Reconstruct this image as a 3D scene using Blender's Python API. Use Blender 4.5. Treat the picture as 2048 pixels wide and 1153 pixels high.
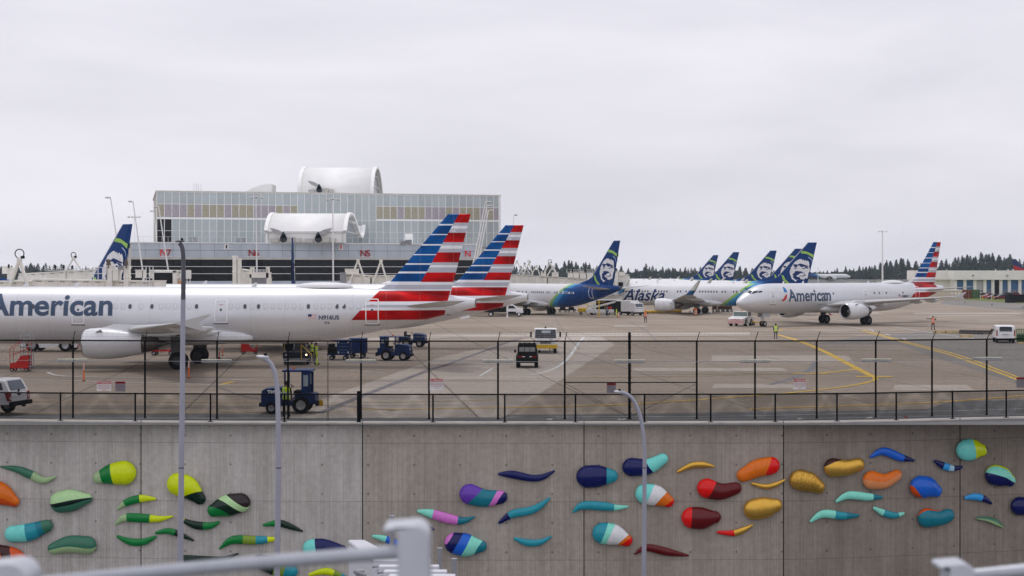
import bpy, bmesh, math, random
from mathutils import Vector, Matrix
R = math.radians
PI = math.pi
for o in list(bpy.data.objects): bpy.data.objects.remove(o, do_unlink=True)
sc = bpy.context.scene
col = sc.collection
rnd = random.Random(7)
# ------------------------------------------------------------------ camera
H = 7.4          # eye height above the apron
F = 3000.0       # focal length in photograph pixels (2048 wide)
CX, YH = 1024.0, 545.0
cam_d = bpy.data.cameras.new("camera"); cam = bpy.data.objects.new("camera", cam_d); col.objects.link(cam)
cam.location = (0, 0, H); cam.rotation_euler = (R(90), 0, 0)
cam_d.sensor_width = 36; cam_d.lens = 36*F/2048; cam_d.sensor_fit = 'HORIZONTAL'
cam_d.shift_y = (YH-576.5)/2048.0
cam_d.clip_start = 0.1; cam_d.clip_end = 9000
cam_d.dof.use_dof = True; cam_d.dof.focus_distance = 110; cam_d.dof.aperture_fstop = 5.2
sc.camera = cam
# ------------------------------------------------------------------ sky, sun, exposure
w = bpy.data.worlds.new("World"); sc.world = w; w.use_nodes = True
nt = w.node_tree; N = nt.nodes; L = nt.links
for n in list(N): N.remove(n)
SUN_EL, SUN_AZ = R(70), R(-25)
out = N.new('ShaderNodeOutputWorld'); bg = N.new('ShaderNodeBackground'); L.new(bg.outputs[0], out.inputs[0])
sky = N.new('ShaderNodeTexSky'); sky.sky_type = 'NISHITA'; sky.sun_disc = False
sky.sun_elevation = SUN_EL; sky.sun_rotation = SUN_AZ; sky.air_density = 1.4; sky.dust_density = 3
tc = N.new('ShaderNodeTexCoord')
mp = N.new('ShaderNodeMapping'); mp.inputs['Scale'].default_value = (1.0, 1.0, 4.5); L.new(tc.outputs['Generated'], mp.inputs[0])
n1 = N.new('ShaderNodeTexNoise'); n1.inputs['Scale'].default_value = 2.6; n1.inputs['Detail'].default_value = 7; n1.inputs['Roughness'].default_value = .5
n1.inputs['Distortion'].default_value = .25
L.new(mp.outputs[0], n1.inputs['Vector'])
cr = N.new('ShaderNodeValToRGB'); L.new(n1.outputs[0], cr.inputs[0])
cr.color_ramp.elements[0].position = .30; cr.color_ramp.elements[0].color = (7.0, 6.95, 7.75, 1)
cr.color_ramp.elements[1].position = .68; cr.color_ramp.elements[1].color = (9.1, 8.9, 9.7, 1)
mx = N.new('ShaderNodeMix'); mx.data_type = 'RGBA'; mx.inputs[0].default_value = .93
L.new(sky.outputs[0], mx.inputs[6]); L.new(cr.outputs[0], mx.inputs[7]); L.new(mx.outputs[2], bg.inputs[0])
bg.inputs[1].default_value = .103
sun_d = bpy.data.lights.new("sun", 'SUN'); sun = bpy.data.objects.new("sun", sun_d); col.objects.link(sun)
sun_d.energy = 1.0; sun_d.angle = R(12); sun_d.color = (1, .97, .93)
sd = Vector((math.sin(SUN_AZ)*math.cos(SUN_EL), math.cos(SUN_AZ)*math.cos(SUN_EL), math.sin(SUN_EL)))
sun.rotation_euler = sd.to_track_quat('Z', 'Y').to_euler(); sun.location = sd*60
sc.view_settings.view_transform = 'Standard'; sc.view_settings.look = 'None'
sc.view_settings.exposure = 0; sc.view_settings.gamma = 1
sc.render.engine = 'CYCLES'
try: sc.cycles.volume_bounces = 1
except Exception: pass
# ------------------------------------------------------------------ helpers
def P(px, py, Z): return Vector(((px-CX)*Z/F, Z, H-(py-YH)*Z/F))
def G(px, py, z=0.0):
    Z = (H-z)*F/(py-YH); return Vector(((px-CX)*Z/F, Z, z))
def tag(o, label=None, cat=None, group=None, kind=None):
    if label: o['label'] = label
    if cat: o['category'] = cat
    if group: o['group'] = group
    if kind: o['kind'] = kind
    return o
def thing(name, label, cat, loc=(0, 0, 0), rz=0.0, group=None):
    o = bpy.data.objects.new(name, None); col.objects.link(o); o.location = loc; o.rotation_euler = (0, 0, rz)
    o.empty_display_size = .3
    return tag(o, label, cat, group)
def copy_tree(o, parent=None, flt=None):
    c = o.copy(); col.objects.link(c); c.parent = parent
    for ch in o.children:
        if flt and not flt(ch): continue
        copy_tree(ch, c)
    return c
class MB:
    def __init__(s): s.v = []; s.f = []; s.m = []; s.s = []; s.M = Matrix.Identity(4)
    def add(s, vs, fs, mi=0, smooth=False):
        k = len(s.v)
        for p in vs: s.v.append(tuple(s.M @ Vector(p)))
        for f in fs: s.f.append([i+k for i in f]); s.m.append(mi); s.s.append(smooth)
    def box(s, c, d, mi=0, rot=None):
        x, y, z = d[0]/2, d[1]/2, d[2]/2
        vs = [Vector((a, b, e)) for a in (-x, x) for b in (-y, y) for e in (-z, z)]
        if rot is not None: vs = [rot @ v for v in vs]
        vs = [v+Vector(c) for v in vs]
        s.add(vs, [(0, 1, 3, 2), (4, 6, 7, 5), (0, 4, 5, 1), (2, 3, 7, 6), (0, 2, 6, 4), (1, 5, 7, 3)], mi)
    def bx(s, x0, x1, y0, y1, z0, z1, mi=0): s.box(((x0+x1)/2, (y0+y1)/2, (z0+z1)/2), (abs(x1-x0), abs(y1-y0), abs(z1-z0)), mi)
    def loft(s, rings, mi=0, closed=True, caps=True, smooth=True):
        n = len(rings[0]); vs = [p for r in rings for p in r]; fs = []
        for i in range(len(rings)-1):
            for j in range(n if closed else n-1):
                a = i*n+j; b = i*n+(j+1) % n; fs.append((a, b, b+n, a+n))
        s.add(vs, fs, mi, smooth)
        if caps and closed:
            s.add(rings[0], [tuple(range(n))[::-1]], mi); s.add(rings[-1], [tuple(range(n))], mi)
    def cyl(s, p0, p1, r0, r1=None, n=10, mi=0, caps=True, smooth=True):
        r1 = r0 if r1 is None else r1
        p0, p1 = Vector(p0), Vector(p1); d = (p1-p0)
        if d.length < 1e-9: return
        q = d.to_track_quat('Z', 'Y')
        def ring(p, r): return [p+q @ Vector((r*math.cos(2*PI*i/n), r*math.sin(2*PI*i/n), 0)) for i in range(n)]
        s.loft([ring(p0, r0), ring(p1, r1)], mi, True, caps, smooth)
    def tube(s, pts, r, n=8, mi=0, caps=True):
        pts = [Vector(p) for p in pts]; rings = []; up = None
        for i, p in enumerate(pts):
            t = (pts[min(i+1, len(pts)-1)]-pts[max(i-1, 0)]).normalized()
            if up is None: up = t.orthogonal().normalized()
            up = (up-t*up.dot(t)).normalized(); b = t.cross(up)
            rr = r[i] if isinstance(r, (list, tuple)) else r
            rings.append([p+up*rr*math.cos(2*PI*j/n)+b*rr*math.sin(2*PI*j/n) for j in range(n)])
        s.loft(rings, mi, True, caps, True)
    def lathe(s, prof, o=(0, 0, 0), ax='x', n=24, mi=0, smooth=True):
        rings = []
        for t, r in prof:
            ring = []
            for j in range(n):
                a = 2*PI*j/n; c, e = r*math.cos(a), r*math.sin(a)
                ring.append({'x': (t, c, e), 'y': (c, t, e), 'z': (c, e, t)}[ax])
            rings.append([Vector(p)+Vector(o) for p in ring])
        s.loft(rings, mi, True, False, smooth)
    def prism(s, poly, y0, y1, mi=0, ax='y', smooth=False):
        n = len(poly)
        def pt(a, b, t): return (a, t, b) if ax == 'y' else ((t, a, b) if ax == 'x' else (a, b, t))
        v0 = [pt(a, b, y0) for a, b in poly]; v1 = [pt(a, b, y1) for a, b in poly]
        s.add(v0, [tuple(range(n))], mi); s.add(v1, [tuple(range(n))[::-1]], mi)
        s.add(v0+v1, [(i, n+i, n+(i+1) % n, (i+1) % n) for i in range(n)], mi, smooth)
    def sphere(s, c, r, mi=0, n=12, m=8, sc_=(1, 1, 1)):
        rings = []
        for i in range(m+1):
            a = -PI/2+PI*i/m; rr = max(math.cos(a), .02)*r
            rings.append([Vector(c)+Vector((rr*math.cos(2*PI*j/n)*sc_[0], rr*math.sin(2*PI*j/n)*sc_[1], r*math.sin(a)*sc_[2])) for j in range(n)])
        s.loft(rings, mi)
    def build(s, name, mats, parent=None, bevel=0, loc=None, weld=True):
        me = bpy.data.meshes.new(name); me.from_pydata([tuple(v) for v in s.v], [], s.f)
        mats = mats if isinstance(mats, (list, tuple)) else [mats]
        for m in mats: me.materials.append(m)
        me.polygons.foreach_set('material_index', s.m); me.polygons.foreach_set('use_smooth', s.s)
        bm = bmesh.new(); bm.from_mesh(me)
        if bevel: bmesh.ops.remove_doubles(bm, verts=bm.verts, dist=1e-4)
        bmesh.ops.recalc_face_normals(bm, faces=bm.faces); bm.to_mesh(me); bm.free()
        me.update()
        o = bpy.data.objects.new(name, me); col.objects.link(o); o.parent = parent
        if loc is not None: o.location = loc
        if bevel:
            b = o.modifiers.new('bevel', 'BEVEL'); b.width = bevel; b.segments = 2; b.limit_method = 'ANGLE'; b.angle_limit = R(35)
        return o
_mc = {}
def mat(name, c, rough=.5, metal=0.0, var=.12, scale=2.0, bump=0.0, coat=0.0, emit=0.0, alpha=1.0, dirt=0.0):
    """procedural painted / weathered surface: colour with low-frequency mottling"""
    if name in _mc: return _mc[name]
    m = bpy.data.materials.new(name); m.use_nodes = True; nt = m.node_tree; b = nt.nodes['Principled BSDF']
    b.inputs['Roughness'].default_value = rough; b.inputs['Metallic'].default_value = metal
    b.inputs['Coat Weight'].default_value = coat; b.inputs['Specular IOR Level'].default_value = .22
    if coat: b.inputs['Coat Roughness'].default_value = .12
    t = nt.nodes.new('ShaderNodeTexCoord'); n = nt.nodes.new('ShaderNodeTexNoise')
    n.inputs['Scale'].default_value = scale; n.inputs['Detail'].default_value = 6; nt.links.new(t.outputs['Object'], n.inputs['Vector'])
    r = nt.nodes.new('ShaderNodeValToRGB'); nt.links.new(n.outputs[0], r.inputs[0])
    r.color_ramp.elements[0].position = .3; r.color_ramp.elements[1].position = .7
    r.color_ramp.elements[0].color = tuple(x*(1-var) for x in c)+(1,); r.color_ramp.elements[1].color = tuple(min(1, x*(1+var)) for x in c)+(1,)
    nt.links.new(r.outputs[0], b.inputs['Base Color'])
    if bump:
        n2 = nt.nodes.new('ShaderNodeTexNoise'); n2.inputs['Scale'].default_value = scale*12; nt.links.new(t.outputs['Object'], n2.inputs['Vector'])
        bp = nt.nodes.new('ShaderNodeBump'); bp.inputs['Strength'].default_value = bump; nt.links.new(n2.outputs[0], bp.inputs['Height']); nt.links.new(bp.outputs[0], b.inputs['Normal'])
    if emit:
        b.inputs['Emission Color'].default_value = tuple(c)+(1,); b.inputs['Emission Strength'].default_value = emit
    _mc[name] = m; return m
def glass(name, c=(.03, .04, .05), rough=.08):
    if name in _mc: return _mc[name]
    m = mat(name, c, rough, 0, .2, 1.0); m.node_tree.nodes['Principled BSDF'].inputs['Specular IOR Level'].default_value = .45
    return m
M_black = mat('black_steel', (.004, .004, .005), .6, 0)
_b = M_black.node_tree.nodes['Principled BSDF']; _b.inputs['Specular IOR Level'].default_value = .05
M_rub = mat('tyre_rubber', (.009, .009, .010), .9)
M_rub.node_tree.nodes['Principled BSDF'].inputs['Specular IOR Level'].default_value = .1
M_steel = mat('galvanised_steel', (.42, .43, .46), .38, .75, .1, 4)
M_white = mat('white_paint', (.78, .78, .78), .35, 0, .05)
M_dark = mat('dark_underbody', (.006, .006, .007), .9)
M_rim = mat('grey_rim', (.45, .45, .46), .4, .3)
M_glass = glass('dark_glass')
M_red = mat('red_paint', (.55, .02, .015), .35, 0, .15)
M_org = mat('orange_paint', (.85, .16, .02), .45, 0, .12)
M_hiy = mat('hi_vis_yellow', (.62, .85, .02), .7, 0, .1, 8)
M_hio = mat('hi_vis_orange', (.9, .16, .03), .7, 0, .1, 8)
M_navy = mat('navy_cloth', (.006, .008, .018), .95)
M_skin = mat('skin', (.35, .19, .13), .55)
M_hair = mat('dark_hair', (.012, .01, .009), .7)
M_tugb = mat('blue_tug_paint', (.002, .024, .11), .45, 0, .3, 1.5)
M_yel = mat('yellow_paint', (.72, .46, .03), .45, 0, .12)
M_cream = mat('cream_paint', (.84, .82, .75), .5, 0, .1, .8)
M_green = mat('green_paint', (.05, .16, .04), .5)
M_lamp = mat('clear_lamp', (.7, .7, .72), .15)
M_grey = mat('grey_paint', (.3, .31, .33), .5)
def cinterp(pts, x):
    """monotone-ish smooth interpolation of tuples keyed by their first number"""
    if x <= pts[0][0]: return pts[0][1:]
    if x >= pts[-1][0]: return pts[-1][1:]
    for i in range(len(pts)-1):
        if pts[i][0] <= x <= pts[i+1][0]:
            p0, p1 = pts[i], pts[i+1]; t = (x-p0[0])/(p1[0]-p0[0])
            res = []
            for k in range(1, len(p0)):
                def sl(j):
                    a = pts[max(j-1, 0)]; b = pts[min(j+1, len(pts)-1)]; c = pts[j]
                    d0 = (c[k]-a[k])/(c[0]-a[0]) if c[0] != a[0] else None; d1 = (b[k]-c[k])/(b[0]-c[0]) if b[0] != c[0] else None
                    if d0 is None: return d1
                    if d1 is None: return d0
                    if d0*d1 <= 0: return 0
                    return 2*d0*d1/(d0+d1)
                h = p1[0]-p0[0]; m0, m1 = sl(i)*h, sl(i+1)*h
                res.append((2*t**3-3*t*t+1)*p0[k]+(t**3-2*t*t+t)*m0+(-2*t**3+3*t*t)*p1[k]+(t**3-t*t)*m1)
            return tuple(res)
def text_mesh(s, size=1.0, bold=0.0, shear=0.0, align='LEFT', extrude=0.0, xs=1.0):
    """returns a mesh with the text in its local x/y plane"""
    c = bpy.data.curves.new('t', 'FONT'); c.body = s; c.size = size; c.offset = bold; c.shear = shear; c.align_x = align; c.extrude = extrude
    c.resolution_u = 4
    o = bpy.data.objects.new('t', c); col.objects.link(o); dg = bpy.context.evaluated_depsgraph_get()
    me = bpy.data.meshes.new_from_object(o.evaluated_get(dg)); bpy.data.objects.remove(o, do_unlink=True); bpy.data.curves.remove(c)
    if xs != 1:
        for v in me.vertices: v.co.x *= xs
    return me
def text_obj(name, s, size, m, parent, Mx, bold=0.0, align='CENTER', shear=0, xs=1.0, extrude=.004):
    me = text_mesh(s, size, bold, shear, align, extrude, xs); me.transform(Mx); me.materials.append(m)
    o = bpy.data.objects.new(name, me); col.objects.link(o); o.parent = parent; return o
def vary(m, lo=.82, hi=1.1):
    """each object wearing this material differs a little in tone"""
    nt = m.node_tree; b = nt.nodes['Principled BSDF']; src = b.inputs['Base Color'].links[0].from_socket
    oi = nt.nodes.new('ShaderNodeObjectInfo'); r = nt.nodes.new('ShaderNodeMapRange'); r.inputs['To Min'].default_value = lo; r.inputs['To Max'].default_value = hi; nt.links.new(oi.outputs['Random'], r.inputs['Value'])
    v = nt.nodes.new('ShaderNodeVectorMath'); v.operation = 'SCALE'; nt.links.new(src, v.inputs[0]); nt.links.new(r.outputs[0], v.inputs['Scale']); nt.links.new(v.outputs[0], b.inputs['Base Color'])
def struct(o): o['kind'] = 'structure'; return o
def basis(o, x, y, z=None):
    x = Vector(x).normalized(); y = Vector(y).normalized(); z = x.cross(y)
    return Matrix(((x.x, y.x, z.x, o[0]), (x.y, y.y, z.y, o[1]), (x.z, y.z, z.z, o[2]), (0, 0, 0, 1)))
# ------------------------------------------------------------------ ground, wall line
ZW_T = [(-500, 75.6), (0, 74.3), (500, 73.4), (1050, 73.2), (1550, 73.4), (2048, 75.8), (2500, 79.0)]
def ZW(px): return cinterp(ZW_T, px)[0]
def WL(px, k=1.0, z=0.0):      # a point on the wall line seen at column px, k>1 is further back
    Z = ZW(px)*k; return Vector(((px-CX)*Z/F, Z, z))
def apron_mat(name, base, dark, light, slab=7.6, streak=.5):
    m = bpy.data.materials.new(name); m.use_nodes = True; nt = m.node_tree; N = nt.nodes; L = nt.links; b = N['Principled BSDF']
    t = N.new('ShaderNodeTexCoord'); b.inputs['Roughness'].default_value = .85; b.inputs['Specular IOR Level'].default_value = .2
    def noise(sc_, vec, det=6, rough=.55):
        n = N.new('ShaderNodeTexNoise'); n.inputs['Scale'].default_value = sc_; n.inputs['Detail'].default_value = det; n.inputs['Roughness'].default_value = rough
        L.new(vec, n.inputs['Vector']); return n.outputs[0]
    def ramp(v, p0, c0, p1, c1):
        r = N.new('ShaderNodeValToRGB'); r.color_ramp.elements[0].position = p0; r.color_ramp.elements[1].position = p1
        r.color_ramp.elements[0].color = tuple(c0)+(1,); r.color_ramp.elements[1].color = tuple(c1)+(1,); L.new(v, r.inputs[0]); return r.outputs[0]
    def mul(a, c, f=1.0):
        x = N.new('ShaderNodeMix'); x.data_type = 'RGBA'; x.blend_type = 'MULTIPLY'; x.inputs[0].default_value = f; L.new(a, x.inputs[6]); L.new(c, x.inputs[7]); return x.outputs[2]
    mp = N.new('ShaderNodeMapping'); mp.inputs['Scale'].default_value = (.12, 1.3, 1); mp.inputs['Rotation'].default_value = (0, 0, R(4)); L.new(t.outputs['Object'], mp.inputs[0])
    c = ramp(noise(.045, t.outputs['Object'], 5), .35, dark, .66, light)
    g = lambda v: (v, v, v)
    c = mul(c, ramp(noise(.5, mp.outputs[0], 6, .65), .3, (.74, .74, .75), .7, (1.15, 1.13, 1.1)), streak)
    c = mul(c, ramp(noise(1.7, t.outputs['Object'], 8, .7), .32, g(.8), .7, g(1.1)), .8)
    br = N.new('ShaderNodeTexBrick'); br.offset = 0; br.inputs['Scale'].default_value = 1; br.inputs['Brick Width'].default_value = slab; br.inputs['Row Height'].default_value = slab
    br.inputs['Mortar Size'].default_value = .07; br.inputs['Mortar Smooth'].default_value = .4; br.inputs['Color1'].default_value = (1.0, 1.0, 1.0, 1); br.inputs['Color2'].default_value = (.9, .9, .89, 1)
    br.inputs['Mortar'].default_value = (.42, .41, .4, 1); br.inputs['Bias'].default_value = -.1
    mr = N.new('ShaderNodeMapping'); mr.inputs['Rotation'].default_value = (0, 0, R(-7)); L.new(t.outputs['Object'], mr.inputs[0]); L.new(mr.outputs[0], br.inputs['Vector'])
    c = mul(c, br.outputs[0], 1.0)
    # oil spots and tyre scuffs
    c = mul(c, ramp(noise(.23, mp.outputs[0], 3, .4), .58, g(1.0), .72, (.62, .62, .63)), .8)
    L.new(c, b.inputs['Base Color'])
    bp = N.new('ShaderNodeBump'); bp.inputs['Strength'].default_value = .12; L.new(noise(20, t.outputs['Object'], 3), bp.inputs['Height']); L.new(bp.outputs[0], b.inputs['Normal'])
    return m
M_apron = apron_mat('apron_concrete', None, (.295, .24, .188), (.39, .325, .262))
M_slab = apron_mat('pale_concrete', None, (.43, .375, .32), (.53, .465, .40))
M_asph = apron_mat('asphalt', None, (.13, .13, .132), (.18, .18, .18), 50)
M_asph2 = apron_mat('taxiway_asphalt', None, (.225, .207, .188), (.28, .26, .238), 60)
def sheet(name, pts, m, z=None, kind='structure'):
    mb = MB(); mb.add([(p[0], p[1], p[2] if z is None else z) for p in pts], [tuple(range(len(pts)))])
    o = mb.build(name, m); o['kind'] = kind
    for p in o.data.polygons:
        if p.normal.z < 0: p.flip()
    return o
wl = [WL(px, 1.001) for px in range(-500, 2501, 100)]
mb = MB(); n = len(wl); far_ = [(-900+1800*i/(n-1), 520, 0) for i in range(n)]
mb.add([(p.x, p.y, 0) for p in wl]+far_, [(i, i+1, n+i+1, n+i) for i in range(n-1)])
apr = mb.build('apron', M_apron); apr['kind'] = 'structure'
for p in apr.data.polygons:
    if p.normal.z < 0: p.flip()
M_grassfar = mat('rough_grass', (.10, .11, .05), .9, 0, .35, .05)
mb = MB(); mb.add([(-2000, 520, -.02), (2000, 520, -.02), (2000, 900, -.5), (-2000, 900, -.5), (-2000, 2500, 2), (2000, 2500, 2)], [(0, 1, 2, 3), (3, 2, 5, 4)])
mb.add([(-2000, 60, -.02), (-900, 60, -.02), (-900, 520, -.02), (-2000, 520, -.02), (900, 60, -.02), (2000, 60, -.02), (2000, 520, -.02), (900, 520, -.02)], [(0, 1, 2, 3), (4, 5, 6, 7)])
tag(mb.build('ground', M_grassfar), kind='structure')
# lower roadway in front of the wall
M_road = mat('road_asphalt', (.07, .07, .072), .8, 0, .2, .5)
sheet('lower_road', [(-80, -30, -9), (80, -30, -9), (80, 80, -9), (-80, 80, -9)], M_road)
# dark service road directly behind the fence
def band(name, y0f, y1f, pxs, m, z):
    a = [G(px, y0f(px), z) for px in pxs]; b = [G(px, y1f(px), z) for px in pxs]
    mb = MB(); n = len(pxs); mb.add(a+b, [(i, i+1, n+i+1, n+i) for i in range(n-1)]); o = mb.build(name, m); o['kind'] = 'structure'
    for p in o.data.polygons:
        if p.normal.z < 0: p.flip()
    return o
pxs = list(range(-300, 2301, 50))
band('service_road', lambda x: 850, lambda x: cinterp([(-400, 832), (400, 828), (1000, 830), (1500, 824), (1860, 818), (1880, 806), (2048, 800), (2400, 797)], x)[0], pxs, M_asph, .004)
sheet('taxiway_shoulder', [G(1130, 838, .006), G(1190, 745, .006), G(1400, 693, .006), G(1480, 670, .006), G(1330, 668, .006), G(1190, 676, .006), G(1040, 690, .006)][:0] or
      [G(1620, 690, .006), G(1700, 676, .006), G(1850, 664, .006), G(2500, 664, .006), G(2500, 700, .006), G(2500, 775, .006), G(2060, 775, .006), G(1860, 712, .006), G(1800, 690, .006)], M_asph2)
sheet('far_taxiway', [G(1880, 609, .006), G(2300, 640, .006), G(2500, 640, .006), G(2500, 606, .006), G(2200, 604, .006), G(1890, 600, .006)], M_asph2)
# pale concrete strips and patches
sheet('concrete_strip', [G(560, 836, .008), G(1005, 836, .008), G(1230, 690, .008), G(1200, 672, .008), G(1080, 672, .008), G(880, 715, .008), G(640, 800, .008)], M_slab)
sheet('concrete_band', [G(560, 686, .010), G(900, 668, .010), G(1500, 665, .010), G(1500, 671, .010), G(900, 675, .010), G(560, 696, .010)], M_slab)
for k, q in enumerate([(1425, 711, 1700, 724), (1267, 736, 1570, 743), (1428, 768, 1600, 777), (1790, 770, 1940, 781), (1830, 626, 2040, 629), (1860, 631, 2030, 633), (1960, 640, 2048, 641.5), (1900, 644, 1990, 645.5), (1230, 651, 1290, 654), (1735, 625, 1760, 628)]):
    x0, y0, x1, y1 = q
    sheet('concrete_patch', [G(x0-4, y1, .012), G(x1+8, y1, .012), G(x1-6, y0, .012), G(x0, y0, .012)], M_slab)
# painted markings
M_my = mat('yellow_marking', (.62, .40, .05), .7, 0, .3, 1.5)
M_myf = mat('faded_yellow_marking', (.40, .30, .14), .8, 0, .3, 1.5)
M_mw = mat('white_marking', (.6, .6, .58), .7, 0, .25, 1.5)
M_mg = mat('skid_and_shadow_grey', (.2, .19, .2), .8, 0, .3, 1.5)  # shared by the skid marks and the painted-in shadow line
def stripe(name, pts, w_, m, z=.016, smooth=True):
    g = [G(a, b, z) for a, b in pts]
    if smooth and len(g) > 2:
        o = []
        for i in range(len(g)-1):
            p0, p1, p2, p3 = g[max(i-1, 0)], g[i], g[i+1], g[min(i+2, len(g)-1)]
            for k in range(8):
                t = k/8; o.append(.5*((2*p1)+(-p0+p2)*t+(2*p0-5*p1+4*p2-p3)*t*t+(-p0+3*p1-3*p2+p3)*t**3))
        g = o+[g[-1]]
    l, r = [], []
    for i, p in enumerate(g):
        t = (g[min(i+1, len(g)-1)]-g[max(i-1, 0)]).normalized(); n = Vector((-t.y, t.x, 0))*w_/2; l.append(p+n); r.append(p-n)
    mb = MB(); k = len(g); mb.add(l+r, [(i, i+1, k+i+1, k+i) for i in range(k-1)]); o = mb.build(name, m); o['kind'] = 'structure'
    for p in o.data.polygons:
        if p.normal.z < 0: p.flip()
    return o
YM = 'yellow_taxi_line'
stripe(YM, [(1556, 670), (1600, 683), (1650, 704), (1700, 730), (1745, 753)], .55, M_my)
stripe(YM, [(1745, 753), (1751, 757), (1745, 762), (1700, 772), (1600, 784), (1500, 792), (1300, 806), (1100, 814), (700, 820)], .35, M_my, .02)
stripe(YM, [(1712, 753.5), (1785, 753.5)], .9, M_my, .024)
stripe(YM, [(1556, 662), (1570, 658), (1610, 656)], .3, M_my)
stripe(YM, [(1603, 687), (1560, 691), (1450, 694), (1200, 697), (900, 701)], .3, M_myf)
stripe(YM, [(1702, 731), (1712, 737), (1702, 740), (1660, 745), (1640, 747.5)], .4, M_my, .02)
stripe(YM, [(1585, 747.5), (1652, 747.5)], .7, M_my, .024)
stripe(YM, [(1590, 748), (1400, 752), (1100, 757), (900, 760)], .3, M_myf)
stripe(YM, [(1722, 661), (1800, 683), (1900, 710), (1990, 743), (2042, 763), (2150, 812)], .3, M_my)
stripe(YM, [(1728, 660), (1806, 682), (1908, 708), (2000, 741), (2046, 759), (2160, 806)], .25, M_my)
stripe(YM, [(1500, 818), (1800, 808), (1900, 803), (1980, 797), (2060, 790)], .35, M_my)
stripe(YM, [(1000, 800), (700, 806), (300, 804), (0, 802)], .35, M_myf)
stripe(YM, [(0, 828), (300, 826), (700, 824)], .3, M_myf)
stripe(YM, [(440, 770), (465, 764)], .35, M_my)
stripe(YM, [(1130, 645), (1168, 645)], .5, mat('orange_marking', (.6, .3, .15), .8), .02)
WM = 'white_line'
stripe(WM, [(1060, 750), (1090, 744), (1120, 731), (1140, 712), (1155, 690), (1168, 674)], .28, M_mw, .02)
stripe(WM, [(95, 745), (135, 753), (300, 756), (500, 760)], .25, M_mw, .02)
stripe(WM, [(0, 758), (300, 766), (460, 770)], .2, M_mw, .02)
for a in [((1600, 638), (1660, 648), (1745, 662), (1746, 664)), ((1770, 651), (1850, 664), (1950, 678)), ((1735, 658), (1748, 661)), ((1770, 668), (1780, 671)), ((1805, 677), (1815, 680)), ((1650, 637), (1690, 643)),
          ((1860, 606), (1960, 617), (2048, 625)), ((960, 752), (985, 737)), ((1657, 697), (1712, 697)), ((700, 741), (770, 746)), ((590, 700), (760, 716)), ((1160, 685), (1175, 680))]:
    stripe(WM, list(a), .22, M_mw, .02, False)
stripe(WM, [(0, 838), (700, 836), (1190, 834), (1500, 832), (2048, 818)], .12, M_mw, .02)
SK = 'tyre_and_shadow_mark'
stripe(SK, [(640, 826), (700, 802), (780, 770), (860, 740), (890, 731)], .45, M_mg, .026)  # thin shadow line across the apron, painted in as a dark strip
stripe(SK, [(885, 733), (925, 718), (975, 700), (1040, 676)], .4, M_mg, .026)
stripe(SK, [(1540, 770), (1590, 755), (1620, 740), (1630, 725)], .5, M_mg, .013)
stripe(SK, [(420, 766), (480, 790), (540, 800), (800, 822)], .12, M_mg, .026)
stripe(SK, [(1260, 645), (1290, 660), (1320, 690)], .1, M_mg, .026)
stripe(SK, [(1105, 625), (1125, 660), (1160, 700)], .08, M_mg, .026)
# grass verges
M_grass = mat('grass_verge', (.13, .16, .035), .95, 0, .45, .6, bump=.6)
M_dirt = mat('dry_dirt', (.22, .18, .11), .95, 0, .35, .6, bump=.5)
def mound(name, poly, m, h=.12, z=0):
    mb = MB(); n = len(poly); base = [G(a, b, 0) for a, b in poly]; c = sum(base, Vector())/n
    top = [Vector((p.x+(c.x-p.x)*.03, p.y+(c.y-p.y)*.03, h)) for p in base]
    mb.add(base+top, [(i, (i+1) % n, n+(i+1) % n, n+i) for i in range(n)]); mb.add(top, [tuple(range(n))])
    o = mb.build(name, m); o['kind'] = 'structure'; return o
mound('grass_verge', [(1860, 600), (1900, 599), (1960, 602), (2040, 607), (2200, 612), (2200, 585), (2000, 588), (1860, 590)], M_grass)
mound('dirt_island', [(1866, 668), (1925, 667), (1990, 671), (2010, 678), (2100, 684), (2200, 686), (2200, 664), (2040, 660), (1925, 663), (1872, 664)], M_dirt, .1)
# far raised airfield
M_far = mat('far_taxiway', (.16, .16, .15), .9, 0, .2, .02)
mb = MB(); mb.add([(-600, 960, 2.4), (900, 960, 2.4), (900, 1080, 2.4), (-600, 1080, 2.4), (-600, 930, -.6), (900, 930, -.6)], [(0, 1, 2, 3), (4, 5, 1, 0)])
tag(mb.build('far_runway', M_far), kind='structure')
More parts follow.
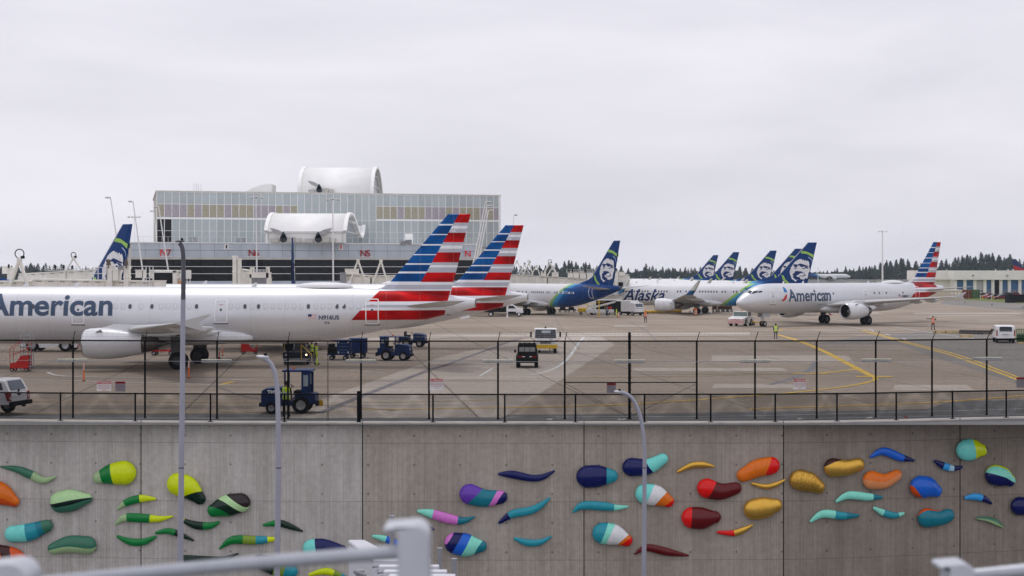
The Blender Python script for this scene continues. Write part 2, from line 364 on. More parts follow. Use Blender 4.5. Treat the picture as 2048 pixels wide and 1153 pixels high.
# ------------------------------------------------------------------ retaining wall
def wall_mat(lo=(.44, .385, .325), hi=(.55, .495, .43)):
    m = bpy.data.materials.new('ribbed_concrete'); m.use_nodes = True; nt = m.node_tree; N = nt.nodes; L = nt.links; b = N['Principled BSDF']
    b.inputs['Roughness'].default_value = .9; b.inputs['Specular IOR Level'].default_value = .15
    uv = N.new('ShaderNodeUVMap'); uv.uv_map = 'UVMap'
    oi = N.new('ShaderNodeObjectInfo')
    def mapping(sx, sy):
        q = N.new('ShaderNodeMapping'); q.inputs['Scale'].default_value = (sx, sy, 1); L.new(uv.outputs[0], q.inputs[0]); return q.outputs[0]
    def noise(v, s, d=6, r=.6):
        n = N.new('ShaderNodeTexNoise'); n.inputs['Scale'].default_value = s; n.inputs['Detail'].default_value = d; n.inputs['Roughness'].default_value = r; L.new(v, n.inputs['Vector']); return n.outputs[0]
    def ramp(v, p0, c0, p1, c1):
        r = N.new('ShaderNodeValToRGB'); r.color_ramp.elements[0].position = p0; r.color_ramp.elements[1].position = p1
        r.color_ramp.elements[0].color = tuple(c0)+(1,); r.color_ramp.elements[1].color = tuple(c1)+(1,); L.new(v, r.inputs[0]); return r.outputs[0]
    def mul(a, c, f=1.0):
        x = N.new('ShaderNodeMix'); x.data_type = 'RGBA'; x.blend_type = 'MULTIPLY'; x.inputs[0].default_value = f; L.new(a, x.inputs[6]); L.new(c, x.inputs[7]); return x.outputs[2]
    g = lambda v: (v, v, v)
    c = ramp(noise(mapping(1, .6), .35, 6), .3, lo, .7, hi)
    c = mul(c, ramp(noise(mapping(14, .10), 1.0, 4, .6), .32, g(.86), .66, g(1.07)), 1)      # vertical board / rain streaks
    c = mul(c, ramp(noise(mapping(2.2, .12), 1.0, 6, .7), .35, (.84, .83, .82), .65, g(1.06)), .8)
    c = mul(c, ramp(noise(mapping(3, 3), 1.1, 9, .75), .3, g(.78), .7, g(1.12)), .9)
    br = N.new('ShaderNodeTexBrick'); br.offset = 0; br.inputs['Scale'].default_value = 1; br.inputs['Brick Width'].default_value = 60; br.inputs['Row Height'].default_value = 2.85
    br.inputs['Mortar Size'].default_value = .022; br.inputs['Mortar Smooth'].default_value = .6; br.inputs['Color1'].default_value = (1, 1, 1, 1); br.inputs['Color2'].default_value = (.95, .95, .95, 1); br.inputs['Mortar'].default_value = (.66, .65, .64, 1)
    q = N.new('ShaderNodeMapping'); q.inputs['Location'].default_value = (30, .95, 0); L.new(uv.outputs[0], q.inputs[0]); L.new(q.outputs[0], br.inputs['Vector'])
    c = mul(c, br.outputs[0])
    # form-tie holes
    vx = N.new('ShaderNodeVectorMath'); vx.operation = 'WRAP'; vx.inputs[1].default_value = (2.25, 1.42, 1); vx.inputs[2].default_value = (0, 0, 0)
    jit = N.new('ShaderNodeVectorMath'); jit.operation = 'ADD'; L.new(q.outputs[0], jit.inputs[0]); jit.inputs[1].default_value = (0, .35, 0); L.new(jit.outputs[0], vx.inputs[0])
    ds = N.new('ShaderNodeVectorMath'); ds.operation = 'DISTANCE'; ds.inputs[1].default_value = (1.12, .71, 0); L.new(vx.outputs[0], ds.inputs[0])
    c = mul(c, ramp(ds.outputs['Value'], .035, g(.42), .075, g(1)), .85)
    # each panel poured on its own day
    L.new(c, b.inputs['Base Color'])
    wv = N.new('ShaderNodeTexWave'); wv.bands_direction = 'X'; wv.inputs['Scale'].default_value = 2.1; wv.inputs['Distortion'].default_value = .6; wv.inputs['Detail'].default_value = 2; L.new(uv.outputs[0], wv.inputs['Vector'])
    bp = N.new('ShaderNodeBump'); bp.inputs['Strength'].default_value = .55; bp.inputs['Distance'].default_value = .02; L.new(wv.outputs[0], bp.inputs['Height']); L.new(bp.outputs[0], b.inputs['Normal'])
    return m
M_wall = wall_mat(); M_wall2 = wall_mat((.56, .52, .475), (.70, .66, .61)); M_wall3 = wall_mat((.40, .345, .285), (.51, .445, .38)); M_wall4 = wall_mat((.30, .255, .21), (.40, .345, .295))
M_cope = mat('coping_concrete', (.46, .43, .39), .8, 0, .15, 1.5, bump=.3)
M_joint = mat('joint_sealant', (.05, .045, .04), .9)
wall = thing('retaining_wall', 'long ribbed grey concrete retaining wall carrying the coloured pods', 'wall', WL(1024, 1, -9))
jx = [-420, -161, 282, 725, 1168, 1567, 1920, 2260, 2500]
TOPZ = .06
_arc = {}
def arc(px):
    k = round(px, 1)
    if k not in _arc:
        d = 0; n = 40
        a = WL(0)
        for i in range(1, n+1):
            b = WL(px*i/n); d += (b-a).length*(1 if px > 0 else -1); a = b
        _arc[k] = d
    return _arc[k]
off = -Vector(wall.location)
for a, b in zip(jx[:-1], jx[1:]):
    n = 10; xs = [a+(b-a)*i/n for i in range(n+1)]
    xs[0] += 1.0; xs[-1] -= 1.0
    vs = []; uvs = []
    for x in xs:
        p = WL(x); 
        for z in (-9, TOPZ-.16): vs.append(p+off+Vector((0, 0, z))); uvs.append((arc(x), z))
    for x in xs:
        p = WL(x, 1.008)
        for z in (-9, TOPZ-.16): vs.append(p+off+Vector((0, 0, z))); uvs.append((arc(x), z))
    m2 = 2*(n+1); fs = []
    for i in range(n): fs += [(2*i, 2*i+2, 2*i+3, 2*i+1), (m2+2*i, m2+2*i+1, m2+2*i+3, m2+2*i+2)]
    fs += [(0, 1, m2+1, m2), (2*n, m2+2*n, m2+2*n+1, 2*n+1)]
    mb = MB(); mb.add(vs, fs); o = mb.build('wall_panel', M_wall2 if b <= 725 else (M_wall if b == 1168 else (M_wall3 if b == 1567 else M_wall4)), wall)
    ul = o.data.uv_layers.new(name='UVMap')
    for lp in o.data.loops: ul.data[lp.index].uv = uvs[lp.vertex_index]
    # coping on this panel
    mb = MB(); sec = [(.9988, TOPZ-.16), (.9988, TOPZ-.02), (.9993, TOPZ), (1.010, TOPZ), (1.010, TOPZ-.16)]
    mb.loft([[WL(x, k, z)+off for k, z in sec] for x in xs], 0, True, True, False); mb.build('coping', M_cope, wall)
mb = MB()
for a, b in zip(jx[:-1], jx[1:]):
    mb.loft([[WL(x, k, z)+off for k, z in ((1.002, -9), (1.002, TOPZ-.05), (1.006, TOPZ-.05), (1.006, -9))] for x in (b-1.6, b+1.6)], 0, True, True, False)
mb.build('joint_filler', M_joint, wall)
# ------------------------------------------------------------------ fences
def post_line(pxl, px, k): return WL(px, k)
def fence_mesh(p0, p1, z0, z1, name, parent, pitch=.07, r=.0048):
    """two crossing families of round wires, clipped to the bay"""
    d = Vector((p1.x-p0.x, p1.y-p0.y, 0)); w_ = d.length; d /= w_; n = Vector((d.y, -d.x, 0)); h = z1-z0
    mb = MB()
    for s_, offn in ((1, .003), (-1, -.003)):
        k = -int(h/pitch)-1
        while k*pitch < w_+h:
            u0 = k*pitch
            # line: u = u0 + s*(z) (s=1) or u = u0 - z
            if s_ > 0: a0, a1 = max(0, u0), min(w_, u0+h); za, zb = a0-u0, a1-u0
            else: a0, a1 = min(w_, u0), max(0, u0-h); za, zb = u0-a0, u0-a1
            if (a1-a0)*s_ > .01 and zb > za:
                mb.cyl(p0+d*a0+n*offn+Vector((0, 0, z0+za)), p0+d*a1+n*offn+Vector((0, 0, z0+zb)), r, n=3, caps=False)
            k += 1
    return mb.build(name, M_black, parent)
KT = 1.032
tall = [-300, -160, -10, 146, 290, 434, 576, 722, 858, 996, 1129.5, 1259, 1393.5, 1510, 1633.5, 1751.5, 1864, 1973.5, 2080, 2190, 2300, 2405]
tf = thing('security_fence', 'tall black chain link security fence with barbed wire along the apron edge', 'fence', WL(1024, KT))
off = -Vector(tf.location)
TZ = 3.93
for i, px in enumerate(tall):
    p = WL(px, KT)+off; thick = px == 1259
    mb = MB(); r = .07 if thick else .048; top = 4.35 if thick else TZ
    mb.cyl(p, p+Vector((0, 0, top)), r, n=12)
    mb.cyl(p+Vector((0, 0, top)), p+Vector((0, 0, top+.03)), r*1.15, r*.5, n=12)
    mb.cyl(p, p+Vector((0, 0, .06)), r*1.6, r*1.2, n=12)
    if thick:
        for j in range(14): mb.box(p+Vector((0, -.07, .3+.3*j)), (.2, .03, .03))
    mb.build('post', M_black, tf)
    lean = cinterp([(0, .02), (700, .06), (1100, .12), (1500, .2), (2048, .33)], px)[0]
    if not thick:
        mb = MB(); mb.tube([p+Vector((0, 0, TZ-.05)), p+Vector((lean*.2, .05, TZ+.08)), p+Vector((lean, .28, TZ+.45))], .02, 6); mb.build('barb_arm', M_black, tf)
for i in range(len(tall)-1):
    p0, p1 = WL(tall[i], KT)+off, WL(tall[i+1], KT)+off
    fence_mesh(p0, p1, .05, TZ-.02, 'chain_link_mesh', tf)
    mb = MB(); mb.cyl(p0+Vector((0, 0, TZ)), p1+Vector((0, 0, TZ)), .036, n=8); mb.build('top_rail', M_black, tf)
    l0 = cinterp([(0, .02), (700, .06), (1100, .12), (1500, .2), (2048, .33)], tall[i])[0]; l1 = cinterp([(0, .02), (700, .06), (1100, .12), (1500, .2), (2048, .33)], tall[i+1])[0]
    for t in (.4, .7, 1.0):
        q0 = p0+Vector((l0*t, .28*t, TZ+.05+.4*t)); q1 = p1+Vector((l1*t, .28*t, TZ+.05+.4*t))
        mb = MB(); mb.cyl(q0, q1, .004, n=4)
        nb = 14
        for k in range(nb):
            c = q0.lerp(q1, (k+.5)/nb); mb.cyl(c+Vector((-.02, 0, -.03)), c+Vector((.02, 0, .03)), .003, n=3); mb.cyl(c+Vector((.02, 0, -.03)), c+Vector((-.02, 0, .03)), .003, n=3)
        mb.build('barbed_wire', M_grey, tf)
    mb = MB(); mb.cyl(p0+Vector((0, -.05, 2.9)), p1+Vector((0, -.05, 2.9)), .012, n=5); mb.build('sensor_cable', M_grey, tf)
M_tube = mat('pale_tube', (.62, .62, .5), .5)
for px in (146, 434, 722, 996, 1259, 1510, 1751.5, 1973.5):
    p = WL(px, KT)+off+Vector((0, -.12, 2.98)); mb = MB()
    for dz in (0, .11): mb.cyl(p+Vector((-.76, 0, -dz)), p+Vector((.76, 0, -dz)), .032, n=8, mi=1 if dz else 0)
    for dx in (-.5, 0, .5): mb.box(p+Vector((dx, .03, -.05)), (.05, .05, .2), 1)
    mb.build('sensor_tube', [M_tube, M_grey], tf)
# braced bays either side of the thick terminal post
for a, b in ((1129.5, 1259), (1393.5, 1259)):
    p0, p1 = WL(a, KT)+off, WL(b, KT)+off; mb = MB(); mb.cyl(p0+Vector((0, -.02, 1.85)), p1+Vector((0, -.02, 1.85)), .026, n=8); mb.build('brace_rail', M_black, tf)
    mb = MB(); mb.cyl(p0+Vector((0, -.02, 1.8)), p1+Vector((0, -.02, .12)), .009, n=5); mb.build('truss_rod', M_black, tf)
# low guard fence on the coping
low = [-330, -180, -30, 121, 270.5, 421, 569, 717.5, 866, 1009.5, 1151, 1289, 1421.5, 1550.5, 1674, 1792.5, 1905, 2012.5, 2120, 2225, 2325, 2420]
lf = thing('guard_fence', 'low black chain link guard fence standing on the wall coping', 'fence', WL(1024, 1.003))
off = -Vector(lf.location); LZ = 1.40
for px in low:
    p = WL(px, 1.003)+off+Vector((0, 0, TOPZ)); thick = px == 717.5
    mb = MB(); r = .09 if thick else .042
    mb.cyl(p, p+Vector((0, 0, (LZ+.12) if thick else LZ)), r, n=12); mb.box(p+Vector((0, 0, .012)), (.24, .16, .02)); mb.build('post', M_black, lf)
for a, b in zip(low[:-1], low[1:]):
    p0, p1 = WL(a, 1.003)+off, WL(b, 1.003)+off
    fence_mesh(p0, p1, TOPZ+.06, LZ, 'chain_link_mesh', lf, .07)
    mb = MB(); mb.cyl(p0+Vector((0, 0, LZ+.02)), p1+Vector((0, 0, LZ+.02)), .035, n=8); mb.build('top_rail', M_black, lf)
# ------------------------------------------------------------------ fence signs
M_sign = mat('white_sign', (.72, .7, .68), .5); M_signr = mat('sign_red', (.5, .02, .03), .5); M_signt = mat('sign_text', (.45, .12, .12), .6)
def fence_sign(px, py, w_, h_, label, kind, pid):
    p = P(px, py, ZW(px)*KT-.06); t = thing('warning_sign', label, 'sign', p, group='signs wired to the tall fence'); s = ZW(px)*KT/F; w_ *= s; h_ *= s
    if kind == 'front':
        mb = MB(); mb.bx(-w_/2, w_/2, 0, .004, -h_/2, h_/2); mb.build('sign_plate', M_sign, t)
        mb = MB(); mb.bx(-w_/2, w_/2, -.004, -.001, h_/2-.13, h_/2); mb.build('sign_header', M_signr, t)
        text_obj('sign_lettering', 'NO TRESPASSING', .1, M_sign, t, basis((0, -.008, h_/2-.1), (1, 0, 0), (0, 0, 1)), .002, xs=.9)
        for k, ln in enumerate(('AIRPORT SECURITY AREA', 'AUTHORIZED PERSONNEL', 'ONLY BEYOND THIS', 'POINT')):
            text_obj('sign_lettering', ln, .055, M_signt, t, basis((0, -.006, h_/2-.22-.085*k), (1, 0, 0), (0, 0, 1)))
    else:
        mb = MB(); mb.bx(-w_/2, w_/2, .16, .164, -h_/2, h_/2)
        mb.build('sign_plate', mat('weathered_sign', (.5, .44, .48), .6, 0, .1), t)
        mb = MB(); mb.bx(-w_/2, w_/2, .150, .158, h_/2-.1, h_/2-.0); mb.build('sign_header', M_signr, t)
fence_sign(208, 773, 29, 19, 'white no trespassing sign on the fence left of the tallest lamp post', 'front', 0)
fence_sign(239, 774, 20, 20, 'faded purplish sign behind the mesh beside the leftmost white sign', 'back', 0)
fence_sign(873, 770, 27, 23, 'white no trespassing sign on the fence right of the blue tug', 'front', 0)
fence_sign(1223, 777, 18, 20, 'faded sign behind the mesh above the curved lamp head', 'back', 0)
fence_sign(1599, 769, 25, 20, 'white no trespassing sign in front of the yellow taxi line curve', 'front', 0)
fence_sign(2046, 766, 22, 21, 'faded sign at the right hand end of the tall fence', 'back', 0)
# scraps of litter on the wall top
rl = random.Random(3)
for px, c, lb in ((1096, M_sign, 'white plastic scrap behind the low fence, left of the slim curved lamp'), (1242, M_sign, 'crumpled white paper at the foot of the thick fence post'), (1813, M_red, 'small red wrapper on the ground behind the low fence'), (1738, M_sign, 'pale paper scrap near the red wrapper'), (1601, M_sign, 'white scrap behind the low fence below the warning sign')):
    p = WL(px, 1.02, .03); mb = MB()
    for k in range(4):
        a = rl.random()*3; mb.add([p+Vector((rl.uniform(-.25, .25), rl.uniform(-.1, .1), rl.uniform(0, .1))) for _ in range(4)], [(0, 1, 2), (1, 2, 3), (0, 2, 3)])
    tag(mb.build('litter', c), lb, 'litter', 'litter along the wall top')
# ------------------------------------------------------------------ coloured pods on the wall
def srgb(r, g, b):
    f = lambda v: ((v/255)/12.92 if v/255 <= .04045 else (((v/255)+.055)/1.055)**2.4)
    return (f(r), f(g), f(b))
PC = dict(dk=srgb(8, 44, 28), gr=srgb(0, 108, 45), sg=srgb(142, 168, 122), lm=srgb(185, 215, 0), jd=srgb(48, 100, 78), ps=srgb(160, 195, 140), bk=srgb(46, 34, 36), aq=srgb(105, 195, 185),
          tl=srgb(12, 105, 120), tb=srgb(30, 130, 145), bl=srgb(20, 85, 180), nv=srgb(8, 20, 95), ru=srgb(190, 70, 12), or_=srgb(232, 98, 10), pe=srgb(222, 128, 80), rd=srgb(205, 10, 8),
          dr=srgb(105, 6, 12), br=srgb(70, 26, 22), wh=srgb(205, 232, 225), mt=srgb(120, 205, 180), pu=srgb(88, 50, 150), pk=srgb(190, 105, 180), sk=srgb(45, 140, 205), gd=(.86, .50, .08), ol=srgb(110, 135, 40), pw=srgb(150, 185, 225), xd=srgb(4, 30, 24))
for _k in PC:
    if _k not in ('nv', 'bk', 'xd', 'dk', 'br', 'dr', 'gd'): PC[_k] = tuple(min(.92, c*1.6) for c in PC[_k])
def pod_mat(name, bands, a, b, gold=False, speckle=False):
    m = bpy.data.materials.new(name); m.use_nodes = True; nt = m.node_tree; N = nt.nodes; L = nt.links; s = N['Principled BSDF']
    s.inputs['Roughness'].default_value = .2; s.inputs['Specular IOR Level'].default_value = .4
    uv = N.new('ShaderNodeUVMap'); uv.uv_map = 'UVMap'; sp = N.new('ShaderNodeSeparateXYZ'); L.new(uv.outputs[0], sp.inputs[0])
    m1 = N.new('ShaderNodeMath'); m1.operation = 'MULTIPLY'; m1.inputs[1].default_value = a; L.new(sp.outputs[0], m1.inputs[0])
    if a >= .5 and b:
        m3 = N.new('ShaderNodeMath'); m3.operation = 'ADD'; m3.inputs[1].default_value = -b*.5; L.new(m1.outputs[0], m3.inputs[0]); m1 = m3
    m2 = N.new('ShaderNodeMath'); m2.operation = 'MULTIPLY_ADD'; m2.inputs[1].default_value = b; L.new(sp.outputs[1], m2.inputs[0]); L.new(m1.outputs[0], m2.inputs[2])
    r = N.new('ShaderNodeValToRGB'); r.color_ramp.interpolation = 'CONSTANT'; e = r.color_ramp.elements
    while len(e) > 1: e.remove(e[-1])
    g = N.new('ShaderNodeValToRGB'); g.color_ramp.interpolation = 'CONSTANT'; ge = g.color_ramp.elements
    while len(ge) > 1: ge.remove(ge[-1])
    pos = 0
    for k, (t, c) in enumerate(bands):
        el = e[0] if k == 0 else e.new(pos); el.position = pos; el.color = PC[c]+(1,)
        el = ge[0] if k == 0 else ge.new(pos); el.position = pos; v = 1.0 if c == 'gd' else 0.0; el.color = (v, v, v, 1)
        pos = t
    L.new(m2.outputs[0], r.inputs[0]); L.new(m2.outputs[0], g.inputs[0])
    tc = N.new('ShaderNodeTexCoord'); n = N.new('ShaderNodeTexNoise'); n.inputs['Scale'].default_value = 14 if speckle else 5; n.inputs['Detail'].default_value = 5; L.new(tc.outputs['Object'], n.inputs['Vector'])
    rr = N.new('ShaderNodeValToRGB'); rr.color_ramp.elements[0].position = .35; rr.color_ramp.elements[0].color = (.55, .5, .45, 1) if speckle else (.92, .92, .92, 1); rr.color_ramp.elements[1].position = .6; rr.color_ramp.elements[1].color = (1, 1, 1, 1); L.new(n.outputs[0], rr.inputs[0])
    mm = N.new('ShaderNodeMix'); mm.data_type = 'RGBA'; mm.blend_type = 'MULTIPLY'; mm.inputs[0].default_value = 1; L.new(r.outputs[0], mm.inputs[6]); L.new(rr.outputs[0], mm.inputs[7]); L.new(mm.outputs[2], s.inputs['Base Color'])
    mt_ = N.new('ShaderNodeMath'); mt_.operation = 'MULTIPLY'; mt_.inputs[1].default_value = .75; L.new(g.outputs[0], mt_.inputs[0]); L.new(mt_.outputs[0], s.inputs['Metallic'])
    if gold or speckle:
        bp = N.new('ShaderNodeBump'); bp.inputs['Strength'].default_value = .35 if speckle else .2; bp.inputs['Distance'].default_value = .03; L.new(n.outputs[0], bp.inputs['Height']); L.new(bp.outputs[0], s.inputs['Normal']); s.inputs['Roughness'].default_value = .38
    return m
def pod(pts, bands, label, a=1.0, b=0.0, **kw):
    px0 = sum(p[0] for p in pts)/len(pts); sc_ = ZW(px0)/F
    if max(p[2] for p in pts) > 17:          # blunt eggs: keep the narrow end convex
        pts = [list(p) for p in pts]
        for e, q in ((0, 1), (-1, -2)):
            if pts[e][2] < 14:
                d = math.hypot(pts[e][0]-pts[q][0], pts[e][1]-pts[q][1]); f = min(.3, .16*pts[e][2]/d); nr = pts[e][2]*1.13
                pts[e][0] += (pts[q][0]-pts[e][0])*f; pts[e][1] += (pts[q][1]-pts[e][1])*f; pts[e][2] = nr
    # centripetal-ish resample of the spine
    K = 9; sp = []
    for i in range(len(pts)-1):
        p = [pts[max(i-1, 0)], pts[i], pts[i+1], pts[min(i+2, len(pts)-1)]]
        for k in range(K):
            t = k/K; sp.append([.5*((2*p[1][c])+(-p[0][c]+p[2][c])*t+(2*p[0][c]-5*p[1][c]+4*p[2][c]-p[3][c])*t*t+(-p[0][c]+3*p[1][c]-3*p[2][c]+p[3][c])*t**3) for c in range(3)])
    sp.append(list(pts[-1]))
    # rounded caps: push out by the end radius
    def cap(p, q, r):
        d = math.hypot(p[0]-q[0], p[1]-q[1]) or 1; ux, uy = (p[0]-q[0])/d, (p[1]-q[1])/d
        return [[p[0]+ux*r*math.sin(t), p[1]+uy*r*math.sin(t), r*math.cos(t)] for t in (PI/2*.985, PI*.42, PI*.33, PI*.22, PI*.1)]
    c0 = cap(sp[0], sp[1], max(sp[0][2], 1)); c1 = cap(sp[-1], sp[-2], max(sp[-1][2], 1))
    sp = c0+sp+c1[::-1]
    n = 18; rings = []; uvs = []
    ln = [0]
    for i in range(1, len(sp)): ln.append(ln[-1]+math.hypot(sp[i][0]-sp[i-1][0], sp[i][1]-sp[i-1][1]))
    org = P(px0, sum(p[1] for p in pts)/len(pts), ZW(px0))
    for i, (x, y, r) in enumerate(sp):
        q = sp[min(i+1, len(sp)-1)]; p = sp[max(i-1, 0)]; tx, ty = q[0]-p[0], q[1]-p[1]; l = math.hypot(tx, ty) or 1; tx /= l; ty /= l
        nx, ny = ty, -tx       # 'up' side for a left-to-right spine
        ring = []
        for j in range(n):
            th = 2*PI*j/n; c, s_ = math.cos(th), math.sin(th)
            cc = x+nx*r*c, y+ny*r*c
            dep = r*sc_*(.62*s_ if s_ > 0 else .12*s_)
            w0 = P(cc[0], cc[1], ZW(px0)); slope = ZW(cc[0])-ZW(px0)
            ring.append(w0+Vector((0, slope-.10-r*sc_*.12-dep, 0))-org); uvs.append((ln[i]/ln[-1], .5+.5*c))
        rings.append(ring)
    mb = MB(); mb.loft(rings, 0); 
    for dx in (0,):
        cpt = rings[len(rings)//2]; c = sum(cpt, Vector())/n; mb.cyl(c, c+Vector((0, .5, 0)), .04, n=6)
    o = mb.build('wall_pod', pod_mat('pod_paint', bands, a, b, **kw), None, loc=org)
    ul = o.data.uv_layers.new(name='UVMap'); nu = len(uvs)
    for lp in o.data.loops:
        vi = lp.vertex_index; ul.data[lp.index].uv = uvs[vi] if vi < nu else (.5, .5)
    tag(o, label, 'wall sculpture', 'coloured pods mounted on the concrete wall')
# v runs 0 (lower edge) .. 1 (upper edge) for spines drawn left to right
pod([(2, 934, 2), (35, 939, 7), (62, 949, 9), (88, 960, 7), (113, 953, 2)], [(.57, 'jd'), (1, 'sg')], 'slim dark green and sage pod with upturned right tip at the far left')
pod([(-35, 975, 24), (5, 988, 23), (32, 1003, 10)], [(.42, 'ru'), (1, 'or_')], 'fat rust orange pod cut by the left picture edge above the turquoise bean', 0, 1)
pod([(122, 1004, 22), (148, 1000, 22), (178, 996, 9)], [(.28, 'jd'), (.48, 'xd'), (1, 'ps')], 'egg pod with pale sage top and black and green underside', -.12, 1)
pod([(197, 956, 11), (225, 948, 21), (250, 945, 25)], [(.2, 'sg'), (.46, 'gr'), (1, 'lm')], 'lime yellow egg pod with green middle and sage end beside the first wall joint', 1, 0)
pod([(235, 1019, 2), (254, 1005, 7), (282, 997, 8), (311, 997, 3)], [(.24, 'sg'), (.62, 'gr'), (1, 'lm')], 'short slim arched pod, sage then green then lime tip, crossing the first wall joint')
pod([(231, 1049, 2), (250, 1036, 8), (288, 1036, 9), (320, 1037, 6), (346, 1032, 2)], [(.24, 'sg'), (.62, 'gr'), (1, 'lm')], 'long slim wavy pod with sage end and long lime tip below the short arched one')
pod([(236, 1073, 3), (260, 1083, 7), (288, 1083, 7), (312, 1073, 3)], [(1, 'gr')], 'plain green smile shaped slim pod beside the first wall joint')
pod([(313, 1066, 3), (335, 1062, 6), (357, 1067, 6), (388, 1080, 2)], [(.5, 'gr'), (1, 'dk')], 'slim arched pod half green half dark green, passing behind the tallest lamp post')
pod([(360, 1038, 3), (392, 1050, 8), (420, 1051, 7), (438, 1044, 3)], [(.14, 'lm'), (.6, 'dk'), (1, 'gr')], 'slim sagging dark green pod with green right tip just right of the tallest lamp post')
pod([(357, 968, 23), (378, 976, 23), (402, 998, 11)], [(.66, 'lm'), (1, 'dk')], 'big bright lime pod with a dark green lower right end behind the tallest lamp post', 1, -.25)
pod([(427, 1021, 12), (455, 1011, 22), (482, 1005, 20)], [(.22, 'gr'), (.42, 'dk'), (.56, 'ps'), (.92, 'bk'), (1, 'jd')], 'egg pod striped green, sage and brownish black, right of the lime pod', .75, .35)
pod([(26, 1068, 17), (60, 1064, 18), (98, 1050, 11)], [(.45, 'aq'), (.68, 'tb'), (.8, 'tl'), (1, 'jd')], 'turquoise bean pod turning teal and dark green at its right end, lower left')
pod([(105, 1098, 10), (140, 1088, 17), (178, 1089, 18)], [(.42, 'sg'), (1, 'jd')], 'bean pod in muted jade with a sage lower edge, lower left panel', .15, .85)
pod([(-5, 1104, 16), (30, 1112, 17), (50, 1124, 13)], [(.3, 'or_'), (.55, 'br'), (1, 'ru')], 'rust orange pod with a dark brown stripe in the bottom left corner', 1, .2)
pod([(440, 1097, 2), (466, 1080, 8), (510, 1080, 9), (545, 1078, 5), (560, 1076, 2)], [(.42, 'gr'), (.62, 'ol'), (.8, 'tb'), (1, 'lm')], 'long slim pod, green, olive and teal, left of the near curved lamp')
pod([(370, 1118, 8), (420, 1118, 6), (450, 1117, 5), (476, 1107, 2)], [(1, 'dk')], 'slim all dark green pod with a raised tip just above the foreground handrail')
pod([(529, 1050, 3), (558, 1046, 7), (582, 1053, 6), (605, 1062, 2)], [(.4, 'gr'), (1, 'dk')], 'slim arched green to dark green pod behind the near curved lamp post')
pod([(624, 1096, 18), (648, 1094, 17), (686, 1100, 9)], [(.3, 'aq'), (1, 'nv')], 'egg pod with aqua left end and navy body half hidden by the handrail')
pod([(620, 1149, 3), (650, 1142, 7), (672, 1147, 6), (695, 1156, 3)], [(.62, 'lm'), (.8, 'ol'), (1, 'tb')], 'slim lime pod with olive tip low on the wall left of the white gate')
pod([(520, 1122, 14), (552, 1132, 19), (585, 1142, 12)], [(.5, 'dk'), (.72, 'ol'), (1, 'tb')], 'dark green, lime and teal pod low on the wall behind the near curved lamp')
pod([(747, 1072, 3), (772, 1078, 7), (800, 1089, 6)], [(.45, 'mt'), (1, 'bl')], 'slim mint and blue pod left of the blurred rail post')
pod([(805, 1048, 6), (838, 1050, 8), (866, 1058, 3)], [(.55, 'mt'), (1, 'nv')], 'mint and navy pod tip peeping out behind the blurred rail post')
pod([(837, 1022, 3), (862, 1027, 9), (898, 1037, 10), (925, 1041, 7), (948, 1034, 2)], [(.27, 'mt'), (.7, 'pk'), (1, 'tl')], 'slim pod in mint, pink and teal with an upturned right end')
pod([(940, 988, 21), (968, 996, 18), (1003, 994, 12)], [(.33, 'pu'), (.7, 'tl'), (.84, 'pk'), (1, 'nv')], 'bean pod striped purple, teal, pink and navy', 1, -.22)
pod([(911, 1086, 22), (935, 1090, 23), (963, 1092, 11)], [(.08, 'pk'), (.3, 'nv'), (.52, 'bl'), (.8, 'mt'), (1, 'tl')], 'egg pod striped navy, blue, mint and teal with a pink corner', 1, -.2)
pod([(999, 948, 3), (1025, 949, 8), (1062, 956, 7), (1085, 954, 6), (1108, 942, 2)], [(1, 'nv')], 'slim all navy wavy pod left of the fourth wall joint')
pod([(999, 1045, 3), (1025, 1028, 8), (1060, 1021, 8), (1082, 1010, 6), (1099, 996, 2)], [(.22, 'nv'), (1, 'tb')], 'slim rising teal pod with a navy lower left end')
pod([(1030, 1077, 3), (1055, 1085, 7), (1080, 1084, 6), (1102, 1073, 2)], [(1, 'tb')], 'small all teal smile shaped pod')
pod([(1175, 953, 23), (1198, 952, 22), (1224, 952, 12)], [(.72, 'nv'), (1, 'tb')], 'fat navy egg pod with a teal right end beside the fourth wall joint')
pod([(1263, 934, 19), (1295, 933, 16), (1326, 917, 10)], [(.55, 'nv'), (1, 'aq')], 'bean pod half navy half aqua behind the rightmost curved lamp post', 1, .1)
pod([(1146, 1024, 2), (1165, 1011, 8), (1205, 1012, 9), (1232, 1015, 6), (1255, 1013, 2)], [(.75, 'tb'), (1, 'mt')], 'slim wavy teal pod with a mint right tip crossing the fourth wall joint')
pod([(1291, 987, 21), (1312, 991, 21), (1337, 1003, 11)], [(.35, 'aq'), (.64, 'wh'), (.88, 'or_'), (1, 'rd')], 'aqua, white, orange and red striped egg pod behind the rightmost curved lamp post', 1, -.15)
pod([(1206, 1066, 22), (1228, 1069, 21), (1254, 1081, 11)], [(.28, 'tb'), (.42, 'mt'), (.76, 'wh'), (.84, 'or_'), (1, 'rd')], 'teal, mint, white and red striped egg pod under the wavy teal pod', 1, -.15)
pod([(1270, 1107, 2), (1294, 1095, 7), (1332, 1103, 8), (1376, 1111, 2)], [(1, 'dr')], 'slim dark red pod crossing behind the foot of the rightmost curved lamp')
pod([(1356, 943, 3), (1382, 931, 6), (1405, 929, 6), (1427, 933, 2)], [(1, 'gd')], 'slim arched gold pod above the red bean', gold=True)
pod([(1413, 976, 20), (1440, 983, 17), (1472, 976, 11)], [(.33, 'rd'), (1, 'dr')], 'bean pod with bright red left end and dark red body', 1, -.08)
pod([(1384, 1035, 22), (1405, 1036, 22), (1431, 1034, 11)], [(.24, 'rd'), (1, 'dr')], 'egg pod with bright red left rim and dark red body')
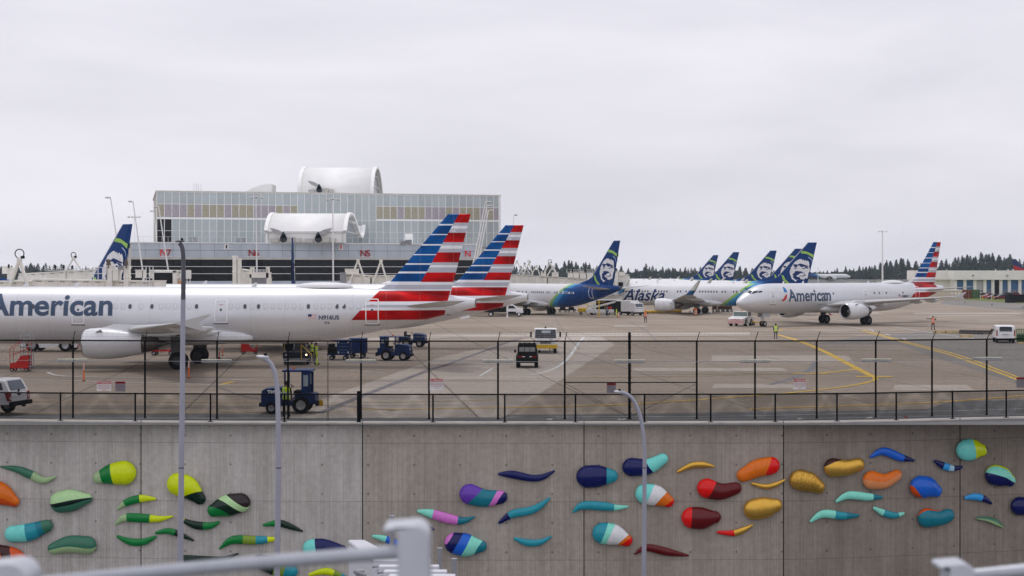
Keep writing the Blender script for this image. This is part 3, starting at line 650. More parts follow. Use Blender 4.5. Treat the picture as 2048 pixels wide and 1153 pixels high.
pod([(1436, 1064, 3), (1465, 1066, 6), (1485, 1060, 6), (1504, 1050, 2)], [(.45, 'rd'), (1, 'gd')], 'small slim pod with red left half and gold right half', gold=True)
pod([(1484, 951, 12), (1515, 936, 18), (1541, 931, 18)], [(.66, 'or_'), (1, 'rd')], 'big orange bean pod with a red right end', .9, -.2)
pod([(1504, 967, 3), (1530, 973, 5), (1550, 969, 5), (1569, 960, 2)], [(1, 'gd')], 'thin gold pod between the orange bean and the plain gold egg', gold=True)
pod([(1507, 1018, 21), (1530, 1014, 21), (1552, 1010, 12)], [(1, 'gd')], 'plain smooth gold egg pod', gold=True)
pod([(1598, 959, 21), (1618, 964, 20), (1638, 975, 12)], [(1, 'gd')], 'speckled gold egg pod just right of the fifth wall joint', speckle=True)
pod([(1664, 934, 19), (1692, 935, 16), (1718, 929, 12)], [(.3, 'gd'), (.6, 'gd'), (1, 'br')], 'gold bean pod with a dark brown upper left corner', -.9, 1, gold=True)
pod([(1739, 912, 3), (1765, 902, 8), (1800, 915, 8), (1830, 922, 2)], [(.76, 'bl'), (1, 'nv')], 'slim bright blue pod with a navy right tip, highest on the wall')
pod([(1741, 959, 19), (1768, 962, 15), (1795, 950, 10)], [(.5, 'pe'), (1, 'or_')], 'bean pod with orange top and peach underside', 0, 1)
pod([(1867, 921, 3), (1885, 931, 7), (1905, 937, 6), (1924, 935, 3)], [(.35, 'nv'), (.55, 'sk'), (.7, 'pw'), (1, 'nv')], 'small slim pod striped navy, sky blue and pale blue beside the last wall joint')
pod([(1930, 899, 22), (1946, 899, 21), (1965, 901, 11)], [(.5, 'aq'), (.86, 'lm'), (1, 'dk')], 'egg pod half aqua half lime just right of the last wall joint', .9, .12)
pod([(1987, 949, 21), (2005, 954, 20), (2021, 962, 11)], [(.5, 'nv'), (.84, 'mt'), (1, 'lm')], 'egg pod with navy underside and mint and lime top', .05, .9)
pod([(1838, 972, 22), (1856, 975, 21), (1874, 983, 11)], [(.03, 'ru'), (.8, 'bl'), (1, 'nv')], 'bright blue egg pod with a rust patch at lower left', .6, .42)
pod([(1671, 1001, 3), (1695, 990, 8), (1735, 994, 8), (1764, 996, 3)], [(.8, 'mt'), (1, 'tl')], 'slim mint pod with a teal right tip, upper of the two mint ones')
pod([(1620, 1041, 3), (1645, 1027, 8), (1685, 1032, 8), (1717, 1032, 3)], [(.52, 'mt'), (.75, 'tb'), (1, 'tl')], 'slim pod shading mint to dark teal, lower of the two mint ones')
pod([(1746, 1015, 3), (1768, 1026, 7), (1790, 1031, 6), (1807, 1028, 3)], [(.35, 'mt'), (.82, 'tb'), (1, 'mt')], 'short slim sagging pod in mint and teal left of the teal bean')
pod([(1851, 1034, 20), (1878, 1036, 15), (1898, 1031, 12)], [(.92, 'tl'), (1, 'ru')], 'dark teal bean pod with a small orange cap', -.22, 1.08)
pod([(1929, 994, 4), (1950, 993, 7), (1970, 999, 6), (1984, 1008, 2)], [(.6, 'sk'), (1, 'nv')], 'short slim sky blue pod with a navy right end')
pod([(1952, 1035, 3), (1973, 1038, 5), (1992, 1045, 6), (2007, 1055, 2)], [(.45, 'sg'), (1, 'jd')], 'small slim sage and dark green pod at lower right', -.1, 1)
pod([(2036, 1011, 19), (2065, 1014, 17)], [(1, 'nv')], 'navy pod cut by the right picture edge')
# ------------------------------------------------------------------ airliners
# local frame: +x forward, +y port, z up, origin on the ground between the main wheels; station a is metres aft of the nose
A321 = dict(x0=21.97, L=44.5, sec=[(0, 3.25, .03, .03), (.25, 3.26, .42, .38), (.8, 3.32, .82, .8), (1.6, 3.42, 1.2, 1.18), (2.6, 3.56, 1.52, 1.55), (3.8, 3.7, 1.78, 1.86), (5.2, 3.78, 1.92, 2.03), (7, 3.8, 1.975, 2.07), (29.5, 3.8, 1.975, 2.07),
    (32.5, 3.9, 1.9, 1.98), (35.5, 4.16, 1.66, 1.72), (38.5, 4.48, 1.3, 1.36), (41, 4.72, .92, .98), (43, 4.88, .58, .62), (44.3, 4.97, .34, .37), (44.5, 4.98, .3, .33)],
    fin=[(42.3, 11.93), (44.1, 11.93), (42.5, 5.6), (36.9, 5.6)], dorsal=[(37.7, 6.6), (37.2, 6.25), (35.9, 5.92), (35.4, 5.6)],
    wing=dict(root=(15.9, 24.6, 1.5, 2.75), kink=(18.9, 24.3, 6.4, 3.25), tip=(24.8, 26.3, 16.6, 4.1)), stab=dict(root=(38.9, 42.6, .8, 4.75), tip=(42.3, 43.9, 6.2, 5.25)),
    eng=dict(y=5.75, z=2.05, a=15.1, L=5.2, r=1.14), gear_y=3.8, wr=.62, nose_a=5.07, belly=(15.2, 27.2))
B737 = dict(x0=21.2, L=42.1, sec=[(0, 2.95, .03, .03), (.25, 2.97, .36, .34), (.8, 3.02, .72, .72), (1.6, 3.1, 1.08, 1.1), (2.6, 3.22, 1.4, 1.46), (3.8, 3.34, 1.66, 1.76), (5.2, 3.4, 1.82, 1.94), (6.6, 3.42, 1.88, 2.0), (28, 3.42, 1.88, 2.0),
    (31, 3.56, 1.78, 1.88), (34, 3.86, 1.5, 1.58), (37, 4.22, 1.14, 1.2), (39.5, 4.52, .74, .8), (41.2, 4.72, .4, .46), (42.1, 4.82, .2, .24)],
    fin=[(40.3, 12.55), (41.9, 12.55), (40.2, 5.2), (33.8, 5.2)], dorsal=[(34.7, 6.4), (33.6, 5.95), (31.6, 5.45), (30.6, 5.1)],
    wing=dict(root=(15.0, 23.4, 1.4, 2.0), kink=(17.5, 23.0, 5.6, 2.45), tip=(22.6, 24.2, 16.5, 3.55)), stab=dict(root=(36.6, 40.6, .7, 4.6), tip=(40.4, 41.8, 7.0, 5.15)),
    eng=dict(y=4.83, z=1.62, a=14.2, L=4.6, r=1.14), gear_y=2.86, wr=.56, nose_a=4.0, belly=(14.4, 25.4))
A321N = dict(A321); A321N['sec'] = [(a, zc+.22*min(1, max(0, (44.5-a)/12)), hw*1.07, hh*(1.085 if a < 33 else 1.085-.06*(a-33)/11)) for a, zc, hw, hh in A321['sec']]
A321N['eng'] = dict(y=5.75, z=2.07, a=15.35, L=5.5, r=1.14); A321N['wing'] = dict(root=(15.9, 24.6, 1.5, 2.75), kink=(18.9, 24.3, 6.4, 3.15), tip=(24.6, 26.1, 16.9, 3.95)); A321N['wr'] = .66
def fsec(T, a): return cinterp(T['sec'], a)
def fy(T, a, z):
    zc, hw, hh = fsec(T, a); t = max(0, 1-((z-zc)/hh)**2); return hw*math.sqrt(t)
def on_hull(T, me, a0, z0, eps=.012, side=1, mirror=False):
    """wrap a flat mesh (x aft, y up) on to the fuselage side"""
    bm = bmesh.new(); bm.from_mesh(me)
    xs = [v.co.x for v in bm.verts]; ys = [v.co.y for v in bm.verts]
    y = min(ys)
    while y < max(ys):
        y += .22; g = bm.verts[:]+bm.edges[:]+bm.faces[:]; bmesh.ops.bisect_plane(bm, geom=g, plane_co=(0, y, 0), plane_no=(0, 1, 0))
    for v in bm.verts:
        a, z = a0+v.co.x, z0+v.co.y; v.co = Vector((T['x0']-a, side*(fy(T, a, z)+eps), z))
    bm.to_mesh(me); bm.free(); return me
def mk(name, me, m, parent):
    me.materials.append(m); o = bpy.data.objects.new(name, me); col.objects.link(o); o.parent = parent; return o
def rrect(w_, h_, r=.1, n=4):
    pts = []
    for cx, cy, a0 in ((w_/2-r, h_/2-r, 0), (-w_/2+r, h_/2-r, 90), (-w_/2+r, -h_/2+r, 180), (w_/2-r, -h_/2+r, 270)):
        for k in range(n+1): t = R(a0+90*k/n); pts.append((cx+r*math.cos(t), cy+r*math.sin(t)))
    return pts
def flat(pts):
    me = bpy.data.meshes.new('flat'); me.from_pydata([(x, y, 0) for x, y in pts], [], [tuple(range(len(pts)))]); return me
def ring_flat(p, q):
    n = len(p); me = bpy.data.meshes.new('flat'); me.from_pydata([(x, y, 0) for x, y in p+q], [], [(i, (i+1) % n, n+(i+1) % n, n+i) for i in range(n)]); return me
def cramp(N, pos_cols, lo, hi):
    r = N.new('ShaderNodeValToRGB'); r.color_ramp.interpolation = 'CONSTANT'; e = r.color_ramp.elements
    while len(e) > 1: e.remove(e[-1])
    for k, (z, c) in enumerate(pos_cols):
        p = min(max((z-lo)/(hi-lo), 0), 1); el = e[0] if k == 0 else e.new(p); el.position = p; el.color = tuple(c)+(1,)
    return r
def paint_base(name, metal=0.0):
    m = bpy.data.materials.new(name); m.use_nodes = True; nt = m.node_tree; N = nt.nodes; L = nt.links; s = N['Principled BSDF']
    s.inputs['Roughness'].default_value = .42; s.inputs['Metallic'].default_value = metal; s.inputs['Specular IOR Level'].default_value = .15
    t = N.new('ShaderNodeTexCoord'); sp = N.new('ShaderNodeSeparateXYZ'); L.new(t.outputs['Object'], sp.inputs[0])
    def math_(op, a, b=None, c=None):
        x = N.new('ShaderNodeMath'); x.operation = op
        for i, v in enumerate((a, b, c)):
            if v is None: continue
            if isinstance(v, (int, float)): x.inputs[i].default_value = v
            else: L.new(v, x.inputs[i])
        return x.outputs[0]
    def mixc(f, a, b):
        x = N.new('ShaderNodeMix'); x.data_type = 'RGBA'
        for i, v in ((0, f), (6, a), (7, b)):
            if isinstance(v, (int, float)): x.inputs[i].default_value = v
            elif isinstance(v, tuple): x.inputs[i].default_value = v+(1,)
            else: L.new(v, x.inputs[i])
        return x.outputs[2]
    def grime(c):
        n = N.new('ShaderNodeTexNoise'); n.inputs['Scale'].default_value = .9; n.inputs['Detail'].default_value = 7; mp = N.new('ShaderNodeMapping'); mp.inputs['Scale'].default_value = (.35, 1, 1.6); L.new(t.outputs['Object'], mp.inputs[0]); L.new(mp.outputs[0], n.inputs['Vector'])
        r = N.new('ShaderNodeValToRGB'); r.color_ramp.elements[0].position = .3; r.color_ramp.elements[0].color = (.93, .93, .92, 1); r.color_ramp.elements[1].position = .7; r.color_ramp.elements[1].color = (1, 1, 1, 1); L.new(n.outputs[0], r.inputs[0])
        # skin panel seams
        wv = N.new('ShaderNodeMath'); wv.operation = 'PINGPONG'; wv.inputs[1].default_value = 1.3; L.new(sp.outputs[0], wv.inputs[0])
        lt = N.new('ShaderNodeMath'); lt.operation = 'LESS_THAN'; lt.inputs[1].default_value = .016; L.new(wv.outputs[0], lt.inputs[0])
        x = N.new('ShaderNodeMix'); x.data_type = 'RGBA'; x.blend_type = 'MULTIPLY'; x.inputs[0].default_value = 1; L.new(c, x.inputs[6]); L.new(r.outputs[0], x.inputs[7])
        ls = N.new('ShaderNodeMath'); ls.operation = 'MULTIPLY'; ls.inputs[1].default_value = .28; L.new(lt.outputs[0], ls.inputs[0])
        return mixc(ls.outputs[0], x.outputs[2], (.3, .3, .32))
    return m, N, L, s, sp, math_, mixc, grime
WH = (.71, .72, .75)
def american_paint():
    m, N, L, s, sp, mt, mx_, gr = paint_base('silver_white_tricolour', .5); X0 = A321['x0']
    a = mt('SUBTRACT', X0, sp.outputs[0]); z = sp.outputs[2]
    rd, rdd, gy, bl, wt = (.52, .002, .003), (.36, .006, .012), (.50, .51, .57), (.002, .085, .30), (.84, .85, .88)
    lo, hi = 3, 12.2; zn = mt('DIVIDE', mt('SUBTRACT', z, lo), hi-lo)
    common = [(0, WH), (3.3, (.68, .68, .69)), (3.66, rd), (4.41, wt), (4.62, gy), (4.85, wt), (5.09, rd), (5.93, wt), (6.05, gy), (6.4, wt)]
    blues = [(6.63, 7.28), (7.43, 7.98), (8.07, 8.74), (8.82, 9.5), (9.59, 10.3), (10.38, 11.08), (11.16, 12.2)]
    front = list(common)
    for b0, b1 in blues: front += [(b0, bl), (b1, wt)]
    rear = list(common)+[(6.6, rd), (7.38, gy), (7.75, wt), (7.95, gy), (8.17, rd), (8.93, gy), (9.25, wt), (9.5, gy), (9.74, rd), (10.5, gy), (10.8, wt), (11.05, gy), (11.3, rd)]
    rf = cramp(N, [( z_, c) for z_, c in front], lo, hi); rf.color_ramp.elements[0].position = 0; L.new(zn, rf.inputs[0])
    rr = cramp(N, rear, lo, hi); L.new(zn, rr.inputs[0])
    # blue / red bands shade along their length like the real decals
    nz = N.new('ShaderNodeTexNoise'); nz.inputs['Scale'].default_value = 1.1; mp = N.new('ShaderNodeMapping'); mp.inputs['Scale'].default_value = (.4, .01, .9); nz.inputs['Detail'].default_value = .5; L.new(N['Texture Coordinate'].outputs['Object'], mp.inputs[0]); L.new(mp.outputs[0], nz.inputs['Vector'])
    rn = N.new('ShaderNodeValToRGB'); rn.color_ramp.elements[0].position = .38; rn.color_ramp.elements[0].color = (.5, .55, .62, 1); rn.color_ramp.elements[1].position = .62; rn.color_ramp.elements[1].color = (1.25, 1.2, 1.15, 1); L.new(nz.outputs[0], rn.inputs[0])
    div = mt('GREATER_THAN', a, mt('MULTIPLY_ADD', z, .555, 36.54))
    c = mx_(div, rf.outputs[0], rr.outputs[0])
    x = N.new('ShaderNodeMix'); x.data_type = 'RGBA'; x.blend_type = 'MULTIPLY'; x.inputs[0].default_value = .8; L.new(c, x.inputs[6]); L.new(rn.outputs[0], x.inputs[7])
    isw = mt('GREATER_THAN', z, 12.5)
    sepc = N.new('ShaderNodeSeparateColor'); L.new(c, sepc.inputs[0]); mn = mt('MINIMUM', sepc.outputs[0], sepc.outputs[1]); colr = mt('LESS_THAN', mn, .3)
    c = mx_(colr, c, x.outputs[2])
    # front slanted edge of the tail art and its rear limit
    f = mt('GREATER_THAN', a, mt('MULTIPLY_ADD', z, .93, 31.46)); r2 = mt('LESS_THAN', a, mt('MULTIPLY_ADD', z, .24, 41.1)); fin = mt('GREATER_THAN', z, 6.3)
    f = mt('MULTIPLY', f, mt('MAXIMUM', r2, fin)); f = mt('MAXIMUM', f, fin)
    L.new(gr(mx_(f, WH, c)), s.inputs['Base Color']); return m
def alaska_paint(name='white_blue_tail', k0=25.0):
    m, N, L, s, sp, mt, mx_, gr = paint_base(name); X0 = B737['x0']
    a = mt('SUBTRACT', X0, sp.outputs[0]); z = sp.outputs[2]
    q = mt('SUBTRACT', a, mt('MULTIPLY', mt('SUBTRACT', mt('MINIMUM', z, 5.4), 1.5), 1.35))
    qn = mt('DIVIDE', mt('SUBTRACT', q, 20), 20)
    r = N.new('ShaderNodeValToRGB'); e = r.color_ramp.elements; navy = (.004, .045, .19); bl = (.004, .09, .32)
    st = [(k0-.15, (.78, .78, .8)), (k0+.1, (.36, .60, .16)), (k0+.6, (.30, .55, .12)), (k0+.8, (.08, .36, .60)), (k0+1.8, (.03, .24, .55)), (k0+2.2, bl), (k0+4.2, navy)]
    e[0].position = 0; e[0].color = (.8, .8, .82, 1); e[1].position = 1; e[1].color = navy+(1,)
    for q_, c in st: el = e.new((q_-20)/20); el.color = c+(1,)
    L.new(qn, r.inputs[0])
    n = N.new('ShaderNodeTexNoise'); n.inputs['Scale'].default_value = .5; L.new(N['Texture Coordinate'].outputs['Object'], n.inputs['Vector'])
    c = r.outputs[0]
    fin = mt('GREATER_THAN', z, 6.0)
    L.new(gr(c), s.inputs['Base Color']); return m
M_aa = american_paint(); M_as = alaska_paint()
def plain_paint(): 
    m, N, L, s, sp, mt, mx_, gr = paint_base('wing_grey_paint'); c = mx_(0.0, (.5, .5, .5), (.5, .5, .5)); L.new(gr(c), s.inputs['Base Color']); return m
M_wing = plain_paint()
M_nac = mat('nacelle_white', (.70, .71, .73), .3, 0, .06, .8, coat=.3)
M_hot = mat('exhaust_metal', (.16, .145, .13), .35, .85, .3, 3)
M_lip = mat('intake_lip_metal', (.55, .55, .57), .22, .9, .05)
M_fan = mat('fan_blades', (.05, .05, .055), .4, .5)
M_win = glass('cabin_window_glass', (.06, .07, .09), .15)
M_winsh = mat('window_shade_down', (.74, .75, .78), .4)
M_frame = mat('window_frame_grey', (.60, .61, .64), .4)
M_letter = mat('slate_lettering', (.06, .095, .16), .4, 0, .1)
M_alet = mat('navy_lettering', (.008, .03, .14), .4)
M_wfin = mat('tail_white', (.8, .8, .82), .4)
M_lime = mat('tail_lime', (.36, .62, .12), .4)
M_lav = mat('tail_pale_blue', (.42, .5, .72), .4)
M_door = mat('door_outline_white', (.95, .95, .96), .4)
M_doord = mat('door_outline_dark', (.14, .14, .15), .5)
# face emblem: polygons traced in (u, v) 0..1 boxes, v up
FACE_W = [[(0.02, .36), (.02, .50), (.08, .56), (.05, .60), (.12, .66), (.15, .74), (.2, .78), (.25, .86), (.36, .93), (.5, .99), (.58, .99), (.64, .93), (.68, .97), (.72, .91), (.8, .95), (.84, .88), (.9, .92), (.95, .84), (.97, .74), (.95, .66), (1.0, .54), (.97, .44), (.92, .36), (.9, .2), (.86, .13), (.78, .16), (.74, .1), (.64, .1), (.56, .12), (.46, .1), (.4, .09), (.35, .04), (.3, 0), (.22, .06), (.12, .12), (.08, .22)]]
FACE_D = [[(.17, .74), (.25, .77), (.34, .76), (.4, .74), (.46, .78), (.55, .79), (.68, .76), (.8, .72), (.94, .68), (.9, .64), (.8, .66), (.72, .69), (.66, .64), (.56, .64), (.5, .70), (.43, .71), (.38, .68), (.36, .62), (.26, .62), (.2, .66), (.3, .68), (.18, .70)],
          [(.66, .69), (.78, .66), (.9, .62), (.94, .58), (.84, .57), (.74, .62)], [(.62, .60), (.74, .59), (.8, .57), (.7, .55), (.62, .56)], [(.22, .58), (.34, .60), (.33, .56), (.24, .55)],
          [(.2, .36), (.26, .40), (.28, .46), (.4, .47), (.54, .45), (.6, .46), (.62, .41), (.74, .38), (.72, .33), (.7, .37), (.56, .37), (.48, .34), (.44, .30), (.36, .28), (.36, .22), (.5, .2), (.54, .13), (.5, .08), (.4, .1), (.34, .06), (.22, .14), (.17, .2), (.2, .27), (.14, .30)],
          [(.46, .27), (.6, .26), (.74, .28), (.72, .32), (.78, .34), (.78, .26), (.68, .23), (.5, .24)]]
FACE_W2 = [[(.2, .32), (.26, .33), (.24, .30), (.21, .28)]]
def face_meshes(T, a0, a1, z0, z1, side, eps):
    def put(polys, e):
        mb = MB()
        for pl in polys:
            mb.add([(T['x0']-(a0+(a1-a0)*u), side*(fin_h(T, z0+(z1-z0)*v)+e), z0+(z1-z0)*v) for u, v in pl], [tuple(range(len(pl)))])
        return mb
    return put(FACE_W, eps), put(FACE_D, eps+.012)
def fin_h(T, z):
    zt = T['fin'][0][1]; return .27-(z-5.2)/(zt-5.2)*.15
def finchord(T, z):
    f = T['fin']; t = (z-f[3][1])/(f[0][1]-f[3][1]); le = f[3][0]+(f[0][0]-f[3][0])*t; te = f[2][0]+(f[1][0]-f[2][0])*t
    return le, te
def build_fin(T, root, m):
    x0 = T['x0']; rings = []
    zs = [T['fin'][3][1]-.6+(T['fin'][0][1]-T['fin'][3][1]+.6)*i/16 for i in range(17)]
    for k, z in enumerate(zs):
        le, te = finchord(T, z)
        d = cinterp([(p[1], p[0]) for p in T['dorsal'][::-1]], z)[0] if z < T['dorsal'][0][1] else le
        h = fin_h(T, z); c = te-le; le2 = min(le, d)
        if k == 16: le += .1
        prof = [(le2, 0), (le2+.08, h*.28), (le+c*.06, h*.62), (le+c*.15, h), (le+c*.72, h), (te-.25, h*.3), (te, .02)]
        ring = [(x0-a, y, z) for a, y in prof]+[(x0-a, -y, z) for a, y in prof[::-1][:-1]]
        rings.append([Vector(p) for p in ring])
    le, te = finchord(T, zs[-1]); h = .02
    rings.append([Vector((v.x*(1)+0, v.y*.3, v.z+.05)) for v in rings[-1]])
    mb = MB(); mb.loft(rings, 0, True, True, True)
    o = mb.build('tail_fin', m, root)
    for p in o.data.polygons: p.use_smooth = False
    return o
def build_panel(T, W, side, m, root, name, th=.6, tipth=.12):
    x0 = T['x0']; st = [W['root']]+([W['kink']] if 'kink' in W else [])+[W['tip']]; rings = []
    pr = [(0, 0), (.02, .25), (.08, .52), (.25, .9), (.45, 1), (.7, .7), (1, .04)]; lw = [(.7, -.35), (.45, -.75), (.25, -.85), (.08, -.5), (.02, -.25)]
    N_ = len(st); sts = []
    for i in range(N_-1):
        for k in range(5):
            t = k/5; sts.append(tuple(st[i][c]+(st[i+1][c]-st[i][c])*t for c in range(4)))
    sts.append(st[-1]); y0, y1 = st[0][2], st[-1][2]
    for le, te, y, z in sts:
        f = (y-y0)/(y1-y0); h = (th*(1-f)**1.3+tipth)/2*1.0; c = te-le
        rings.append([Vector((x0-(le+u*c), side*y, z+h*v)) for u, v in pr+lw])
    mb = MB(); mb.loft(rings, 0, True, True, True); return mb.build(name, m, root)
def build_engine(T, side, root, nm, chev=False):
    e = T['eng']; y = side*e['y']; z = e['z']; r = e['r']; a = e['a']; Ln = e['L']; x0 = T['x0']; O = (x0-a, y, z)
    mb = MB()
    outer = [(0.0, r*.80), (.03, r*.86), (-.12, r*.92), (-.45, r*.985), (-1.1, r*1.03), (-1.9, r*1.02), (-2.8, r*.94), (-3.5, r*.82), (-Ln*.8, r*.70)]
    mb.lathe(outer[2:], O, 'x', 32)
    mb.lathe([(-Ln*.8, r*.70), (-Ln*.79, r*.64), (-Ln*.55, r*.6)], O, 'x', 32)
    eo = mb.build('engine', nm, root)
    mb = MB(); mb.lathe([(-.14, r*.925), (-.03, r*.885), (.03, r*.83), (0, r*.78), (-.12, r*.74), (-.3, r*.73)], O, 'x', 32); mb.build('intake_lip', M_lip, eo)
    mb = MB(); mb.lathe([(-.28, r*.735), (-1.1, r*.76), (-1.12, .02)], O, 'x', 28, 0)
    for k in range(18):
        t = 2*PI*k/18; c, s_ = math.cos(t), math.sin(t); t2 = t+.28; c2, s2 = math.cos(t2), math.sin(t2)
        mb.add([(O[0]-.95, O[1]+c*.2, O[2]+s_*.2), (O[0]-.9, O[1]+c*r*.74, O[2]+s_*r*.74), (O[0]-1.05, O[1]+c2*r*.74, O[2]+s2*r*.74), (O[0]-1.08, O[1]+c2*.2, O[2]+s2*.2)], [(0, 1, 2, 3)], 1)
    mb.build('fan', [M_dark, M_fan], eo)
    mb = MB(); mb.lathe([(-.5, .01), (-.6, r*.1), (-.8, r*.2), (-1.0, r*.25)], O, 'x', 16, 0); mb.build('spinner', M_grey, eo)
    mb = MB(); mb.lathe([(-Ln*.74, r*.6), (-Ln*.86, r*.56), (-Ln*.97, r*.44), (-Ln, r*.42), (-Ln*.98, r*.36)], O, 'x', 24); mb.lathe([(-Ln*.9, r*.3), (-Ln*1.02, r*.26), (-Ln*1.16, .02)], O, 'x', 16)
    mb.build('exhaust_nozzle', M_hot, eo)
    wz = T['wing']['kink'][3]; mb = MB(); X = O[0]
    mb.loft([[Vector((X-1.1, y+q*.05, z+r*.98)) for q in (-1, 1)]+[Vector((X-1.1, y+q*.05, z+r*.9)) for q in (1, -1)],
             [Vector((X-2.2, y+q*.2, z+r*1.25)) for q in (-1, 1)]+[Vector((X-2.2, y+q*.2, z+r*.8)) for q in (1, -1)],
             [Vector((X-3.8, y+q*.24, wz+.28)) for q in (-1, 1)]+[Vector((X-3.8, y+q*.24, z+r*.5)) for q in (1, -1)],
             [Vector((X-Ln*1.15, y+q*.2, wz)) for q in (-1, 1)]+[Vector((X-Ln*1.15, y+q*.2, wz-.5)) for q in (1, -1)],
             [Vector((X-Ln*1.5, y+q*.05, wz-.1)) for q in (-1, 1)]+[Vector((X-Ln*1.5, y+q*.05, wz-.3)) for q in (1, -1)]], 0, True, True, False)
    mb.build('pylon', M_nac, eo)
    if not chev:
        mb = MB()
        for q in (-1, 1): mb.add([(X-1.0, y+q*r*.75, z+r*.72), (X-1.6, y+q*r*.78, z+r*.72), (X-1.55, y+q*(r*.78+.25), z+r*.95), (X-1.2, y+q*(r*.75+.1), z+r*.85)], [(0, 1, 2, 3)])
        mb.build('strake', M_grey, eo)
        me = text_mesh('IAE V25', .3, .01); 
        bpy.data.meshes.remove(me)
    else:
        pts = [(1.2, -.75), (2.2, -.35), (3.0, .3), (3.5, .75), (3.55, .1), (3.1, -.35), (2.3, -.75)]
        for q in (-1, 1):
            mb = MB()
            for k in range(6):
                t0 = k/6; t1 = (k+1)/6
            mb.add([(X-u, y+q*(math.sqrt(max(.02, (r*cinterp([(0, .9), (1.1, 1.03), (1.9, 1.02), (2.8, .94), (3.6, .8)], u)[0])**2-(v*r)**2))+.02), z+v*r*.95) for u, v in pts], [tuple(range(len(pts)))])
            mb.build('blue_swoosh', mat('swoosh_blue', (.02, .22, .5), .4), eo)
    return eo
def wheel_pair(mb_parent, x, y, r, w_, gap, root, rimm=None):
    for s_ in (-1, 1):
        mb = MB(); yy = y+s_*gap; q = w_/2
        mb.lathe([(-q, r*.55), (-q, r*.86), (-q*.6, r), (q*.6, r), (q, r*.86), (q, r*.55)], (x, yy, r), 'y', 24); mb.build('tyre', M_rub, root)
        mb = MB(); mb.lathe([(-q*.8, .02), (-q*.8, r*.3), (-q*.95, r*.56), (q*.95, r*.56), (q*.8, r*.3), (q*.8, .02)], (x, yy, r), 'y', 18); mb.build('rim', rimm or M_rim, root)
def build_gear(T, root):
    x0 = T['x0']; wr = T['wr']
    for s_ in (-1, 1):
        y = s_*T['gear_y']; mb = MB(); zt = T['wing']['root'][3]
        mb.cyl((0, y, wr), (0, y*1.02, zt), .13, .16, n=12); mb.cyl((0, y-.48, wr), (0, y+.48, wr), .09, n=10); mb.cyl((0, y, 1.3), (.1, s_*1.6, zt-.2), .07, n=8)
        mb.cyl((.12, y, wr+.1), (.35, y, 1.1), .05, n=6); mb.cyl((.35, y, 1.1), (.14, y, 1.5), .05, n=6)
        mb.bx(-.55, .55, y+s_*.2, y+s_*.26, 1.15, zt-.2)
        g = mb.build('main_gear', [mat('gear_strut_grey', (.12, .12, .125), .5, .4)], root); wheel_pair(None, 0, y, wr, .44, .44, g, mat('brake_dark_rim', (.07, .07, .075), .5, .5))
    xn = x0-T['nose_a']; zb = fsec(T, T['nose_a']); zb = zb[0]-zb[2]; r = wr*.62
    mb = MB(); mb.cyl((xn, 0, r), (xn+.05, 0, zb+.4), .09, .12, n=10); mb.cyl((xn, -.32, r), (xn, .32, r), .06, n=8); mb.cyl((xn+.05, 0, .9), (xn+.9, 0, zb+.1), .05, n=6); mb.box((xn+.2, 0, 1.05), (.3, .25, .25))
    for q in (-1, 1): mb.bx(xn-.9, xn+.6, q*.42, q*.46, zb-.45, zb+.25)
    g = mb.build('nose_gear', M_rim, root); wheel_pair(None, xn, 0, r, .24, .26, g)
def fuselage(T, root, m):
    n = 40; st = []
    a = 0
    L_ = T['L']
    stn = [0, .06, .15, .25, .4, .6, .8, 1.1, 1.4, 1.8, 2.2, 2.7, 3.2, 3.8, 4.5, 5.2, 6, 7]
    a = 8
    while a < 27: stn.append(a); a += 1
    while a < L_-.2: stn.append(a); a += .7
    stn += [L_-.1, L_]; rings = []
    for a in stn:
        zc, hw, hh = fsec(T, a)
        if a < .25: k = math.sqrt(a/.25)*.98+.02; z1, w1, h1 = cinterp(T['sec'], .25); hw, hh = w1*k, h1*k; zc = z1
        rings.append([Vector((T['x0']-a, hw*math.cos(2*PI*j/n), zc+hh*math.sin(2*PI*j/n))) for j in range(n)])
    mb = MB(); mb.loft(rings, 0)
    o = mb.build('fuselage', m, root)
    # wing-to-body fairing
    b0, b1 = T['belly']; rings = []; zc, hw, hh = fsec(T, 20)
    for i in range(17):
        t = i/16; a = b0+(b1-b0)*t; f = math.sin(PI*t)**.55 if 0 < t < 1 else .02
        wv = hw*.70+(hw*1.12-hw*.70)*f; zl = zc-hh*.86-.42*f; zu = zc-hh*.62+(.55)*f
        ring = []
        for j in range(24):
            th = 2*PI*j/24; c, s_ = math.cos(th), math.sin(th); c = math.copysign(abs(c)**.6, c); s_ = math.copysign(abs(s_)**.6, s_)
            ring.append(Vector((T['x0']-a, wv*c, (zl+zu)/2+(zu-zl)/2*s_)))
        rings.append(ring)
    mb = MB(); mb.loft(rings, 0); mb.build('belly_fairing', M_nac, root)
    return o
_winmesh = {}
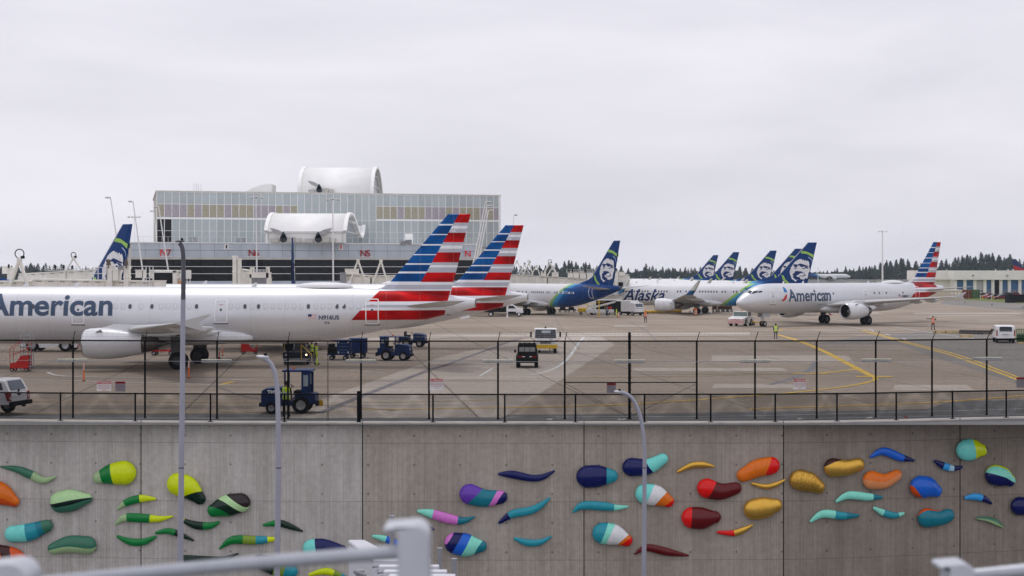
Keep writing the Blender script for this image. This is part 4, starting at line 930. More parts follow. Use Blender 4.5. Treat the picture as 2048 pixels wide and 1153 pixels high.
def windows(T, key, root, ranges, z, shades):
    """one pane object per cabin window, sharing two meshes"""
    k = (key, z)
    if k not in _winmesh:
        ms = []
        for mm in (M_win, M_winsh):
            me = on_hull(T, ring_flat(rrect(.34, .46, .15), rrect(.24, .35, .11)), 20, z, .008); me2 = on_hull(T, flat(rrect(.25, .36, .11)), 20, z, .006)
            bm = bmesh.new(); bm.from_mesh(me); 
            for f in bm.faces: f.material_index = 0
            nf = len(bm.faces); bm.from_mesh(me2); bm.faces.ensure_lookup_table()
            for f in bm.faces[nf:]: f.material_index = 1
            res = bpy.data.meshes.new('cabin_window'); bm.to_mesh(res); bm.free(); res.materials.append(M_frame); res.materials.append(mm); ms.append(res)
        _winmesh[k] = ms
    rr = random.Random(hash(key) % 100 if False else len(key)*7)
    for a0, n, pitch in ranges:
        for i in range(n):
            a = a0+i*pitch; zz, hw, hh = fsec(T, a)
            o = bpy.data.objects.new('cabin_window', _winmesh[k][1 if rr.random() < shades else 0]); col.objects.link(o); o.parent = root
            o.location = (20-a, fy(T, a, z)-fy(T, 20, z), 0)
def door(T, root, a, z, w_, h_, win=True, dark=False, thick=.07):
    dm = M_doord if dark else M_door
    me = on_hull(T, ring_flat(rrect(w_, h_, .16), rrect(w_-2*thick, h_-2*thick, .11)), a, z, .014); d = mk('door', me, dm, root)
    if win:
        me = on_hull(T, flat(rrect(.16, .2, .07)), a, z+.12, .016); mk('door_window', me, M_win, d)
        me = on_hull(T, flat([(-w_/2-.06, -h_/2-.1), (w_/2+.06, -h_/2-.1), (w_/2+.06, -h_/2-.02), (-w_/2-.06, -h_/2-.02)]), a, z, .03); mk('door_sill', me, M_doord, d)
        me = on_hull(T, flat([(-.16, .5), (.16, .5), (.16, .53), (-.16, .53)]), a, z, .016); mk('door_marking', me, M_red, d)
def cockpit(T, root, z0=0):
    # panes as (a, theta) patches on the nose
    x0 = T['x0']
    def pt(a, th, e=.012):
        zc, hw, hh = fsec(T, a); return Vector((x0-a, (hw+e)*math.cos(R(th)), zc+(hh+e)*math.sin(R(th))))
    pans = [[(1.75, 56), (2.3, 64), (2.3, 86), (1.72, 84)], [(1.85, 51), (2.55, 43), (3.05, 50), (2.42, 62)], [(2.68, 41), (3.35, 36), (3.55, 41), (3.15, 48)]]
    for s_ in (1, -1):
        for q in pans:
            mb = MB(); g = 5; vs = []
            for i in range(g+1):
                for j in range(g+1):
                    u, v = i/g, j/g
                    a = (q[0][0]*(1-u)+q[1][0]*u)*(1-v)+(q[3][0]*(1-u)+q[2][0]*u)*v; th = (q[0][1]*(1-u)+q[1][1]*u)*(1-v)+(q[3][1]*(1-u)+q[2][1]*u)*v
                    p = pt(a, th); p.y *= s_; vs.append(p)
            mb.add(vs, [(i*(g+1)+j, (i+1)*(g+1)+j, (i+1)*(g+1)+j+1, i*(g+1)+j+1) for i in range(g) for j in range(g)], 0, True)
            mb.build('cockpit_window', M_glass, root)
def common(T, root, m, winglet, wm=None, chev=False, nm=None):
    fuselage(T, root, m); build_fin(T, root, m)
    for s_ in (1, -1):
        wg = build_panel(T, T['wing'], s_, M_wing, root, 'wing', 1.05, .16)
        W = T['wing']; k, t = W['kink'], W['tip']
        for f in (.28, .5, .72):
            y = k[2]+(t[2]-k[2])*(f-.1) if f > .3 else k[2]*.75
            te = k[1]+(t[1]-k[1])*max(0, (y-k[2])/(t[2]-k[2])); z = W['root'][3]+(t[3]-W['root'][3])*(y-W['root'][2])/(t[2]-W['root'][2])
            mb = MB(); X = T['x0']-te; mb.loft([[Vector((X+dx, s_*y+rr_*math.cos(2*PI*j/10), z-.22+dz+1.5*rr_*math.sin(2*PI*j/10))) for j in range(10)] for dx, rr_, dz in ((2.3, .03, .1), (1.6, .14, 0), (.4, .2, -.05), (-.5, .13, .0), (-1.1, .02, .12))]); mb.build('flap_fairing', M_wing, wg)
        winglet(s_, wg)
        build_panel(T, T['stab'], s_, M_wing, root, 'tailplane', .34, .08)
        build_engine(T, s_, root, nm or M_nac, chev)
    build_gear(T, root); cockpit(T, root)
    x0 = T['x0']; mb = MB(); zt = T['sec'][-1][1]; hr = T['sec'][-1][3]; mb.lathe([(-.02, hr*1.02), (-.12, hr*.95), (-.1, hr*.6), (.2, hr*.5)], (x0-T['L']+.06, 0, zt), 'x', 16); mb.build('exhaust_cone', M_hot, root)
    for a, up in ((9, 1), (13, 1), (27, 1), (18.5, -1)):
        zc, hw, hh = fsec(T, a); z = zc+up*hh; mb = MB(); mb.prism([(x0-a+.2, z-.05*up), (x0-a-.25, z-.05*up), (x0-a-.3, z+.32*up), (x0-a-.1, z+.32*up)], -.02, .02); mb.build('blade_antenna', M_white, root)
def dome(T, root, a, ln=4.6, h=.42):
    zc, hw, hh = fsec(T, a); z = zc+hh-.08; mb = MB(); rings = []
    for i in range(9):
        t = PI*i/8; r = max(math.sin(t), .03)**.7; x = T['x0']-a+math.cos(t)*ln/2
        rings.append([Vector((x, .75*r*math.cos(PI*j/10), z+(h*r+.02)*math.sin(PI*j/10))) for j in range(11)])
    mb.loft(rings, 0, False, False); mb.build('antenna_dome', M_white, root)
def fence_winglet(T):
    def f(s_, p):
        le, te, y, z = T['wing']['tip']; X = T['x0']
        mb = MB(); h = .05
        poly = [(X-le+.1, z), (X-te-.75, z+.6), (X-te-1.0, z+.6), (X-te-.15, z+.05), (X-te-.65, z-.5), (X-te-.45, z-.5)]
        mb.prism(poly, s_*(y-.02), s_*(y+.07)); mb.build('winglet', M_wing, p)
    return f
def american(name, label, loc, rz, reg, num, T=A321, near=False):
    t = thing(name, label, 'airplane', loc, rz, 'silver airliners with striped tails')
    common(T, t, M_aa, fence_winglet(T)); dome(T, t, 32.6)
    dz = .33 if near else 0; ts, lz, la, lx = (2.32, 4.09, 6.75, 1.085) if near else (2.3, 3.45, 8.05, .97)
    windows(T, 'aan' if near else 'aa', t, [(7.0, 12, .551), (14.5, 7, .551), (18.65, 1, .5), (19.5, 1, .5), (20.2, 6, .551), (25.6, 4, .551), (27.75, 15, .551)], 4.42+dz, .8)
    door(T, t, 5.0, 4.05, 1.0, 1.95); door(T, t, 13.8 if near else 14.6, 4.05+dz, .95, 2.0); door(T, t, 24.85 if near else 24.2, 4.05+dz, 1.0, 1.8); door(T, t, 36.5, 4.35, 1.02, 2.0)
    me = text_mesh('American', ts, .055, 0, 'LEFT', 0, lx); mk('lettering', on_hull(T, me, la, lz, .02), M_letter, t)
    me = text_mesh(reg, .46, .014); mk('registration', on_hull(T, me, 32.4, 3.74, .02), M_letter, t)
    me = text_mesh(num, .26, .006); mk('fleet_number', on_hull(T, me, 32.85, 3.4, .02), M_letter, t)
    # small flag
    fl = mk('flag_emblem', on_hull(T, flat([(0, 0), (.62, 0), (.62, .36), (0, .36)]), 31.6, 3.8, .018), mat('flag_field', (.62, .3, .3), .5), t)
    mb = MB()
    for k in range(3):
        me = on_hull(T, flat([(0, .05+k*.11), (.62, .05+k*.11), (.62, .1+k*.11), (0, .1+k*.11)]), 31.6, 3.8, .022); mk('flag_stripe', me, M_white, fl)
    mk('flag_canton', on_hull(T, flat([(0, .17), (.27, .17), (.27, .36), (0, .36)]), 31.6, 3.8, .026), M_alet, fl)
    # flight emblem ahead of the titles: red lower blade, blue upper blade, white gap
    mk('emblem', on_hull(T, flat([(0, -.1), (.35, .1), (.95, .75), (1.15, .7), (1.05, .25), (.75, -.05), (.3, -.22)]), la-1.5, lz+.2, .03), M_red, t)
    mk('emblem', on_hull(T, flat([(.75, 1.0), (1.35, 1.0), (1.35, 1.5), (1.05, 1.75), (.9, 1.6)]), la-1.5, lz+.25, .03), mat('emblem_blue', (.02, .2, .5), .4), t)
    # registration repeated small on the fin
    for q in (1,):
        mb = MB(); X = T['x0']; text_obj('fin_number', num, .3, M_wfin, t, basis((X-42.7, fin_h(T, 11)+.02, 10.55), (-1, 0, 0), (0, 0, 1)), .004)
    return t
A1 = american('airliner', 'nearest silver white airliner with a red white and blue striped tail, behind the fence', (-25.4, 118.1, 0), PI, 'N916US', '916', A321N, True)
_kids = None
A2 = copy_tree(A1); A2.location = (-21.0, 146, 0); A2['label'] = 'silver airliner with striped tail parked directly behind the nearest one, mostly hidden by it'
A3 = american('airliner', 'silver white airliner being towed on the right, seen from its nose with both engines showing', (47.6, 214.5, 0), R(180+37.5), 'N980UY', '980')
# ---- blue tailed airliners
def blended(T, c1, c2, h=2.5):
    def f(s_, p):
        le, te, y, z = T['wing']['tip']; X = T['x0']; rings = []
        for a, b, yy, zz in ((le, te, y, z), (le+.5, te+.15, y+.35, z+.15), (le+1.2, te+.7, y+.7, z+.8), (le+2.0, te+1.2, y+.9, z+1.7), (le+2.7, te+1.6, y+1.05, z+h)):
            rings.append([Vector((X-a, s_*yy, zz)), Vector((X-(a+b)/2, s_*(yy+.06), zz-.02)), Vector((X-b, s_*yy, zz)), Vector((X-(a+b)/2, s_*(yy-.06), zz+.04))])
        mb = MB(); mb.loft(rings[:3], 0); mb.loft(rings[2:], 1)
        mb.build('winglet', [c1, c2], p)
    return f
M_wl1 = mat('winglet_blue', (.02, .13, .3), .4); M_wl2 = mat('winglet_pale', (.62, .63, .58), .4); M_wl3 = mat('winglet_sky', (.25, .55, .72), .4)
def blue_tail(name, label, loc, rz, titles=True, nwin=True, group='white airliners with dark blue tails'):
    T = B737; t = thing(name, label, 'airplane', loc, rz, group)
    common(T, t, M_as, blended(T, M_wl1, M_wl2), None, True, M_wfin)
    if nwin: windows(T, 'as', t, [(6.2, 20, .51), (17.4, 30, .51)], 3.95, .25)
    door(T, t, 4.6, 3.6, .85, 1.8); door(T, t, 36.0, 3.95, .8, 1.8); door(T, t, 18.9, 4.05, .55, 1.0, False)
    if titles:
        me = text_mesh('Alaska', 2.95, .045, .4); mk('lettering', on_hull(T, me, 7.1, 2.3, .02), M_alet, t)
        me = text_mesh('N247AK', .55, .012); mk('registration', on_hull(T, me, 29.5, 4.35, .02), M_alet, t)
    X = T['x0']
    for s_ in (1, -1):
        fw, fd = face_meshes(T, 37.15, 40.75, 5.75, 9.75, s_, .02)
        e = fw.build('tail_emblem', M_wfin, t); fd.build('emblem_shading', M_alet, e)
        def dec(nm, pts, m, e_=.022):
            mb = MB(); mb.add([(X-a, s_*(fin_h(T, z)+e_ if a > 0 else 0), z) for a, z in pts], [tuple(range(len(pts)))]); return mb.build(nm, m, t)
        dec('lime_band', [(39.35, 11.15), (40.2, 11.0), (41.35, 10.45), (41.25, 9.95), (40.3, 10.55), (39.1, 10.75)], M_lime)
        dec('pale_band', [(40.3, 10.1), (40.9, 9.6), (41.15, 8.8), (41.0, 9.7), (40.6, 10.05)], M_lav)
        dec('lime_band', [(35.75, 6.95), (36.15, 6.8), (36.5, 6.1), (37.4, 5.3), (36.8, 5.3), (36.0, 6.1)], M_lime, .03)
        # bright leading edge
        mb = MB(); pts = [(z, finchord(T, z)[0]) for z in (6.7, 8.6, 10.6, 12.5)]
        mb.tube([(X-a-.02, 0, z) for z, a in pts], .06, 6); 
        if s_ == 1: mb.build('leading_edge', M_wfin, t)
    return t
B1 = blue_tail('airliner', 'white airliner with italic navy titles and a spread engine, behind the towed airliner nose', (33.9, 269, 0), R(180-22))
B2 = copy_tree(B1, flt=lambda c: not c.name.startswith(('lettering',))); B2.location = (4.7, 262, 0); B2.rotation_euler.z = R(180-51)
B2['label'] = 'dark blue tailed airliner seen from behind, just right of the second striped tail'
def bt(loc, yaw, label):
    o = copy_tree(B1, flt=lambda c: not c.name.startswith(('cabin_window', 'lettering', 'registration', 'door'))); o.location = loc; o.rotation_euler.z = R(180+yaw); o['label'] = label; return o
bt((-57.6, 173.6, 0), -36, 'dark blue tail standing left of the glass terminal behind white boarding bridges')
bt((-35.2, 246, 0), -84, 'thin blue tail seen edge on in front of the terminal, left of the centre mast')
bt((-113.3, 372, 0), 188, 'blue tail base cut by the left picture edge, its airliner facing right')
def back(px, Z, yaw, label, dx=20.9):
    x = (px-CX)/F*Z; bt((x-dx*math.cos(R(yaw)), Z-dx*math.sin(R(yaw)), 0), yaw, label)
back(1438, 452, -20, 'farthest left and smallest of the tails clustered behind the titled white airliner')
back(1480, 386, -20, 'second blue tail from the left in the cluster behind the titled white airliner')
back(1555, 359, -20, 'third blue tail from the left in the cluster behind the titled white airliner')
back(1606, 330, -20, 'dark blue tail mostly hidden behind the tallest tail of the cluster')
# far regional jet and a red tipped tail behind the hangar
def regional(name, label, loc, rz, paint, finpaint, k=.72, group=None):
    T = B737; t = thing(name, label, 'airplane', loc, rz, group); t.scale = (k*1.02, k, k)
    fuselage(T, t, paint); build_fin(T, t, finpaint)
    for s_ in (1, -1):
        build_panel(T, T['wing'], s_, M_wing, t, 'wing', .9, .15); build_panel(T, T['stab'], s_, M_wing, t, 'tailplane', .34, .08); build_engine(T, s_, t, M_nac, False)
    build_gear(T, t); cockpit(T, t); return t
r1 = regional('regional_jet', 'small white jet with a blue tail far off left of the tall lone mast', ((1655-CX)/F*960, 962, 2.4), R(4), M_as, M_as)
def dl():
    m, N, L, s, sp, mt, mx_, gr = paint_base('red_blue_tail'); f = mt('GREATER_THAN', mt('ADD', sp.outputs[2], mt('MULTIPLY', sp.outputs[0], .35)), 3.3); L.new(mx_(f, (.45, .02, .03), (.02, .03, .12)), s.inputs['Base Color']); return m
regional('regional_jet', 'airplane behind the hangar showing only its red and dark blue tail fin', ((2044-CX)/F*520+15.4, 520, 0), R(8), M_wfin, dl(), .95)
# ------------------------------------------------------------------ glass terminal
def facade_frame(pxl, Zl, pxr, Zr):
    a = Vector(((pxl-CX)*Zl/F, Zl, 0)); b = Vector(((pxr-CX)*Zr/F, Zr, 0)); d = b-a; return a, d.normalized(), d.length
M_gl = mat('pale_curtain_glass', (.45, .50, .505), .3, 0, .05, .4)
vary(M_gl, .9, 1.06)
M_gl2 = mat('spandrel_panel', (.50, .56, .62), .4, 0, .08, .3)
vary(M_gl2, .92, 1.05)
M_gldk = glass('dark_curtain_glass', (.004, .005, .007), .1); M_gldk.node_tree.nodes['Principled BSDF'].inputs['Specular IOR Level'].default_value = .25
M_mull = mat('mullion_white', (.84, .85, .84), .45, 0, .06)
M_olive = mat('louvre_olive', (.50, .47, .37), .6, 0, .15, 3)
M_purp = mat('louvre_purple', (.50, .46, .49), .6, 0, .15, 3)
M_roofw = mat('roof_membrane_white', (.90, .90, .88), .55, 0, .05, .4)
M_beam = mat('beam_offwhite', (.55, .54, .5), .6, 0, .1, .6)
M_duct = mat('duct_grey', (.42, .42, .43), .5)
M_intk = mat('intake_dark', (.035, .045, .055), .5)
M_endg = glass('endwall_glass', (.2, .22, .24), .2)
term = thing('terminal_building', 'grey glass terminal with two white vaulted roofs behind the striped tails', 'building')
A_, D_, LN = facade_frame(313, 274, 1000, 290)
term.location = A_; ang = math.atan2(D_.y, D_.x); term.rotation_euler = (0, 0, ang)
# local frame of the terminal: x along the main facade, y backwards
def tl(X, Y): 
    v = Vector((X, Y, 0))-A_; return v.dot(D_), v.dot(Vector((-D_.y, D_.x, 0)))
nb = 48; bw = LN/nb; ZT = 22.35
mb = MB(); mb.bx(0.02, LN-.02, .32, 34, 0, ZT-.3); mb.build('core_wall', M_beam, term)
mb = MB(); mb.bx(-.15, LN+.15, -.06, 34.2, ZT-.3, ZT); mb.build('roof_slab', M_beam, term)
def bay_mesh(kind):
    mb = MB(); g = 0
    rows = [(12.3, 15.0), (15.0, 17.15), (17.5, 19.9), (19.9, ZT-.3)]
    for i, (z0, z1) in enumerate(rows):
        if kind == 'louvre' and i == 2: continue
        mb.add([(0, .05, z0), (bw, .05, z0), (bw, .05, z1), (0, .05, z1)], [(0, 1, 2, 3)], 1 if (kind == 'corner' and i < 2) else 0)
        if i in (0, 1, 3): mb.bx(0, bw, .0, .06, z1-.03, z1+.03, 2)
    mb.bx(0, .11, -.10, .06, 12.3, ZT-.3, 2)
    if kind != 'mid': mb.bx(.09, bw, -.09, .06, 17.15, 17.5, 2)
    else: mb.add([(0, .05, 17.15), (bw, .05, 17.15), (bw, .05, 17.5), (0, .05, 17.5)], [(0, 1, 2, 3)], 0)
    if kind != 'mid': mb.bx(.09, bw, -.03, .055, 19.84, 19.96, 2)
    me = mb.build('window_bay', [M_gl, M_gldk, M_mull], term); return me
def louv_mesh(m):
    mb = MB()
    for k in range(14):
        z = 17.55+k*.168; mb.add([(.1, -.05, z), (bw, -.05, z), (bw, .05, z+.10), (.1, .05, z+.10)], [(0, 1, 2, 3)])
        mb.add([(.1, .05, z+.10), (bw, .05, z+.10), (bw, -.05, z+.168), (.1, -.05, z+.168)], [(0, 1, 2, 3)])
    return mb.build('louvre_panel', m, term)
protos = {k: bay_mesh(k) for k in ('louvre', 'mid', 'corner')}; lp = [louv_mesh(M_olive), louv_mesh(M_purp)]
used = set(); rb = random.Random(5)
for i in range(nb):
    u = (i+.5)/nb; k = 'mid' if .405 < u < .615 else ('corner' if i < 2 else 'louvre')
    if k not in used: o = protos[k]; used.add(k)
    else: o = protos[k].copy(); col.objects.link(o)
    o.location = (i*bw, 0, 0)
    if k != 'mid':
        c = rb.choice((0, 1)) if i % 3 else i % 2; key = 'l%d' % c
        if key not in used: q = lp[c]; used.add(key)
        else: q = lp[c].copy(); col.objects.link(q)
        q.location = (i*bw, 0, 0)
mb = MB(); mb.bx(LN-.32, LN+.12, -.14, .6, 0, ZT-.3); mb.build('corner_column', M_mull, term)
# lower block with its own slightly turned front
A2_, D2_, LN2 = facade_frame(262, 244, 952, 260); a2 = math.atan2(D2_.y, D2_.x)
low_ = thing('gate_concourse', 'low wing of the terminal with grey panels, dark glazing and red gate numbers', 'building', A2_, a2)
L2 = 12.28
mb = MB(); mb.bx(.02, LN2, .5, 29, 0, L2-.12); mb.build('core_wall', M_beam, low_)
mb = MB(); mb.bx(-.1, LN2+.1, -.12, 29.1, L2-.12, L2+.06); mb.build('roof_edge', M_mull, low_)
mb = MB(); mb.bx(0, LN2, -.1, .5, 9.5, 9.86); mb.build('beam', M_beam, low_)
nb2 = 26; bw2 = LN2/nb2
def lowbay():
    mb = MB(); mb.bx(.03, bw2, 0, .5, 9.86, 11.0, 0); mb.bx(.03, bw2, 0, .5, 11.05, L2-.12, 0); mb.bx(0, bw2, .03, .5, 10.98, 11.07, 1); return mb.build('cladding_panel', [M_gl2, M_dark], low_)
def lowgl():
    mb = MB(); mb.bx(0, bw2, .12, .5, 5.95, 9.5, 0); mb.bx(0, .06, .06, .2, 5.95, 9.5, 1)
    for z in (8.3, 7.12): mb.bx(0, bw2, -.02, .14, z, z+.08, 2)
    mb.bx(0, bw2, .02, .5, 3.2, 5.95, 3); return mb.build('window_bay', [M_gldk, M_dark, M_mull, M_gl2], low_)
p1, p2 = lowbay(), lowgl()
for i in range(nb2):
    for p in (p1, p2):
        o = p if i == 0 else p.copy()
        if i: col.objects.link(o)
        o.location = (i*bw2, 0, 0)
mb = MB(); mb.tube([(0, .1, L2+.95), (LN2, .1, L2+.95)], .02, 4)
for i in range(60): mb.cyl((LN2*i/59, .1, L2), (LN2*i/59, .1, L2+.95), .02, n=4)
mb.build('roof_railing', M_mull, low_)
def gate_sign(px, s1, s2, m1, m2, label):
    w_ = G  # noqa
    t_ = (px-262)/(952-262); Zs = 244+(260-244)*t_; p = P(px, 508, Zs); loc = Vector((p.x, p.y, 0)); u = (loc-A2_).dot(D2_)
    base = A2_+D2_*u+Vector((D2_.y, -D2_.x, 0))*.12; t = thing('gate_sign', label, 'sign', (base.x, base.y, 10.05), a2, 'gate numbers on the concourse')
    mb = MB(); mb.bx(-1.1, 1.15, .0, .05, -.1, .02); mb.bx(-1.1, 1.15, .0, .05, 1.14, 1.22); mb.build('sign_rail', M_white, t)
    text_obj('sign_letter', s1, 1.55, m1, t, basis((-.95, -.03, .03), (1, 0, 0), (0, 0, 1)), .02, 'LEFT'); text_obj('sign_digit', s2, 1.55, m2, t, basis((.12, -.03, .03), (1, 0, 0), (0, 0, 1)), .02, 'LEFT')
M_gr = mat('gate_letter_red', (.8, .01, .02), .4); M_grd = mat('gate_letter_dark_red', (.34, .01, .015), .4)
gate_sign(331, 'N', '7', M_gr, M_grd, 'gate number N7, left of the tallest lamp post'); gate_sign(507, 'N', '6', M_grd, M_grd, 'gate number N6 beside the thin blue tail'); gate_sign(730, 'N', '5', M_grd, M_grd, 'gate number N5 left of the near striped tail')
gate_sign(939, 'N', '', M_gr, M_gr, 'red gate letter glimpsed between the two striped tails')
for px, py, dark in ((453, 494, 1), (682, 495, 0)):
    t_ = (px-262)/690; Zs = 244+16*t_-.25; p = P(px, py, Zs); mb = MB(); mb.bx(-.35, .35, 0, .1, -.45, .45, 0); mb.bx(-.12, .12, -.02, 0, -.3, .1, 1); mb.sphere((0, -.02, .22), .13, 1, 8, 6); mb.bx(-1, 1, .02, .06, -.3, -.26, 0); mb.bx(-1, 1, .02, .06, .1, .14, 0)
    o = mb.build('gate_pictogram', [M_mull, M_dark if dark else M_gr], None, loc=p); o.rotation_euler.z = a2; tag(o, 'small %s pictogram box on the concourse panels %s' % (('dark', 'between N7 and N6') if dark else ('red', 'left of N5')), 'sign')
# vaulted roofs
def vault(parent, xl, xr, prof, zb, name='vaulted_roof', lip=True, close=None):
    """prof: (Y, z) world profile from front to back"""
    pf = []
    for i in range(len(prof)-1):
        p = [prof[max(i-1, 0)], prof[i], prof[i+1], prof[min(i+2, len(prof)-1)]]
        for k in range(6):
            t = k/6; pf.append(tuple(.5*((2*p[1][c])+(-p[0][c]+p[2][c])*t+(2*p[0][c]-5*p[1][c]+4*p[2][c]-p[3][c])*t*t+(-p[0][c]+3*p[1][c]-3*p[2][c]+p[3][c])*t**3) for c in range(2)))
    pf.append(prof[-1]); mb = MB(); n = len(pf)
    inv = parent.matrix_basis.inverted()
    def w(x, y, z): return inv @ Vector((x, y, z))
    parent_m = parent
    for x0, x1, up in ((xl, xr, 0), (xl-.15, xl+.5, .18), (xr-.5, xr+.15, .18)):
        a = [w(x0, y, z+up) for y, z in pf]; b = [w(x1, y, z+up) for y, z in pf]; c = [w(x0, y, z-.25) for y, z in pf]; d = [w(x1, y, z-.25) for y, z in pf]
        mb.add(a+b+c+d, [(i, i+1, n+i+1, n+i) for i in range(n-1)]+[(2*n+i, 3*n+i, 3*n+i+1, 2*n+i+1) for i in range(n-1)]+[(i, 2*n+i, 2*n+i+1, i+1) for i in range(n-1)]+[(n+i, n+i+1, 3*n+i+1, 3*n+i) for i in range(n-1)], 0, up == 0)
    o = mb.build(name, M_roofw, parent)
    mb = MB()
    for x in (xl+.55, xr-.55):
        mb = MB()
        a = [w(x, y, z-.2) for y, z in pf]; b = [w(x, y, zb) for y, z in pf]; mb.add(a+b, [(i, i+1, n+i+1, n+i) for i in range(n-1)])
        mb.build('end_wall', M_endg, o)
    mb = MB()
    for x in (xr-.45,):
        for zz in (zb+2.0, zb+4.0):
            ys = [y for y, z in pf if z > zz]
            if ys: mb.add([w(x, ys[0], zz), w(x, ys[-1], zz), w(x, ys[-1], zz+.12), w(x, ys[0], zz+.12)], [(0, 1, 2, 3)])
    mb.build('glazing_bar', M_mull, o)
    return o
term.matrix_basis = Matrix.Translation(A_) @ Matrix.Rotation(ang, 4, 'Z'); low_.matrix_basis = Matrix.Translation(A2_) @ Matrix.Rotation(a2, 4, 'Z')
vault(term, -40.6, -26.4, [(284.4, 22.2), (285.2, 24.1), (287.5, 26.2), (291, 27.5), (295, 27.9), (299, 27.2), (302.6, 25.5), (305, 23.6), (306.5, 22.2)], 22.2)
vault(low_, -41.3, -27.75, [(250.6, 14.2), (252.0, 15.6), (254.6, 16.9), (258.0, 17.5), (261.0, 17.5), (264, 17.1), (268, 16.1), (272, 14.9), (275.2, 14.15), (278, 14.0), (280.5, 14.6), (282.2, 15.6), (282.9, 16.2)], 12.3)
# white screen wall under the low vault with vents
def wl_(parent, x0, x1, y0, y1, z0, z1, name, m):
    inv = parent.matrix_basis.inverted(); mb = MB(); vs = [inv @ Vector((x, y, z)) for x in (x0, x1) for y in (y0, y1) for z in (z0, z1)]
    mb.add(vs, [(0, 1, 3, 2), (4, 6, 7, 5), (0, 4, 5, 1), (2, 3, 7, 6), (0, 2, 6, 4), (1, 5, 7, 3)]); return mb.build(name, m, parent)
wl_(low_, -41.2, -27.8, 250.8, 251.1, 12.34, 14.3, 'screen_wall', M_roofw)
def vent(px, py, Z, flip, label, k=1.0):
    p = P(px, py, Z); t = thing('roof_vent', label, 'vent', p, 0, 'scoop vents on the vaulted roofs'); t.scale = (k, k, k); s_ = -1 if flip else 1
    pts = [(math.cos(a)*.68, .72+math.sin(a)*.72) for a in [R(-180+20*i) for i in range(19)][1:-1]]; mb = MB(); mb.prism([(-.66, .8)]+pts+[(.66, .8), (.35, 1.6), (0, 2.15), (-.35, 1.6)], 0, .5); mb.build('intake_hood', M_intk, t)
    arc_ = [(-.15, 1.9), (-.5, 2.2), (-1.1, 2.5), (-1.9, 2.75), (-2.7, 2.85), (-2.4, 2.4), (-1.9, 1.95), (-1.2, 1.6), (-.5, 1.45)]
    mb = MB(); mb.prism([(s_*x, z) for x, z in arc_], .1, .7); mb.build('wind_fin', M_duct, t)
    mb = MB(); mb.bx(.8, 2.2, .2, 1.0, 0, 1.1); mb.bx(2.4, 3.4, .2, 1.0, 0, .9); mb.bx(-2.6, -1.0, .25, 1, 0, .8); mb.build('duct_box', M_beam, t, bevel=.05)
vent(566.5, 485.5, 249.6, False, 'dark scoop vent at the left front of the lower white vault', .85); vent(636, 485.5, 249.8, True, 'dark scoop vent at the right front of the lower white vault', .85); vent(638, 386, 283.6, False, 'dark scoop vent at the foot of the upper white vault', .8)
def roofbox(name, px0, px1, y0, y1, Z, d, m, label, cat, group=None):
    a, b = P(px0, y1, Z), P(px1, y0, Z); mb = MB(); mb.bx(0, b.x-a.x, 0, d, 0, b.z-a.z); mb.bx(.1*(b.x-a.x), .9*(b.x-a.x), -.04, 0, .15*(b.z-a.z), .85*(b.z-a.z)); o = mb.build(name, m, None, .04, loc=a); return tag(o, label, cat, group)
roofbox('air_handler', 378, 390, 474.5, 484, 250, 2, M_grey, 'grey roof unit on the concourse above N7', 'roof unit')
roofbox('air_handler', 472, 486.5, 476.5, 485, 251, 2, M_grey, 'grey roof unit on the concourse left of N6', 'roof unit')
roofbox('air_handler', 801, 811, 482, 489, 256, 2, M_grey, 'small low grey roof unit on the concourse right of N5', 'roof unit')
roofbox('air_handler', 811, 822.5, 480, 489, 256.5, 2, M_grey, 'taller grey roof unit on the concourse right of N5', 'roof unit')
roofbox('plant_room_door', 810, 825, 468, 488, 268, 1, M_roofw, 'white plant room door behind the roof units right of N5', 'door')
p = P(490, 384.5, 286); mb = MB(); mb.prism([(0, 0), (5.1, 0), (5.1, 1.5), (3.6, 1.45), (1.5, .8)], 0, 5); tag(mb.build('roof_canopy', M_roofw, None, loc=p), 'white wedge shaped roof canopy left of the upper vault', 'roof canopy')
t = thing('antenna_array', 'four thin antenna rods on the roof above the left end of the louvres', 'antenna', P(395, 384.5, 280)); 
for dx, h in ((-.65, 1.7), (-.2, 1.55), (.2, 1.5), (.65, 1.45)): mb = MB(); mb.cyl((dx, 0, 0), (dx, 0, h), .03, n=5); mb.build('rod', M_grey, t)
# light masts
def mast(px, ytop, ybot, pxb, Z, label, heads, wdt=.16, group='slim white light masts around the gates'):
    top = P(px, ytop, Z); bot = P(pxb, ybot, Z); k = (top.z)/(top.z-bot.z) if True else 1
    b0 = top+(bot-top)*k; t = thing('light_mast', label, 'light mast', b0, 0, group); T_ = top-b0
    mb = MB(); mb.cyl((0, 0, 0), T_, wdt, wdt*.5, n=8); mb.cyl((0, 0, 0), (0, 0, .5), wdt*1.8, n=8); mb.build('pole', M_mull, t)
    for dx, dz, w_ in heads:
        mb = MB(); mb.box(T_+Vector((dx, -.1, dz)), (w_, .5, .16)); mb.box(T_+Vector((dx, -.1, dz-.12)), (w_*.7, .35, .06), 1); mb.cyl(T_+Vector((0, 0, dz)), T_+Vector((dx, 0, dz)), .05, n=5); mb.build('lamp_head', [M_mull, M_dark], t)
mast(665.5, 399, 575, 666.5, 232, 'tall vertical mast with three lamp heads in front of the lower vault', [(-.75, 0, .55), (0, .1, .5), (.85, 0, .55)])
mast(512, 394, 575, 514, 236, 'tall vertical mast with three lamp heads in front of N6', [(-.7, -.1, .55), (.1, 0, .5), (.9, -.1, .55)])
mast(220.7, 394, 470, 232.5, 236, 'leaning light mast farthest left, left of the blue tail tip', [(-.4, -.1, .8)])
mast(266, 403, 482, 277, 236, 'leaning light mast just behind the blue tail tip', [(-.4, 0, .6)])
